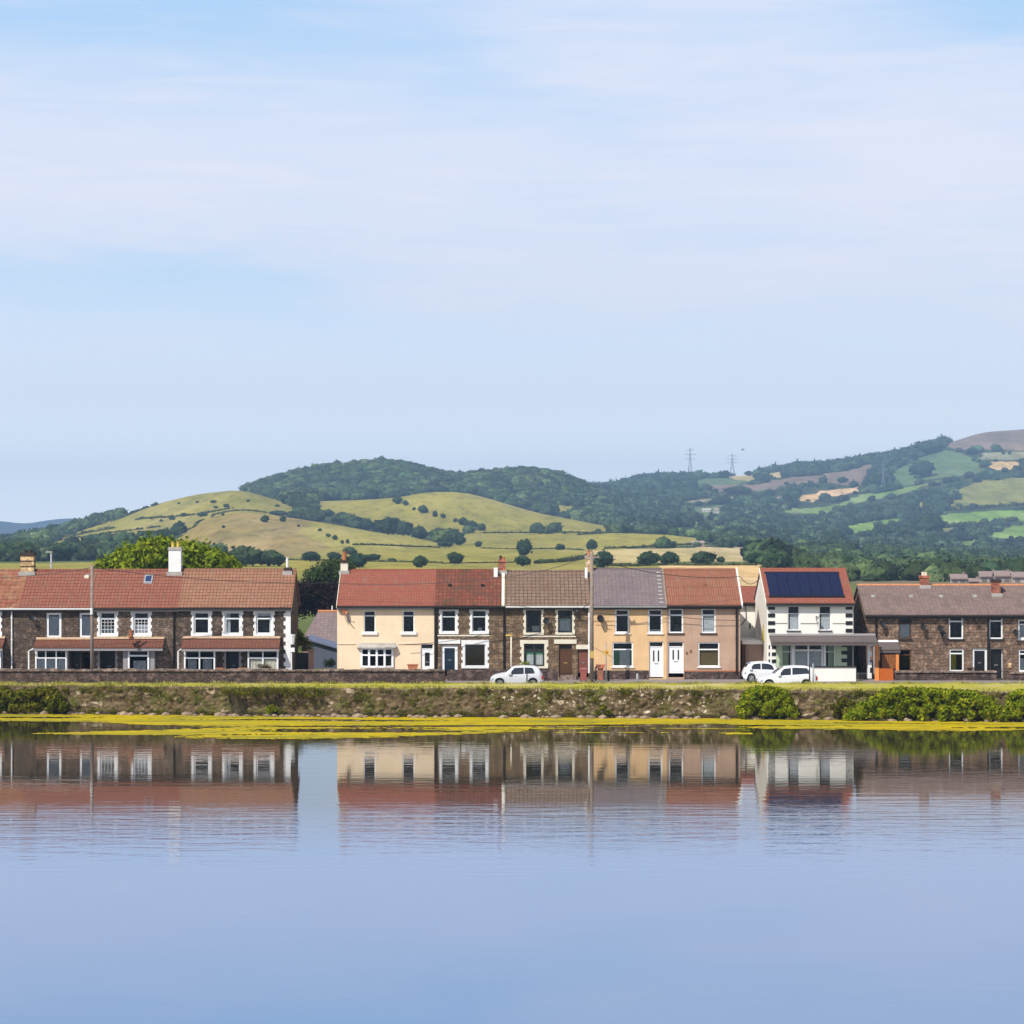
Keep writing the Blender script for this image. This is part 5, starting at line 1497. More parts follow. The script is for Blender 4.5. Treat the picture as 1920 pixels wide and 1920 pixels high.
mb = MB(); mb.box(xw(578, 173.6), xw(588, 173.6), 173.6, 174, 1.0, zw(1220, 174)); mb.box(xw(577, 173.6), xw(589, 173.6), 173.55, 174.05, zw(1220, 174), zw(1218, 174))
tag(mb.build('gate_pillar', M['garage']), 'pinkish rendered square gate pillar right of the black lane gate', 'pillar')
mb = MB(); mb.box(xw(541, 169.5), xw(553, 169.5), 169.2, 169.25, zw(1222, 169.5), zw(1214, 169.5)); mb.box(xw(546, 169.5), xw(548, 169.5), 169.26, 169.34, 1.2, zw(1214, 169.5))
tag(mb.build('notice_board', M['white']), 'small white board on a post at the corner of the end terrace house', 'sign')
mb = MB(); z0_, z1_ = zw(1208, 169.4), zw(1192, 169.4)
mb.tube([(xw(548, 169.4), 169.3, z0_), (xw(548, 169.4), 169.3, z1_)], .16, 8, .22)
mb.tube([(xw(548, 169.4), 169.3, z1_), (xw(548, 169.4), 169.3, z1_ + .1)], .24, 8); mb.box(xw(545, 169.4), xw(547, 169.4), 169.3, 169.98, z1_ + .02, z1_ + .06)
tag(mb.build('wall_lantern', M['white']), 'white lantern bracketed on the right corner of the end terrace house', 'lantern')

# --- garden and roadside walls --------------------------------------------
def rubble_wall(name, label, px0, px1, top_py, Y, th, mat, coping=True, bottom=0.95):
    x0, x1 = xw(px0, Y), xw(px1, Y); zt = zw(top_py, Y)
    root = thing(name, label, 'stone wall', ((x0 + x1) / 2, Y + th / 2, bottom))
    ox = (x0 + x1) / 2
    n = max(2, int((x1 - x0) / .16)); hN = max(3, int((zt - bottom) / .14))
    V = []; 
    for i in range(n + 1):
        x = x0 + (x1 - x0) * i / n
        for j in range(hN + 1):
            z = bottom + (zt - bottom) * j / hN
            d = mnoise.voronoi(Vector((x * 2.6, z * 4.5, 1)))[0]
            V.append((x - ox, -th / 2 - .10 * (d[1] - d[0]), z - bottom))
        V.append((x - ox, th / 2, zt - bottom)); V.append((x - ox, th / 2, 0))
    r = hN + 3; i = (np.arange(n)[:, None] * r + np.arange(r - 1)[None, :]).ravel()
    Fq = np.stack([i, i + r, i + r + 1, i + 1], 1)
    ends = np.array([[0, hN, hN + 1, hN + 2], [n * r, n * r + hN, n * r + hN + 1, n * r + hN + 2]])
    np_mesh('wall_face', np.array(V), np.vstack([Fq, ends]), mat, root)
    if coping:
        mb = MB(); x = x0 + .01
        while x < x1 - .05:
            w = min(random.uniform(.3, .6), x1 - .01 - x)
            hh = random.uniform(.08, .17)
            mb.box(x - ox, x + w - .015 - ox, -th / 2 - .12, th / 2 + .04, zt - bottom + .002, zt - bottom + hh); x += w
        mb.build('coping', M['coping'], root)
    return root


rubble_wall('roadside_wall', 'long dark stone wall with pale coping stones, in front of the left terrace and cream house', -230, 835, 1258.5, 158.2, .45, M['stoneG'], bottom=1.0)
rubble_wall('garden_wall', 'low dark stone wall before the mossy-roofed house, left of the hatchback', 838, 1046, 1256, 168.2, .3, M['stoneG'], False, bottom=1.1)
rubble_wall('garden_wall', 'low dark stone wall before the right terrace, between orange gate and iron gate', 1678, 1869, 1261, 168.6, .3, M['stoneG'], True, bottom=1.1)
rubble_wall('garden_wall', 'low dark stone wall right of the iron gate, at the right edge', 1893, 2060, 1263, 168.6, .3, M['stoneG'], True, bottom=1.1)
mb = MB(); mb.box(xw(1528, 167.5), xw(1605, 167.5), 167.5, 167.8, 1.1, zw(1251.5, 167.5))
r_ = thing('garden_wall', 'smooth white garden wall with black coping in front of the solar panel house', 'wall', (xw(1566, 167.5), 167.6, 1.1))
o = mb.build('wall_face', M['whiterender'], r_); o.location = (-r_.location.x, -r_.location.y, -r_.location.z)
mb = MB(); mb.box(xw(1527, 167.5), xw(1606, 167.5), 167.44, 167.86, zw(1251.5, 167.5) + .002, zw(1249.3, 167.5)); o = mb.build('coping', M['gutter'], r_); o.location = (-r_.location.x, -r_.location.y, -r_.location.z)
# orange gate
r_ = thing('orange_gate', 'orange painted garden gate with lighter orange post, left of the right-hand stone wall', 'gate', (xw(1660, 168.4), 168.4, 1.1))
mb = MB(); a_, b_ = xw(1649, 168.4) - r_.location.x, xw(1675, 168.4) - r_.location.x; zt_ = zw(1253.5, 168.4) - 1.1
n_ = 8
for k in range(n_): mb.box(a_ + (b_ - a_) * k / n_ + .004, a_ + (b_ - a_) * (k + 1) / n_ - .004, 0, .05, .06, zt_)
mb.box(a_, b_, .052, .09, .25, .37); mb.box(a_, b_, .052, .09, zt_ - .3, zt_ - .18); mb.build('gate_boards', M['deeporange'], r_)
mb = MB(); mb.box(xw(1640.5, 168.4) - r_.location.x, xw(1648, 168.4) - r_.location.x, -.03, .17, 0, zt_ + .05); mb.build('gate_post', M['orange'], r_)
# iron gate
r_ = thing('iron_gate', 'dark iron garden gate between the stone walls at the far right', 'gate', (xw(1881, 168.6), 168.7, 1.15))
mb = MB(); a_, b_ = xw(1871, 168.6) - r_.location.x, xw(1891, 168.6) - r_.location.x
for k in range(9): mb.tube([(a_ + (b_ - a_) * k / 8, 0, .05), (a_ + (b_ - a_) * k / 8, 0, .8 + .12 * math.sin(math.pi * k / 8))], .014, 6)
mb.build('bars', M['gutter'], r_)
mb = MB(); mb.tube([(a_, 0, .12), (b_, 0, .12)], .02, 6); mb.tube([(a_, 0, .7), (b_, 0, .7)], .02, 6); mb.build('rails', M['gutter'], r_)

# --- poles, posts, lamps, cables ---------------------------------------------
def pole(name, label, cat, px, top, Y, base, r, mat, extra=None, r2=None):
    x = xw(px, Y); root = thing(name, label, cat, (x, Y, base)); zt = zw(top, Y) - base
    mb = MB(); mb.tube([(0, 0, -.1), (0, 0, zt * .5), (0, 0, zt)], r, 10, r2 or r * .8); mb.build('pole', M[mat], root, smooth=True)
    return root, zt


r_, zt = pole('street_lamp', 'tall grey-brown pole with a side lamp in front of the left terrace', 'street lamp', 172.5, 1060, 165.5, 1.2, .13, 'pole_wood')
mb = MB(); mb.tube([(0, 0, zw(1079, 165.5) - 1.2), (-.3, -.1, zw(1078, 165.5) - 1.2)], .04, 8); mb.build('bracket', M['grey_metal'], r_)
mb = MB(); zc = zw(1080.5, 165.5) - 1.2; mb.prism([(-.52, zc - .12), (-.22, zc - .14), (-.18, zc + .06), (-.3, zc + .13), (-.48, zc + .08)], -.2, .05); mb.build('lamp_head', M['cream_trim'], r_)
mb = MB(); mb.tube([(0, -.16, zw(1152, 165.5) - 1.2), (0, -.16, zw(1140, 165.5) - 1.2)], .1, 8); mb.build('junction_box', M['white'], r_)
r_, zt = pole('telegraph_pole', 'brown wooden telegraph pole between the brown-roofed stone house and the apricot house', 'telegraph pole', 1109.5, 1034, 166.5, 1.2, .15, 'pole_wood')
mb = MB(); mb.box(-.55, .55, -.05, .05, zt - .45, zt - .35)
for k in (-.45, -.15, .15, .45): mb.tube([(k, 0, zt - .35), (k, 0, zt - .2)], .04, 8)
mb.build('crossarm', M['pole_wood'], r_)
mb = MB(); mb.box(-.12, .12, -.2, -.13, 1.7, 2.2); mb.build('warning_plate', M['yellowpot'], r_)
r_, zt = pole('street_lamp', 'slim cream lamp post in front of the grey-brown-roofed stone house, behind the hatchback', 'street lamp', 958.5, 1191, 166.4, 1.2, .06, 'cream_trim')
mb = MB(); mb.prism([(-.42, zt - .04), (.05, zt - .06), (.08, zt + .04), (-.36, zt + .07)], -.09, .09); mb.build('lamp_head', M['yellowpot'], r_)
r_, zt = pole('street_lamp', 'distant slim grey street lamp rising behind the leftmost roofs', 'street lamp', 96, 1035, 215, 1.2, .1, 'grey_metal')
mb = MB(); mb.prism([(-.55, zt - .05), (.1, zt - .08), (.1, zt + .06), (-.45, zt + .08)], -.1, .1); mb.build('lamp_head', M['lead'], r_)
# sign post with small round sign
r_, zt = pole('road_sign', 'grey post with small yellow and red sign before the apricot house', 'road sign', 1136.5, 1204, 166.8, 1.2, .045, 'grey_metal')
mb = MB(); zc = zw(1223, 166.8) - 1.2; mb.tube([(0, -.05, zc), (0, -.075, zc)], .19, 16); mb.build('sign_plate', M['yellowpot'], r_)
mb = MB(); mb.tube([(.04, -.077, zc), (.04, -.085, zc)], .09, 12); mb.build('sign_centre', M['deeporange'], r_)
r_, zt = pole('bollard', 'short grey concrete bollard in front of the apricot house', 'bollard', 1195, 1263, 165.4, 1.1, .1, 'grey_metal')
r_, zt = pole('marker_post', 'short black post on the verge in front of the parked hatchback', 'post', 988, 1261, 156.2, 1.3, .05, 'gutter')
r_, zt = pole('marker_post', 'grey steel post right of the black post, before the white estate car', 'post', 1524.5, 1244, 156.2, 1.3, .055, 'grey_metal')
r_, zt = pole('marker_post', 'black post left of the grey steel post, before the white estate car', 'post', 1518, 1245, 156.4, 1.3, .06, 'gutter')
r_, zt = pole('drain_post', 'black upright post left of the yellow and red road sign', 'post', 1117, 1250, 168.0, 1.2, .075, 'black')
r_, zt = pole('drain_post', 'black upright post right of the yellow and red road sign', 'post', 1141, 1257, 168.0, 1.2, .075, 'black')


def cable(label, pts, sag, r=.022, n=14):
    P = []
    for a, b in zip(pts[:-1], pts[1:]):
        a, b = Vector(a), Vector(b)
        for k in range(n):
            t = k / n; p = a.lerp(b, t); p.z -= sag * 4 * t * (1 - t); P.append(p)
    P.append(Vector(pts[-1])); mb = MB(); mb.tube(P, r, 5); o = mb.build('overhead_cable', M['gutter'])
    tag(o, label, 'cable', 'overhead cables along the street'); return o


lp = at(172.5, 1064, 165.5); tp = at(1109.5, 1040, 166.5)
cable('black cable sagging from the lamp pole leftward across the red roofs', [at(-140, 1082, 165.5), lp], .35)
cable('black cable sagging from the lamp pole past the white chimney to the cream house', [lp, at(634, 1093, 169.6)], .35)
cable('thin cable crossing the top of the cream house roof to the telegraph pole', [at(634, 1094, 169.5), at(945, 1082, 168), tp], .25)
cable('black cable dropping from the telegraph pole across the slate and red-brown roofs', [tp + Vector((.2, 0, -.3)), at(1388, 1081, 169.5), at(1425, 1083, 169.5)], .5)
cable('cable across the upper front of the apricot and pebble-dashed houses', [at(1105, 1148, 169.3), at(1240, 1152, 169.6), at(1387, 1163, 169.7)], .12, .02)
cable('cable slanting over the front of the mossy-roofed house', [at(760, 1208, 169.5), at(905, 1190, 169.6), at(1050, 1163, 169.5), at(1108, 1128, 166.7)], .15, .02)

# bins
def wheelie(label, px0, px1, top, Y, mat, base=1.2):
    x0, x1 = xw(px0, Y), xw(px1, Y); w = x1 - x0; h_ = zw(top, Y) - base
    r = thing('wheelie_bin', label, 'bin', ((x0 + x1) / 2, Y, base)); mb = MB()
    i = 0; a, b = w * .42, w * .5
    mb.v += [(-a, -.22, .08), (a, -.22, .08), (a, .22, .08), (-a, .22, .08), (-b, -.3, h_ - .08), (b, -.3, h_ - .08), (b, .28, h_ - .08), (-b, .28, h_ - .08)]
    mb.f += [(0, 1, 2, 3), (4, 5, 6, 7), (0, 1, 5, 4), (1, 2, 6, 5), (2, 3, 7, 6), (3, 0, 4, 7)]; mb.build('bin_body', mat, r)
    m2 = MB(); m2.prismx([(-.34, h_ - .075), (.3, h_ - .075), (.3, h_ - .01), (-.05, h_ + .04), (-.3, h_)], -b - .02, b + .02); m2.build('lid', mat, r)
    for s_ in (-1, 1):
        m3 = MB(); m3.tube([(s_ * a - .03, .24, .1), (s_ * a + .03, .24, .1)], .1, 12); m3.build('wheel', M['black'], r)
    return r


wheelie('dull red bin standing by the small red door, left of the telegraph pole', 1088, 1100, 1253, 167.3, m_plain('red_bin', (0.36, 0.11, 0.09), 0.5))
wheelie('dark bin standing in the black passage right of the white garden wall', 1608, 1622, 1262, 169, M['gutter'])
mb = MB(); x_ = xw(774, 169.3); mb.prism([(x_ - .3, zw(1256, 169.3)), (x_ + .3, zw(1256, 169.3)), (x_ + .36, zw(1247, 169.3)), (x_ - .36, zw(1247, 169.3))], 169.0, 169.4)
mb.box(x_ - .40, x_ + .40, 168.96, 169.44, zw(1247, 169.3), zw(1245.2, 169.3)); mb.box(x_ - .2, x_ + .2, 169.1, 169.3, 1.2, zw(1256, 169.3))
tag(mb.build('planter', M['terracotta']), 'terracotta trough planter beside the white door of the cream house', 'planter')
mb = MB(); x_ = xw(1126, 168.8); mb.prism([(x_ - .28, zw(1253, 168.8)), (x_ + .28, zw(1253, 168.8)), (x_ + .34, zw(1246, 168.8)), (x_ - .34, zw(1246, 168.8))], 168.7, 169.0)
mb.box(x_ - .2, x_ + .2, 168.78, 168.92, 1.2, zw(1253, 168.8)); tag(mb.build('planter', M['brick_r']), 'red trough planter by the front wall of the apricot house', 'planter')
for px_, lab in ((413, 'terracotta'), (455, 'terracotta')):
    mb = MB(); x_ = xw(px_, 168.5); mb.tube([(x_, 168.5, 1.2), (x_, 168.5, zw(1254, 168.5))], .22, 12, .32); mb.tube([(x_, 168.5, zw(1254, 168.5)), (x_, 168.5, zw(1252.4, 168.5))], .35, 12)
    tag(mb.build('flower_pot', M['terracotta']), 'terracotta pot on the %s side of the dark blue porch door of the end house' % ('left' if px_ < 430 else 'right'), 'plant pot')
mb = MB(); x_ = xw(248.5, 169.6); mb.tube([(x_, 169.0, zw(1193, 169.6)), (x_, 169.0, zw(1181, 169.6))], .13, 10, .17); mb.tube([(x_, 169.0, zw(1197, 169.6)), (x_, 169.0, zw(1193, 169.6))], .2, 10)
tag(mb.build('flower_pot', M['terracotta']), 'small orange pot standing on the tiled porch below the right leaded window', 'plant pot')

# ------------------------------------------------------------------ cars
M['carpaint'] = m_plain('white_car_paint', (0.80, 0.81, 0.82), 0.22, 0.02, spec=0.6)
M['silver'] = m_plain('silver_white_paint', (0.62, 0.63, 0.65), 0.25, 0.02, spec=0.6)
M['carglass'] = m_plain('car_glass', (0.015, 0.018, 0.022), 0.06, spec=0.8)
M['rubber'] = m_plain('tyre_rubber', (0.02, 0.02, 0.02), 0.85)
M['alloy'] = m_plain('alloy_rim', (0.45, 0.46, 0.47), 0.3, spec=0.6, metal=0.6)
M['lamp'] = m_plain('lamp_glass', (0.55, 0.6, 0.68), 0.1, spec=0.8)
M['redlamp'] = m_plain('red_lamp', (0.35, 0.01, 0.01), 0.2, spec=0.7)


def make_car(label, px0, px1, Y, base, L, H, Wd, top, belt, glass_x, pillars, paint, cat='car', name='parked_car', wx=(0.17, 0.81), wr=.31):
    """nose towards -x. top: [(u, height)] roofline, belt: [(u, height)], u from 0 nose to 1 tail"""
    x0, x1 = xw(px0, Y), xw(px1, Y)
    root = thing(name, label, cat, ((x0 + x1) / 2, Y, base)); sc = (x1 - x0) / L
    tu, tz = zip(*top); bu, bz = zip(*belt)
    n = 72; us = np.linspace(0, 1, n)
    def plan(u):   # half width in plan
        e = min(u / .12, 1, (1 - u) / .10); return Wd / 2 * (0.80 + 0.20 * math.sin(max(e, 0) * math.pi / 2))
    def hw(u, z):
        b = np.interp(u, bu, bz); t = np.interp(u, tu, tz); w = plan(u)
        if z <= b: return w * (1 - 0.05 * ((b - z) / b) ** 2 - (0.03 if z > b * .92 else 0))
        k = (z - b) / max(1.0, H) ; return w * (0.97 - 0.42 * k)
    cols = []
    for u in us:
        zb = .2 + (.10 if u < .03 or u > .97 else 0)
        for wu in wx:
            dx = abs(u - wu) * L
            if dx < wr + .07: zb = max(zb, math.sqrt((wr + .07) ** 2 - dx ** 2) + wr - .01)
        b = np.interp(u, bu, bz); t = np.interp(u, tu, tz); b = min(b, t)
        col = []
        for k in range(7): 
            z = zb + (b - zb) * k / 6; col.append((u, hw(u, z), z))
        for k in range(1, 6):
            z = b + (t - b) * k / 5; w = hw(u, z)
            if k == 5: w -= .05
            col.append((u, w, z - (0.0 if k < 5 else .012)))
        col.append((u, max(0, hw(u, t) - .28), t + .012)); col.append((u, 0, t + .02))
        cols.append(col)
    V = []; Fq = []; m_ = len(cols[0])
    for side in (1, -1):
        o = len(V)
        for col in cols:
            for (u, w, z) in col: V.append(((u - .5) * L, -w * side, z))
        for i in range(n - 1):
            for j in range(m_ - 1): Fq.append((o + i * m_ + j, o + (i + 1) * m_ + j, o + (i + 1) * m_ + j + 1, o + i * m_ + j + 1))
    h2 = n * m_
    for i in (0, n - 1):
        for j in range(m_ - 1): Fq.append((i * m_ + j, i * m_ + j + 1, h2 + i * m_ + j + 1, h2 + i * m_ + j))
    for i in range(n - 1): Fq.append((i * m_, (i + 1) * m_, h2 + (i + 1) * m_, h2 + i * m_))
    mb = MB(); mb.v = [tuple(v) for v in V]; mb.f = Fq
    body = mb.build('body', paint, root, smooth=True)
    # side glass
    g0, g1 = glass_x
    for side in (1, -1):
        mb = MB(); k = 24
        for a in range(k):
            ua, ub = g0 + (g1 - g0) * a / k, g0 + (g1 - g0) * (a + 1) / k
            if any(p0 - .012 < (ua + ub) / 2 < p0 + .012 for p0 in pillars): continue
            q = []
            for u in (ua, ub):
                b = np.interp(u, bu, bz) + .03; t = np.interp(u, tu, tz) - .10
                e = min(1, (u - g0) / .10) ; f = min(1, (g1 - u) / .05 + .25)
                t = b + (t - b) * max(.05, min(e, f)); q.append([((u - .5) * L, -side * (hw(u, z) + .008), z) for z in (b, (b + t) / 2, t)])
            for j in range(2): mb.quad(q[0][j], q[1][j], q[1][j + 1], q[0][j + 1])
        mb.build('side_window', M['carglass'], root)
    # windscreen and rear window follow the roofline surface
    def screen(u0, u1, nm):
        mb = MB(); k = 8
        for a in range(k):
            q = []
            for u in (u0 + (u1 - u0) * a / k, u0 + (u1 - u0) * (a + 1) / k):
                t = np.interp(u, tu, tz) + .03; w = hw(u, t) - .12; q.append([((u - .5) * L, s_ * w, t + (0 if s_ else .01)) for s_ in (-1, 0, 1)])
            for j in range(2): mb.quad(q[0][j], q[1][j], q[1][j + 1], q[0][j + 1])
        mb.build(nm, M['carglass'], root)
    ws = [u for u, z in top if z < H * .72 and u < .5][-1]; screen(ws + .01, [u for u, z in top if z > H * .93][0] - .01, 'windscreen')
    # wheels
    for wu in wx:
        for side in (1, -1):
            cx = (wu - .5) * L; yw = side * (plan(wu) - .20); mb = MB()
            mb.tube([(cx, yw - .10, wr), (cx, yw - .08, wr), (cx, yw + .08, wr), (cx, yw + .10, wr)], wr, 28)
            wh = mb.build('wheel', M['rubber'], root)
            mr_ = MB(); yo = yw + side * .105; mr_.tube([(cx, yo - .01, wr), (cx, yo + .01, wr)], wr * .2, 14)
            for s_ in range(8):
                a = s_ * math.pi / 4; d = Vector((math.cos(a), 0, math.sin(a))); mr_.tube([Vector((cx, yo, wr)) + d * .03, Vector((cx, yo, wr)) + d * wr * .66], .035, 6)
            ring = [Vector((cx, yo, wr)) + Vector((math.cos(a), 0, math.sin(a))) * wr * .66 for a in np.linspace(0, 2 * math.pi, 25)]
            mr_.tube(ring, .025, 6); mr_.build('rim', M['alloy'], wh)
    for side in (1, -1):
        u = .055; z = np.interp(.08, bu, bz) - .10; mb = MB()
        q = [(.012, z - .10), (.10, z - .03), (.115, z + .05), (.03, z + .05)]
        mb.prism([((a - .5) * L, zz) for a, zz in q], -side * (plan(.05) - .10), -side * (plan(.06) + .012)); mb.build('headlight', M['lamp'], root)
        mb = MB(); z = np.interp(.96, bu, bz); q = [(.955, z - .22), (.995, z - .2), (.992, z + .03), (.965, z + .05)]
        mb.prism([((a - .5) * L, zz) for a, zz in q], -side * (plan(.95) - .12), -side * (plan(.965) + .012)); mb.build('tail_light', M['redlamp'], root)
        mu = g0 + .03; z = np.interp(mu, bu, bz) + .1; mb = MB(); w = hw(mu, z)
        mb.prism([((mu - .5) * L - .12, z - .07), ((mu - .5) * L + .08, z - .07), ((mu - .5) * L + .1, z + .06), ((mu - .5) * L - .06, z + .08)], -side * (w - .02), -side * (w + .17)); mb.build('wing_mirror', paint, root)
    mb = MB()
    for side in (1, -1):
        for u in (g0 + .13, g0 + .36):
            z = np.interp(u, bu, bz) - .09; mb.box((u - .5) * L - .07, (u - .5) * L + .07, -side * (hw(u, z) + .02), -side * (hw(u, z) - .02), z - .02, z + .02)
    mb.build('door_handle', paint, root)
    mb = MB()
    for side in (1, -1): mb.box((wx[0] - .5) * L + wr + .1, (wx[1] - .5) * L - wr - .1, -side * (Wd / 2 + .0), -side * (Wd / 2 - .06), .16, .24)
    mb.box(-L * .5 + .0, -L * .5 + .06, -Wd * .32, Wd * .32, .28, .40); mb.build('lower_trim', M['rubber'], root)
    root.scale = (sc, 1, 1)
    return root


make_car('small pearly white hatchback parked facing left in front of the stone houses', 919.5, 1019, 162.6, 1.084, 3.75, 1.5, 1.68,
         [(0, .62), (.02, .74), (.08, .86), (.20, .98), (.28, 1.02), (.40, 1.40), (.47, 1.48), (.65, 1.51), (.82, 1.48), (.90, 1.40), (.955, 1.05), (.985, .95), (1, .60)],
         [(0, .58), (.05, .74), (.2, .86), (.5, .92), (.8, .97), (.93, 1.0), (1, .58)], (.34, .83), (.63,), M['silver'], wx=(.175, .80), wr=.32)
make_car('long white estate car parked facing left in front of the solar panel house', 1421, 1531, 160.3, 1.084, 4.5, 1.62, 1.82,
         [(0, .55), (.015, .72), (.06, .86), (.16, .98), (.25, 1.05), (.36, 1.42), (.43, 1.56), (.6, 1.63), (.8, 1.60), (.90, 1.50), (.96, 1.10), (.985, .95), (1, .55)],
         [(0, .52), (.05, .76), (.2, .92), (.5, 1.0), (.8, 1.08), (.94, 1.08), (1, .52)], (.31, .86), (.56,), M['carpaint'], wx=(.17, .80), wr=.35)
make_car('white hatchback parked behind the white estate car, beside the pebble-dashed house', 1392, 1476, 166.6, 1.21, 3.8, 1.46, 1.68,
         [(0, .60), (.02, .80), (.05, .98), (.10, 1.25), (.18, 1.40), (.4, 1.46), (.55, 1.43), (.66, 1.30), (.76, 1.0), (.9, .88), (.97, .74), (1, .55)],
         [(0, .55), (.05, .82), (.2, .92), (.5, .90), (.8, .85), (.95, .72), (1, .5)], (.13, .68), (.4,), M['carpaint'], wx=(.18, .82), wr=.3)

# ------------------------------------------------------------------ near vegetation
def leaf_cloud(lobes, n, size, seed=1, shell=0.55, flat=None):
    """lobes: (cx,cy,cz,rx,ry,rz); returns V,F of small leaf-cluster faces"""
    r = np.random.default_rng(seed); lobes = np.array(lobes, float)
    w = lobes[:, 3] * lobes[:, 4] + lobes[:, 3] * lobes[:, 5]; idx = r.choice(len(lobes), n, p=w / w.sum()); L = lobes[idx]
    d = r.normal(size=(n, 3)); d /= np.linalg.norm(d, axis=1)[:, None]
    # bumpy radius: clumps and gaps
    ph = d @ np.array([[5.1, 2.2, 1.1], [1.7, 6.3, 2.9], [2.4, 1.2, 5.7]]).T + idx[:, None] * 1.7
    clump = np.sin(ph[:, 0]) * np.sin(ph[:, 1]) * np.sin(ph[:, 2])
    rad = (shell + (1 - shell) * r.random(n) ** 0.5) * (1 + 0.5 * clump) + r.normal(0, .06, n) + (r.random(n) < .07) * r.uniform(0, .45, n)
    P = L[:, :3] + d * L[:, 3:] * rad[:, None]
    nd = d + r.normal(0, .55, (n, 3)); nd /= np.linalg.norm(nd, axis=1)[:, None]
    u = np.cross(nd, r.normal(size=(n, 3))); u /= np.linalg.norm(u, axis=1)[:, None] + 1e-9; v = np.cross(nd, u)
    s = size * r.uniform(.6, 1.3, n)[:, None]
    a = P - u * s; b = P + v * s * .55; c = P + u * s; e = P - v * s * .55
    V = np.stack([a, b, c, e], 1).reshape(-1, 3); return V, np.arange(4 * n).reshape(-1, 4)


def plant(name, label, cat, base, lobes, n, size, mat, seed, stems=None, trunk=None, group=None):
    root = thing(name, label, cat, base, group)
    V, Fq = leaf_cloud(lobes, n, size, seed)
    np_mesh('crown' if trunk else 'foliage', V, Fq, M[mat], root)
    if trunk:
        mb = MB(); h_, r_ = trunk; mb.tube([(0, 0, -.2), (.05, 0, h_ * .4), (-.05, .05, h_ * .75)], r_, 8, r_ * .6)
        for l in lobes[:7]: mb.tube([(-.05, .05, h_ * .6), (l[0] * .5, l[1] * .5, h_ * .75 + l[2] * .12), (l[0], l[1], l[2])], r_ * .4, 6, r_ * .12)
        mb.build('trunk', M['trunk'], root)
    elif stems is not False:
        mb = MB()
        for l in lobes[:10]: mb.tube([(l[0] * .8, l[1], -.1), (l[0] * .95, l[1], l[2] * .5), (l[0], l[1], l[2])], .03, 5, .01)
        mb.build('stem', M['trunk'], root)
    return root


def lobes_in(poly_top, px0, px1, bottom_py, Y, n, r, rz=None, depth=.6, seed=1, base=(0, 0, 0), fill=1.0):
    """lobes spread under a skyline given in picture units"""
    rr = random.Random(seed); out = []; tx = [p[0] for p in poly_top]; ty = [p[1] for p in poly_top]
    for k in range(n):
        px = px0 + (px1 - px0) * (k + rr.random()) / n; top = float(np.interp(px, tx, ty))
        f = rr.random() * fill if k % 3 else 0.0
        q = r * rr.uniform(.7, 1.25); q2 = (rz or r) * rr.uniform(.7, 1.2)
        zt = zw(top, Y) - q2; zb = zw(bottom_py, Y) + q2 * .5
        z = zt + (min(zb, zt) - zt) * f
        out.append((xw(px, Y) - base[0], rr.uniform(-depth, depth), z - base[2], q, q * .9, q2))
    return out


# bright green tree behind the left terrace
Yt = 205.0; b_ = (xw(310, Yt), Yt, 1.2)
sky_ = [(186, 1062), (200, 1044), (230, 1028), (262, 1014), (290, 1004), (310, 1003), (330, 1012), (352, 1012), (378, 1018), (405, 1030), (425, 1046), (436, 1060)]
plant('broadleaf_tree', 'bright yellow-green bushy tree rising behind the left terrace, around the white chimney', 'tree', b_,
      lobes_in(sky_, 192, 430, 1085, Yt, 46, 1.15, depth=2.6, seed=3, base=b_), 12000, .28, 'leaf_bright', 5, trunk=(6.5, .35))
Yt = 262.0; b_ = (xw(613, Yt), Yt, 1.2)
plant('broadleaf_tree', 'grey-green rounded tree behind the lane, left of the cream house chimney', 'tree', b_,
      lobes_in([(580, 1072), (600, 1058), (620, 1050), (645, 1048), (665, 1060)], 588, 655, 1095, Yt, 16, 1.25, depth=1.6, seed=4, base=b_), 9000, .18, 'leaf_grey', 8, trunk=(5.5, .25))
Yt = 240.0; b_ = (xw(592, Yt), Yt, 1.2)
plant('copper_hedge', 'dark purple-black hedge of trees closing the lane between the terraces', 'hedge', b_,
      lobes_in([(545, 1092), (570, 1090), (600, 1094), (625, 1092), (650, 1096)], 545, 648, 1150, Yt, 34, 1.2, depth=.9, seed=6, base=b_, fill=1.0), 14000, .18, 'leaf_copper', 9, trunk=(4, .2))
b_ = (xw(563, 175.5), 175.5, 1.2)
plant('lane_shrub', 'dark ivy shrub with bright green tip over the black lane gate', 'shrub', b_,
      lobes_in([(548, 1186), (560, 1180), (574, 1196), (580, 1204)], 550, 578, 1225, 175.5, 9, .45, depth=.4, seed=7, base=b_), 1800, .08, 'leaf_olive', 10)
b_ = (xw(617, 187), 187, 1.2)
plant('lane_shrub', 'small dark bush in front of the blue-grey outbuilding in the lane', 'shrub', b_, lobes_in([(610, 1236), (620, 1233), (628, 1240)], 611, 626, 1252, 187, 4, .33, depth=.3, seed=7, base=b_), 500, .07, 'leaf_dark', 10)
b_ = (xw(495, 168.7), 168.7, 1.2)
plant('garden_shrub', 'small reddish-brown shrub in front of the right bay window of the end terrace house', 'shrub', b_, lobes_in([(484, 1247), (495, 1240), (507, 1248)], 485, 506, 1262, 168.7, 6, .24, depth=.2, seed=2, base=b_), 700, .05, 'leaf_red', 12)
b_ = (xw(987, 168.9), 168.9, 1.2)
plant('garden_shrub', 'small yellow-green plant behind the hatchback, below the green-curtained window', 'shrub', b_, lobes_in([(975, 1243), (985, 1238), (997, 1245)], 977, 996, 1262, 168.9, 6, .2, depth=.2, seed=5, base=b_), 600, .05, 'leaf_bright', 13)

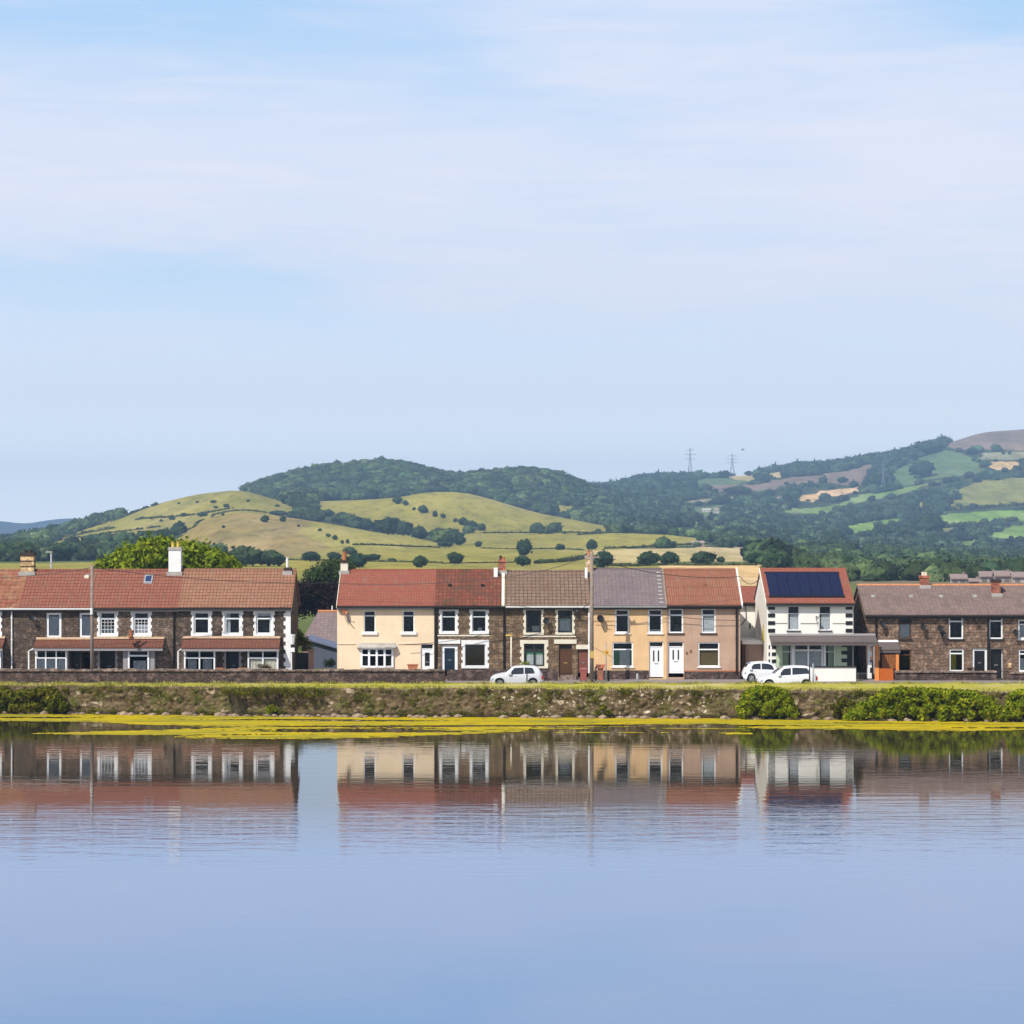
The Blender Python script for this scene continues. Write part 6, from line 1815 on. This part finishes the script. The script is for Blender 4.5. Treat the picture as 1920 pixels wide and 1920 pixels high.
# bushes growing on the lake wall
def bush(label, px0, px1, sky, bottom, n, r, leaves, seed, mat='leaf_bush', out=.75, name='wall_bush', size=.14):
    xm = xw((px0 + px1) / 2, 148); Yb = wall_y(xm) - out; b = (xm, Yb, 0.1)
    lb = lobes_in(sky, px0, px1, bottom, Yb, int(n * 1.5), r * .62, depth=.36, seed=seed, base=b)
    lb = [(l[0], l[1] + wall_y(l[0] + xm) - wall_y(xm), l[2], l[3], l[4], l[5]) for l in lb]
    return plant(name, label, 'bush', b, lb, int(leaves * .5), size, mat, seed)


bush('yellow-green bush covering the left end of the lake wall', -40, 122, [(-40, 1291), (0, 1291), (30, 1296), (60, 1292), (90, 1288), (112, 1300), (124, 1320)], 1338, 48, .5, 15000, 21, 'leaf_olive')
bush('bright green bushy clump on the wall below the white estate car', 1388, 1487, [(1386, 1335), (1396, 1305), (1410, 1290), (1432, 1286), (1455, 1288), (1474, 1296), (1488, 1320)], 1344, 40, .45, 13000, 22)
bush('long dense green bush along the right part of the lake wall', 1590, 1880, [(1590, 1342), (1615, 1322), (1640, 1306), (1665, 1292), (1690, 1288), (1740, 1290), (1800, 1292), (1840, 1300), (1862, 1316), (1882, 1338)], 1348, 95, .5, 30000, 23)
bush('bush at the right end of the lake wall, right of a bare stretch of stone', 1886, 2000, [(1884, 1335), (1900, 1300), (1920, 1290), (1960, 1288), (2000, 1300)], 1348, 34, .5, 12000, 24)
bush('dark green ivy hanging over the top of the lake wall, below the end terrace house', 418, 605, [(416, 1290), (450, 1288), (520, 1288), (590, 1289), (606, 1292)], 1306, 40, .26, 9000, 25, 'leaf_olive', .45, 'hanging_ivy', .05)
bush('small green tuft low on the lake wall, below the lane', 500, 516, [(500, 1326), (508, 1320), (517, 1326)], 1340, 4, .22, 500, 26, 'leaf_bush', .5)
bush('faint olive creeper on the wall just left of the long green bush', 1565, 1600, [(1562, 1325), (1580, 1305), (1602, 1318)], 1345, 9, .3, 1800, 27, 'leaf_olive', .5)
bush('small weed clump at the foot of the wall below the telegraph pole', 1118, 1145, [(1116, 1332), (1130, 1322), (1146, 1334)], 1344, 5, .22, 500, 28, 'leaf_olive', .5)

def weeds():
    rr = random.Random(5); VV = []; FF = []; off = 0
    for k in range(380):
        x = rr.uniform(-38, 38); z = rr.choice([rr.uniform(.0, .35), rr.uniform(0, 1.7), rr.uniform(1.45, 1.78)]); q = rr.uniform(.08, .24)
        V, Fq = leaf_cloud([(x, wall_y(x) - .22 + .1 * z, z, q * rr.uniform(1, 2.2), .12, q)], int(60 * q / .15), .05, k)
        VV.append(V); FF.append(Fq + off); off += len(V)
    structure(np_mesh('wall_weeds', np.vstack(VV), np.vstack(FF), M['leaf_olive']), 'stuff')


weeds()

# ------------------------------------------------------------------ trees on the hills
def ico(sub, seed, squash=.85, amp=.28, lobes=4):
    bm = bmesh.new(); r = random.Random(seed); V = []; Fc = []; o = 0
    for k in range(lobes):
        q = bmesh.new(); bmesh.ops.create_icosphere(q, subdivisions=sub, radius=1.0)
        if lobes == 1: c = Vector((0, 0, 0)); s = 1.0
        else:
            a = 2 * math.pi * k / lobes + r.random(); c = Vector((math.cos(a) * .42, math.sin(a) * .42, r.uniform(-.18, .22))) if k else Vector((0, 0, .22)); s = r.uniform(.52, .7) if k else .68
        q.verts.ensure_lookup_table()
        for v in q.verts:
            d = v.co.normalized(); nn = mnoise.noise(d * 1.9 + Vector((seed, k, 0))) * amp * 1.3 + mnoise.noise(d * 4.5 + Vector((k, seed, 3))) * amp * .9 + mnoise.noise(d * 11.0 + Vector((k, seed, 7))) * amp * .8
            p = c + Vector((d.x, d.y, d.z * squash)) * s * (1 + nn); V.append(p[:])
        Fc += [[v.index + o for v in f.verts] for f in q.faces]; o = len(V); q.free()
    bm.free()
    # ragged outline: small leafy sprays standing off the surface
    g = np.random.default_rng(seed * 13 + sub); S = np.array(V); k = 45 * max(1, lobes) * (2 if lobes > 1 else 1)
    pick = S[g.integers(0, len(S), k)]; ctr = np.array([0, 0, S[:, 2].mean()])
    for q in pick:
        d = q - ctr; d = d / (np.linalg.norm(d) + 1e-6); c = q + d * g.uniform(-.02, .09); sz = g.uniform(.05, .13) if lobes > 1 else g.uniform(.10, .22)
        t = g.normal(size=(3, 3)) * sz; V += [tuple(c + t[0]), tuple(c + t[1]), tuple(c + t[2])]; Fc.append([o, o + 1, o + 2]); o += 3
    return np.array(V), np.array(Fc)


def scatter_mesh(name, pos, rad, hgt, mat, sub, nvar=6, lobes=1, kind='stuff'):
    vs = [ico(sub, 31 + k, lobes=lobes) for k in range(nvar)]
    VV = []; FF = []; off = 0; CC = []
    for k, (p, r, h) in enumerate(zip(pos, rad, hgt)):
        V, Fc = vs[k % nvar]; a = RNG.uniform(0, 6.28); ca, sa = math.cos(a), math.sin(a)
        q = np.empty_like(V); q[:, 0] = (V[:, 0] * ca - V[:, 1] * sa) * r + p[0]; q[:, 1] = (V[:, 0] * sa + V[:, 1] * ca) * r + p[1]; q[:, 2] = V[:, 2] * h + p[2] + h * .55
        VV.append(q); FF.append(Fc + off); off += len(V)
        tone = RNG.choice([.45, .7, 1.0, 1.3, 1.75], p=[.2, .25, .28, .19, .08]) * RNG.uniform(.85, 1.15); CC.append(np.tile([tone, tone * RNG.uniform(.95, 1.05), tone * RNG.uniform(.85, 1.15), 1], (len(V), 1)))
    o = np_mesh(name, np.vstack(VV), np.vstack(FF), mat, smooth=False, attr={'tone': np.vstack(CC)})
    if kind: structure(o, kind)
    return o


def wood_points(pxr, yr, spacing, wob=0.35, seed=1, th=8):
    r = np.random.default_rng(seed); y = yr[0]; P = []
    while y < yr[1]:
        x0, x1 = (pxr[0] - 960) / F * y, (pxr[1] - 960) / F * y; nn = int((x1 - x0) / spacing)
        if nn > 0:
            x = x0 + (x1 - x0) * (np.arange(nn) + r.random(nn)) / nn; yy = y + r.normal(0, spacing * wob, nn)
            P.append(np.stack([x, yy], 1))
        y += spacing * .9
    P = np.vstack(P); px = P[:, 0] / P[:, 1] * F + 960
    ok = (P[:, 1] > 180) & (px > PX[0]) & (px < PX[-1]); P, px = P[ok], px[ok]
    i = np.clip(np.round((px - PX[0]) / 3).astype(int), 0, len(PX) - 1); j = np.clip(np.searchsorted(YR, P[:, 1]), 0, len(YR) - 1)
    wood = IS_WOOD[j, i]; vis = VIS[np.clip(j + 1, 0, len(YR) - 1), i] | VIS[j, i] | VIS[np.clip(j - 2, 0, len(YR) - 1), i]
    k = wood & vis; P, px = P[k], px[k]
    # keep crowns from growing over the open fields behind them
    z = t_idx(px, P[:, 1]); py = HOR + (CAMZ - z) / P[:, 1] * F; hp = th / P[:, 1] * F
    drop = np.zeros(len(px), bool)
    for fr_ in (0.4, 0.9, 1.5):
        for c, poly, (ya, yb) in FIELDS: drop |= inpoly(px, py - hp * fr_, poly) & (yb > P[:, 1]) & (ya > 200)
    drop &= r.random(len(px)) < 0.93
    P, px = P[~drop], px[~drop]
    z = t_idx(px, P[:, 1]); return np.column_stack([P, z]), px


def wood(name, pxr, yr, spacing, rmul, mat, sub, seed):
    P, px = wood_points(pxr, yr, spacing, seed=seed, th=spacing * rmul * 1.9); n = len(P)
    g = np.random.default_rng(seed + 50); r = spacing * rmul * g.uniform(.5, 1.45, n) * (1 + .3 * np.sin(P[:, 0] / 37) * np.sin(P[:, 1] / 53)); h = r * g.uniform(.75, 1.05, n)
    return scatter_mesh(name, P, r, h, M[mat], sub)


wood('valley_woodland', (-450, 2300), (577, 1480), 5.0, .60, 'canopyL', 3, 1)
wood('hill_woodland', (-450, 1150), (1480, 2520), 7.0, .60, 'canopyL', 3, 2)
wood('slope_woodland', (1120, 2300), (1480, 2500), 6.6, .56, 'canopyR', 2, 3)
wood('far_woodland', (1080, 2300), (2500, 3760), 8.2, .58, 'canopyR', 2, 4)

# individual trees and bushes in the fields
protos = []
for k in range(5):
    V, Fc = ico(3, 70 + k, .9, .3, 5)
    r_ = thing('field_tree', 'x', 'tree', (0, 0, 0))
    V[:, 2] += .78
    np_mesh('crown', V, Fc, M['canopyT'], r_, smooth=False)
    mb = MB(); mb.tube([(0, 0, -.15), (0, 0, .35), (.03, 0, .7)], .09, 7, .05); mb.tube([(0, 0, .3), (.25, .1, .7)], .04, 5, .02); mb.tube([(0, 0, .3), (-.25, -.1, .75)], .04, 5, .02); mb.build('trunk', M['trunk'], r_)
    protos.append(r_)
used = [False] * 5


def tree(px, base_py, w, hpx, label, group=None, k=None, ymin=600):
    Y = hit(px, base_py, ymin); g = gpt(px, Y); s = Y / F
    k = (int(px * 7 + base_py) % 5) if k is None else k
    rx = w * s * .52; rz = hpx * s / 1.75
    if not used[k]:
        used[k] = True; o = protos[k]; o.location = g; o['label'] = label; o.scale = (rx, rx, rz)
        if group: o['group'] = group
    else:
        o = copy_thing(protos[k], g, label, group, (rx, rx, rz), rz=(px * 1.3) % 6.28)
        if not group and 'group' in o: del o['group']
    return o


gF = 'trees scattered over the hillside fields'
SPEC = [
    (985, 1041, 30, 32, 'dark rounded lone tree in the pale field, upper of two above the brown-tiled roof'),
    (981, 1062, 28, 22, 'dark rounded tree just above the brown-tiled roof, below another lone tree'),
    (1050, 1031, 18, 12, 'small round bush in the hedge, upper left of the telegraph pole top'),
    (1110, 1032, 20, 22, 'dark tree directly above the telegraph pole top'),
    (1133, 1064, 40, 34, 'large dark tree right of the telegraph pole top, behind the slate roof'),
    (1218, 1060, 40, 28, 'wide dark tree before the tan field, leftmost of three'),
    (1256, 1060, 34, 27, 'dark round tree before the tan field, middle of three'),
    (1317, 1060, 44, 28, 'wide dark round tree before the tan field, rightmost of three'),
    (1352, 1055, 16, 12, 'small bush in the hedge at the lower edge of the tan field'),
    (1415, 1058, 30, 24, 'dark tree at the right tip of the tan field'),
    (852, 1058, 30, 24, 'dark round lone tree above the mossy red roof'),
    (788, 1064, 28, 24, 'dark tree above the plain red roof, right of its middle'),
    (700, 1052, 32, 14, 'low dark bush above the plain red roof'),
    (735, 1053, 16, 7, 'very low bush in a hedge above the plain red roof'),
    (668, 1064, 40, 30, 'dark round tree right behind the cream chimney of the cream house'),
    (655, 1040, 26, 16, 'small dark tree above the cream house chimney pot'),
    (625, 1052, 26, 18, 'small dark tree at the hedge left of the cream house chimney'),
    (582, 1053, 36, 20, 'dark peaked tree above the lane, right of the small white flue'),
    (460, 1062, 58, 40, 'broad dark tree right of the bright green tree, left half of a pair'),
    (505, 1062, 56, 32, 'broad dark tree left of the small white flue, right half of a pair'),
    (337, 1002, 24, 26, 'dark lone tree on the left hillside above the bright green tree'),
    (415, 1040, 26, 22, 'dark tree just right of the top of the bright green tree'),
    (188, 1040, 44, 24, 'dark tree left of the bright green tree'),
    (30, 1045, 50, 30, 'dark tree behind the leftmost roof, left of the yellow brick chimney'),
    (110, 1052, 60, 34, 'large dark tree behind the red roof, right of the yellow brick chimney'),
    (32, 1018, 24, 22, 'small blue-grey tree against the distant hills at the left edge'),
    (8, 1018, 24, 18, 'blue-grey tree against the distant hills, cut by the left edge'),
    (418, 967, 6, 5, None), (497, 979, 16, 14, 'small dark bush on the brown hillside, left of a similar one'), (530, 979, 12, 12, 'small dark bush on the brown hillside crest'),
    (560, 988, 6, 5, None), (419, 990, 6, 6, None), (600, 996, 7, 6, None), (615, 1007, 9, 7, None), (628, 1012, 10, 10, None), (642, 1020, 7, 8, None), (652, 1019, 7, 9, None),
    (745, 945, 18, 15, 'dark bush at the left shoulder of the domed pale field'), (760, 948, 11, 11, None), (776, 957, 6, 7, None),
    (793, 962, 18, 16, 'dark round tree low on the left side of the domed pale field'), (816, 969, 10, 12, None), (831, 972, 9, 10, None), (854, 979, 8, 8, None),
    (868, 985, 18, 16, 'dark tree, leftmost of the cluster under the domed field'), (884, 991, 24, 16, 'dark tree in the middle of the cluster under the domed field'), (903, 995, 18, 14, 'dark tree, rightmost of the cluster under the domed field'),
    (1015, 1001, 14, 11, 'dark bush on the hedge line right of centre, left of a pair'), (1030, 1001, 18, 12, 'dark bush on the hedge line right of centre, right of a pair'), (1058, 1001, 8, 6, None),
    (898, 1026, 14, 12, 'small dark bush in the pale field above the mossy red roof'),
    (690, 995, 26, 24, 'dark tree at the left end of the tree belt in mid-hillside'), (728, 1003, 34, 36, 'tall dark round tree in the mid-hillside tree belt'), (757, 1005, 34, 30, 'dark tree right of the tallest in the mid-hillside belt'),
    (785, 1010, 30, 26, 'dark tree near the right end of the mid-hillside belt'), (822, 1016, 30, 28, 'dark tree in the lower tree clump, left'), (845, 1022, 30, 28, 'dark tree in the lower tree clump, middle'), (864, 1022, 20, 20, 'dark tree in the lower tree clump, right'), (833, 1026, 30, 12, 'low bush below the lower tree clump'),
    (640, 977, 26, 18, 'dark tree at the top end of the mid-hillside belt'), (615, 968, 24, 14, 'dark tree in the gap between the two hill shoulders'), (665, 984, 22, 18, 'dark tree between belt and wooded gap'),
    (520, 966, 30, 10, 'low dark tree strip on the crest of the brown hill'), (550, 969, 30, 12, 'low dark tree on the right of the brown hill crest'),
    (400, 943, 12, 6, None), (370, 943, 6, 4, None), (335, 945, 6, 4, None), (465, 941, 6, 5, None), (404, 953, 8, 5, None), (425, 951, 12, 7, None), (290, 948, 8, 5, None), (520, 950, 10, 5, None),
    (302, 978, 7, 5, None), (284, 973, 6, 4, None), (345, 968, 14, 7, None), (380, 968, 18, 9, None), (322, 975, 12, 6, None),
]
for (px, py, w, hp, lab) in SPEC:
    if lab: tree(px, py, w, hp, lab)
    else:
        lab = ('tiny dark bush in the sloping row on the middle of the brown hill' if 595 < px < 660 else
               'tiny dark bush on the open brown hillside' if py > 962 and 400 < px < 595 else
               'tiny dark bush on the left side of the domed pale field' if 700 < px < 900 else
               'tiny dark bush beside the hedge line right of the domed field' if px > 900 else
               'tiny dark bush low on the far left hill slope' if px < 395 and py > 950 else 'tiny dark bush near the top of the left grassy hill')
        tree(px, py, w, hp, lab, 'tiny bushes dotted on the pale hills')
# trees on the skyline and slopes to the right
RSPEC = [
    (1324, 893, 14, 12, 'small dark lone tree on the skyline between the two pylons'), (1370, 893, 18, 8, 'low bush at the foot of the right pylon on the ridge'), (1404, 892, 16, 10, 'small tree on the ridge just right of the right pylon'),
    (1510, 866, 20, 13, 'dark tree on the skyline left of the long wooded ridge'), (1651, 846, 26, 12, 'dark tree bump on the wooded skyline'), (1740, 852, 46, 26, 'big dark twin-crowned tree on the upper right skyline'), (1780, 827, 12, 8, 'small tree on the skyline below the brown moor'),
    (1727, 895, 42, 34, 'big dark oval tree standing alone on the upper right slope'), (1640, 918, 44, 34, 'large dark tree on the upper right slope, beside the third pylon'), (1655, 890, 24, 22, 'dark tree above the third pylon'),
    (1740, 1005, 60, 44, 'huge dark tree in front of the bright green field on the right'), (1700, 1012, 40, 30, 'dark tree left of the huge dark tree on the right'), (1655, 1010, 36, 28, 'rounded dark tree above the solar panel house'),
    (1570, 1026, 34, 32, 'rounded tree above the solar panels'), (1520, 1032, 26, 20, 'rounded tree above the left end of the solar panels'), (1580, 905, 20, 12, 'dark tree on the brown strip right of the ridge'),
    (1386, 927, 50, 16, 'broad dark tree group on the middle of the right slope'), (1443, 932, 24, 16, 'dark round tree beside the pale bands on the right slope'), (1433, 905, 20, 18, 'dark tree between the two tan strips on the ridge'),
    (1838, 1013, 22, 18, 'dark tree at the left point of the lower green field on the right'), (1822, 852, 20, 14, 'bush below the brown moor'), (1905, 886, 16, 14, 'reddish dark tree right of the small orange field'), (1881, 852, 6, 6, None), (1893, 852, 6, 6, None),
    (1515, 940, 9, 4, None), (1540, 940, 9, 5, None), (1558, 938, 6, 4, None), (1586, 932, 9, 5, None), (1604, 926, 9, 6, None),
]
for (px, py, w, hp, lab) in RSPEC:
    if lab: tree(px, py, w, hp, lab)
    else: tree(px, py, w, hp, 'tiny dark bush at a field edge on the right slope', 'tiny bushes on the right slope')


def hedge(label, pts, hpx, wpx=None, ymin=600, gap=0.0, mat='hedge'):
    """hedgerow: one long mesh of small bushy lumps following the ground"""
    rr = random.Random(int(pts[0][0] + pts[0][1])); P = []; R = []; Hh = []
    for (a, b) in zip(pts[:-1], pts[1:]):
        Ya, Yb = hit(*a, ymin), hit(*b, ymin); A = gpt(a[0], Ya); B = gpt(b[0], Yb)
        L = (B - A).length; s = (Ya + Yb) / 2 / F; r = hpx * s * .6; n = max(2, int(L / (r * 1.0)))
        for k in range(n):
            if rr.random() < gap: continue
            t = (k + rr.random() * .6) / n; Y = Ya + (Yb - Ya) * t; X_ = A.x + (B.x - A.x) * t; px = X_ / Y * F + 960; g = gpt(px, Y)
            P.append((X_, Y, g.z - r * .2)); q = r * rr.uniform(.7, 1.35); R.append(q); Hh.append(q * rr.uniform(.7, 1.0))
    o = scatter_mesh('hedgerow', P, R, Hh, M[mat], 2, kind=None)
    tag(o, label, 'hedge', 'hedgerows dividing the fields'); return o


hedge('thin dark hedge under the domed pale field, running to its right tip', [(905, 1000), (1000, 999), (1140, 999), (1200, 996)], 4)
hedge('hedge above the pale strip field in the centre, right end', [(1085, 1003), (1150, 999), (1250, 997), (1300, 1001)], 4)
hedge('straight thin hedge crossing the pale field above the cream house', [(662, 1022), (740, 1024), (825, 1027)], 4)
hedge('hedge above the slate and pebble-dashed roofs, over the tan field', [(1135, 1029), (1200, 1027), (1325, 1021)], 5)
hedge('dark hedge along the lower edge of the tan field', [(1120, 1060), (1200, 1062), (1330, 1061), (1420, 1062)], 6)
hedge('hedge above the mossy red roof at the foot of the pale fields', [(830, 1057), (900, 1056), (965, 1055)], 3)
hedge('bushy hedge above the grey-brown-tiled roof, left of the telegraph pole', [(1005, 1057), (1050, 1054), (1108, 1045)], 8, gap=.2)
hedge('hedge joining the two dark trees above the pale field', [(900, 1028), (960, 1030), (1040, 1029), (1095, 1032)], 3, gap=.35)
hedge('ragged hedge crossing the upper left hill below its crest', [(255, 975), (310, 971), (360, 966), (400, 960), (440, 953)], 5, gap=.25)
hedge('dark hedge on the crest line of the brown hill, left side', [(335, 1000), (365, 988), (400, 966), (440, 958), (500, 962)], 4, gap=.1)
hedge('dark tree-lined hedge climbing the skyline of the left hill', [(150, 992), (190, 984), (225, 973), (262, 958), (295, 947)], 6, gap=.1)
hedge('long hedge of dark trees low on the left hill', [(60, 1022), (120, 1008), (170, 998), (215, 990)], 6, gap=.25)
hedge('hedge line through the middle of the left hill slope', [(120, 1012), (180, 1004), (240, 996), (300, 988)], 4, gap=.3)
hedge('hedge at the back of the field above the left terrace and lane', [(540, 1050), (620, 1052), (690, 1053), (830, 1056)], 4, gap=.15)
hedge('straight hedge below the olive field at the far right', [(1745, 960), (1800, 955), (1860, 951), (1925, 947)], 8, ymin=1500, mat='hedge')
hedge('hedge under the bright green field at the far right', [(1770, 990), (1830, 985), (1880, 980), (1905, 975)], 9, ymin=1200)
hedge('hedge between pale bands in the middle of the right slope', [(1268, 939), (1320, 935), (1370, 931), (1410, 930)], 5, ymin=2000)
hedge('long tree hedge above the green strip on the right slope', [(1530, 986), (1590, 980), (1650, 973), (1700, 966)], 9, ymin=1500)

# ------------------------------------------------------------------ far buildings, pylons, bird
def far_house(label, px0, px1, top, eave, bottom, wall, roof, ymin=640, name='distant_house', group=None, Y=None):
    fixed = Y is not None; Y = Y or hit((px0 + px1) / 2, bottom, ymin); g = gpt((px0 + px1) / 2, Y); s = Y / F
    if fixed: g.z = zw(bottom, Y)
    w = (px1 - px0) * s; he = (bottom - eave) * s; hr = (bottom - top) * s
    r = thing(name, label, 'house', g, group)
    mb = MB(); mb.prismx([(0, -2), (0, he), (w * .25, hr - .1), (w * .5, he), (w * .5, -2)], -w / 2, w / 2); mb.build('wall', wall, r)
    mb = MB(); mb.prismx([(-.4, he - .15), (w * .25, hr), (w * .5 + .4, he - .15), (w * .5 + .4, he + .1), (w * .25, hr + .25), (-.4, he + .1)], -w / 2 - .3, w / 2 + .3); rf = mb.build('roof', roof, r)
    mb = MB(); mb.box(w * .3, w * .3 + .5, w * .25 - .3, w * .25 + .3, hr - 1, hr + .6); mb.build('chimney', roof, rf)
    for k in range(2):
        mb = MB(); x = -w * .25 + k * w * .5; mb.box(x - .6, x + .6, -.05, .0, he * .3, he * .75); mb.build('window', M.get('far_win', M['dark']), r)
    return r


fr = m_plain('far_slate', (0.27, 0.20, 0.185), 0.9); fw_ = m_plain('far_render', (0.42, 0.35, 0.31), 0.9); ft = m_plain('far_brown_wall', (0.36, 0.28, 0.24), 0.9)
gv = 'small distant houses above the right terrace roof'
M['far_win'] = m_plain('far_window', (0.16, 0.14, 0.14), 0.6)
far_house('small distant white house with pale hipped roof above the stone houses, left of the others', 1784, 1812, 1078, 1085, 1096, fw_, fr, Y=556, group=gv)
far_house('distant pale house beside the dark trees, between the white house and the long roof', 1818, 1834, 1086, 1090, 1098, fw_, fr, Y=550, group=gv)
far_house('long distant brown-roofed house with pale front, behind the red brick chimney', 1838, 1868, 1073, 1081, 1096, fw_, fr, Y=566, group=gv)
far_house('distant house whose paler roof is right of the last red brick chimney', 1866, 1895, 1072, 1080, 1096, ft, fr, Y=560, group=gv)
far_house('distant house with pale gable at the right edge above the stone terrace', 1899, 1935, 1074, 1082, 1096, fw_, fr, Y=558, group=gv)
fwh = m_plain('far_white_wall', (0.62, 0.58, 0.54), 0.9)
gf = 'white farm buildings on the right slope'
far_house('white farm building with pale roof on the wooded slope, below the left pylon', 1317, 1333, 954, 956, 960, fwh, fwh, ymin=2000, name='farm_building', group=gf)
far_house('small white farmhouse with brown roof, right of the long pale one', 1339, 1348, 953, 956, 962, fwh, ft, ymin=2000, name='farm_building', group=gf)
far_house('low white farm shed, lowest of the farm buildings', 1300, 1314, 965, 966, 969, fwh, fwh, ymin=2000, name='farm_building', group=gf)
far_house('tiny white cottage among trees right of the farm, below the brown fields', 1457, 1466, 932, 936, 942, fwh, fr, ymin=2000, name='farm_building', group=gf)
far_house('small dark barn at the right end of the pale strip field', 1298, 1320, 1015, 1018, 1024, ft, ft, ymin=700, name='farm_building', group=gf)


def pylon(label, px, top, bottom, Y, wpx):
    g = gpt(px, Y); s = Y / F; H = (bottom - top) * s; w = wpx * s / 2; t = .3
    base_z = zw(bottom, Y); r = thing('electricity_pylon', label, 'pylon', (g.x, Y, min(base_z, g.z)), 'electricity pylons on the hills'); H += base_z - min(base_z, g.z)
    mb = MB(); lv = [(0, w), (.25, w * .62), (.5, w * .34), (.62, w * .24), (.8, w * .2), (1, w * .05)]
    for sx in (-1, 1):
        for sy in (-1, 1):
            mb.tube([(sx * a, sy * a, z * H) for z, a in lv], t, 4)
    for (z0, a0), (z1, a1) in zip(lv[:-1], lv[1:]):
        for sx in (-1, 1):
            mb.tube([(-sx * a0, -a0, z0 * H), (sx * a1, -a1, z1 * H)], t * .6, 4); mb.tube([(-sx * a0, a0, z0 * H), (sx * a1, a1, z1 * H)], t * .6, 4)
            mb.tube([(sx * a0, -a0, z0 * H), (sx * a1, a1, z1 * H)], t * .6, 4)
        mb.tube([(-a1, -a1, z1 * H), (a1, -a1, z1 * H)], t * .6, 4)
    mb.build('tower', M['far_steel'], r)
    for z, aw in ((.62, w * 1.75), (.77, w * 2.0), (.91, w * 1.4)):
        mb = MB(); mb.tube([(-aw, 0, z * H), (0, 0, z * H + H * .03), (aw, 0, z * H)], t * .8, 4); mb.tube([(-aw, 0, z * H), (0, 0, z * H - H * .005), (aw, 0, z * H)], t * .7, 4)
        for sx in (-1, 1): mb.tube([(sx * aw, 0, z * H), (sx * aw, 0, z * H - 1.8)], .14, 4)
        mb.build('crossarm', M['far_steel'], r)


pylon('tallest grey lattice pylon on the skyline, left of the pair', 1294, 839, 893, 3640, 11)
pylon('grey lattice pylon on the skyline, shorter one right of the pair', 1373, 851, 892, 3690, 11)
pylon('pale lattice pylon standing on the right slope before dark trees', 1656, 866, 918, 2950, 8)

# bird
Yb = 260.0; p = at(1393, 844, Yb); r_ = thing('bird', 'tiny dark bird flying in the sky right of the pylons', 'bird', p)
mb = MB(); mb.tube([(-.22, 0, 0), (-.12, 0, .03), (0, 0, .04), (.12, 0, .03), (.2, 0, .0)], .035, 8, .02)
for s_ in (-1, 1):
    i = len(mb.v); mb.v += [(-.08, 0, .05), (.06, 0, .05), (.02, s_ * .22, .14), (.1, s_ * .45, .07), (-.04, s_ * .24, .15)]; mb.f += [(i, i + 1, i + 2, i + 4), (i + 4, i + 2, i + 3)]
mb.build('body', M['gutter'], r_)

# ------------------------------------------------------------------ haze
def haze():
    mb = MB(); mb.box(-6000, 6000, -330, 6700, -2.2, 225)
    m = bpy.data.materials.new('haze'); m.use_nodes = True; t = m.node_tree; t.nodes.clear()
    out = N(t, 'ShaderNodeOutputMaterial'); v = N(t, 'ShaderNodeVolumePrincipled')
    v.inputs['Color'].default_value = (0.46, 0.70, 1.0, 1); v.inputs['Density'].default_value = HAZE; v.inputs['Anisotropy'].default_value = 0.1
    t.links.new(v.outputs[0], out.inputs['Volume'])
    o = mb.build('haze', m); structure(o, 'stuff')


HAZE = 0.00018
haze()
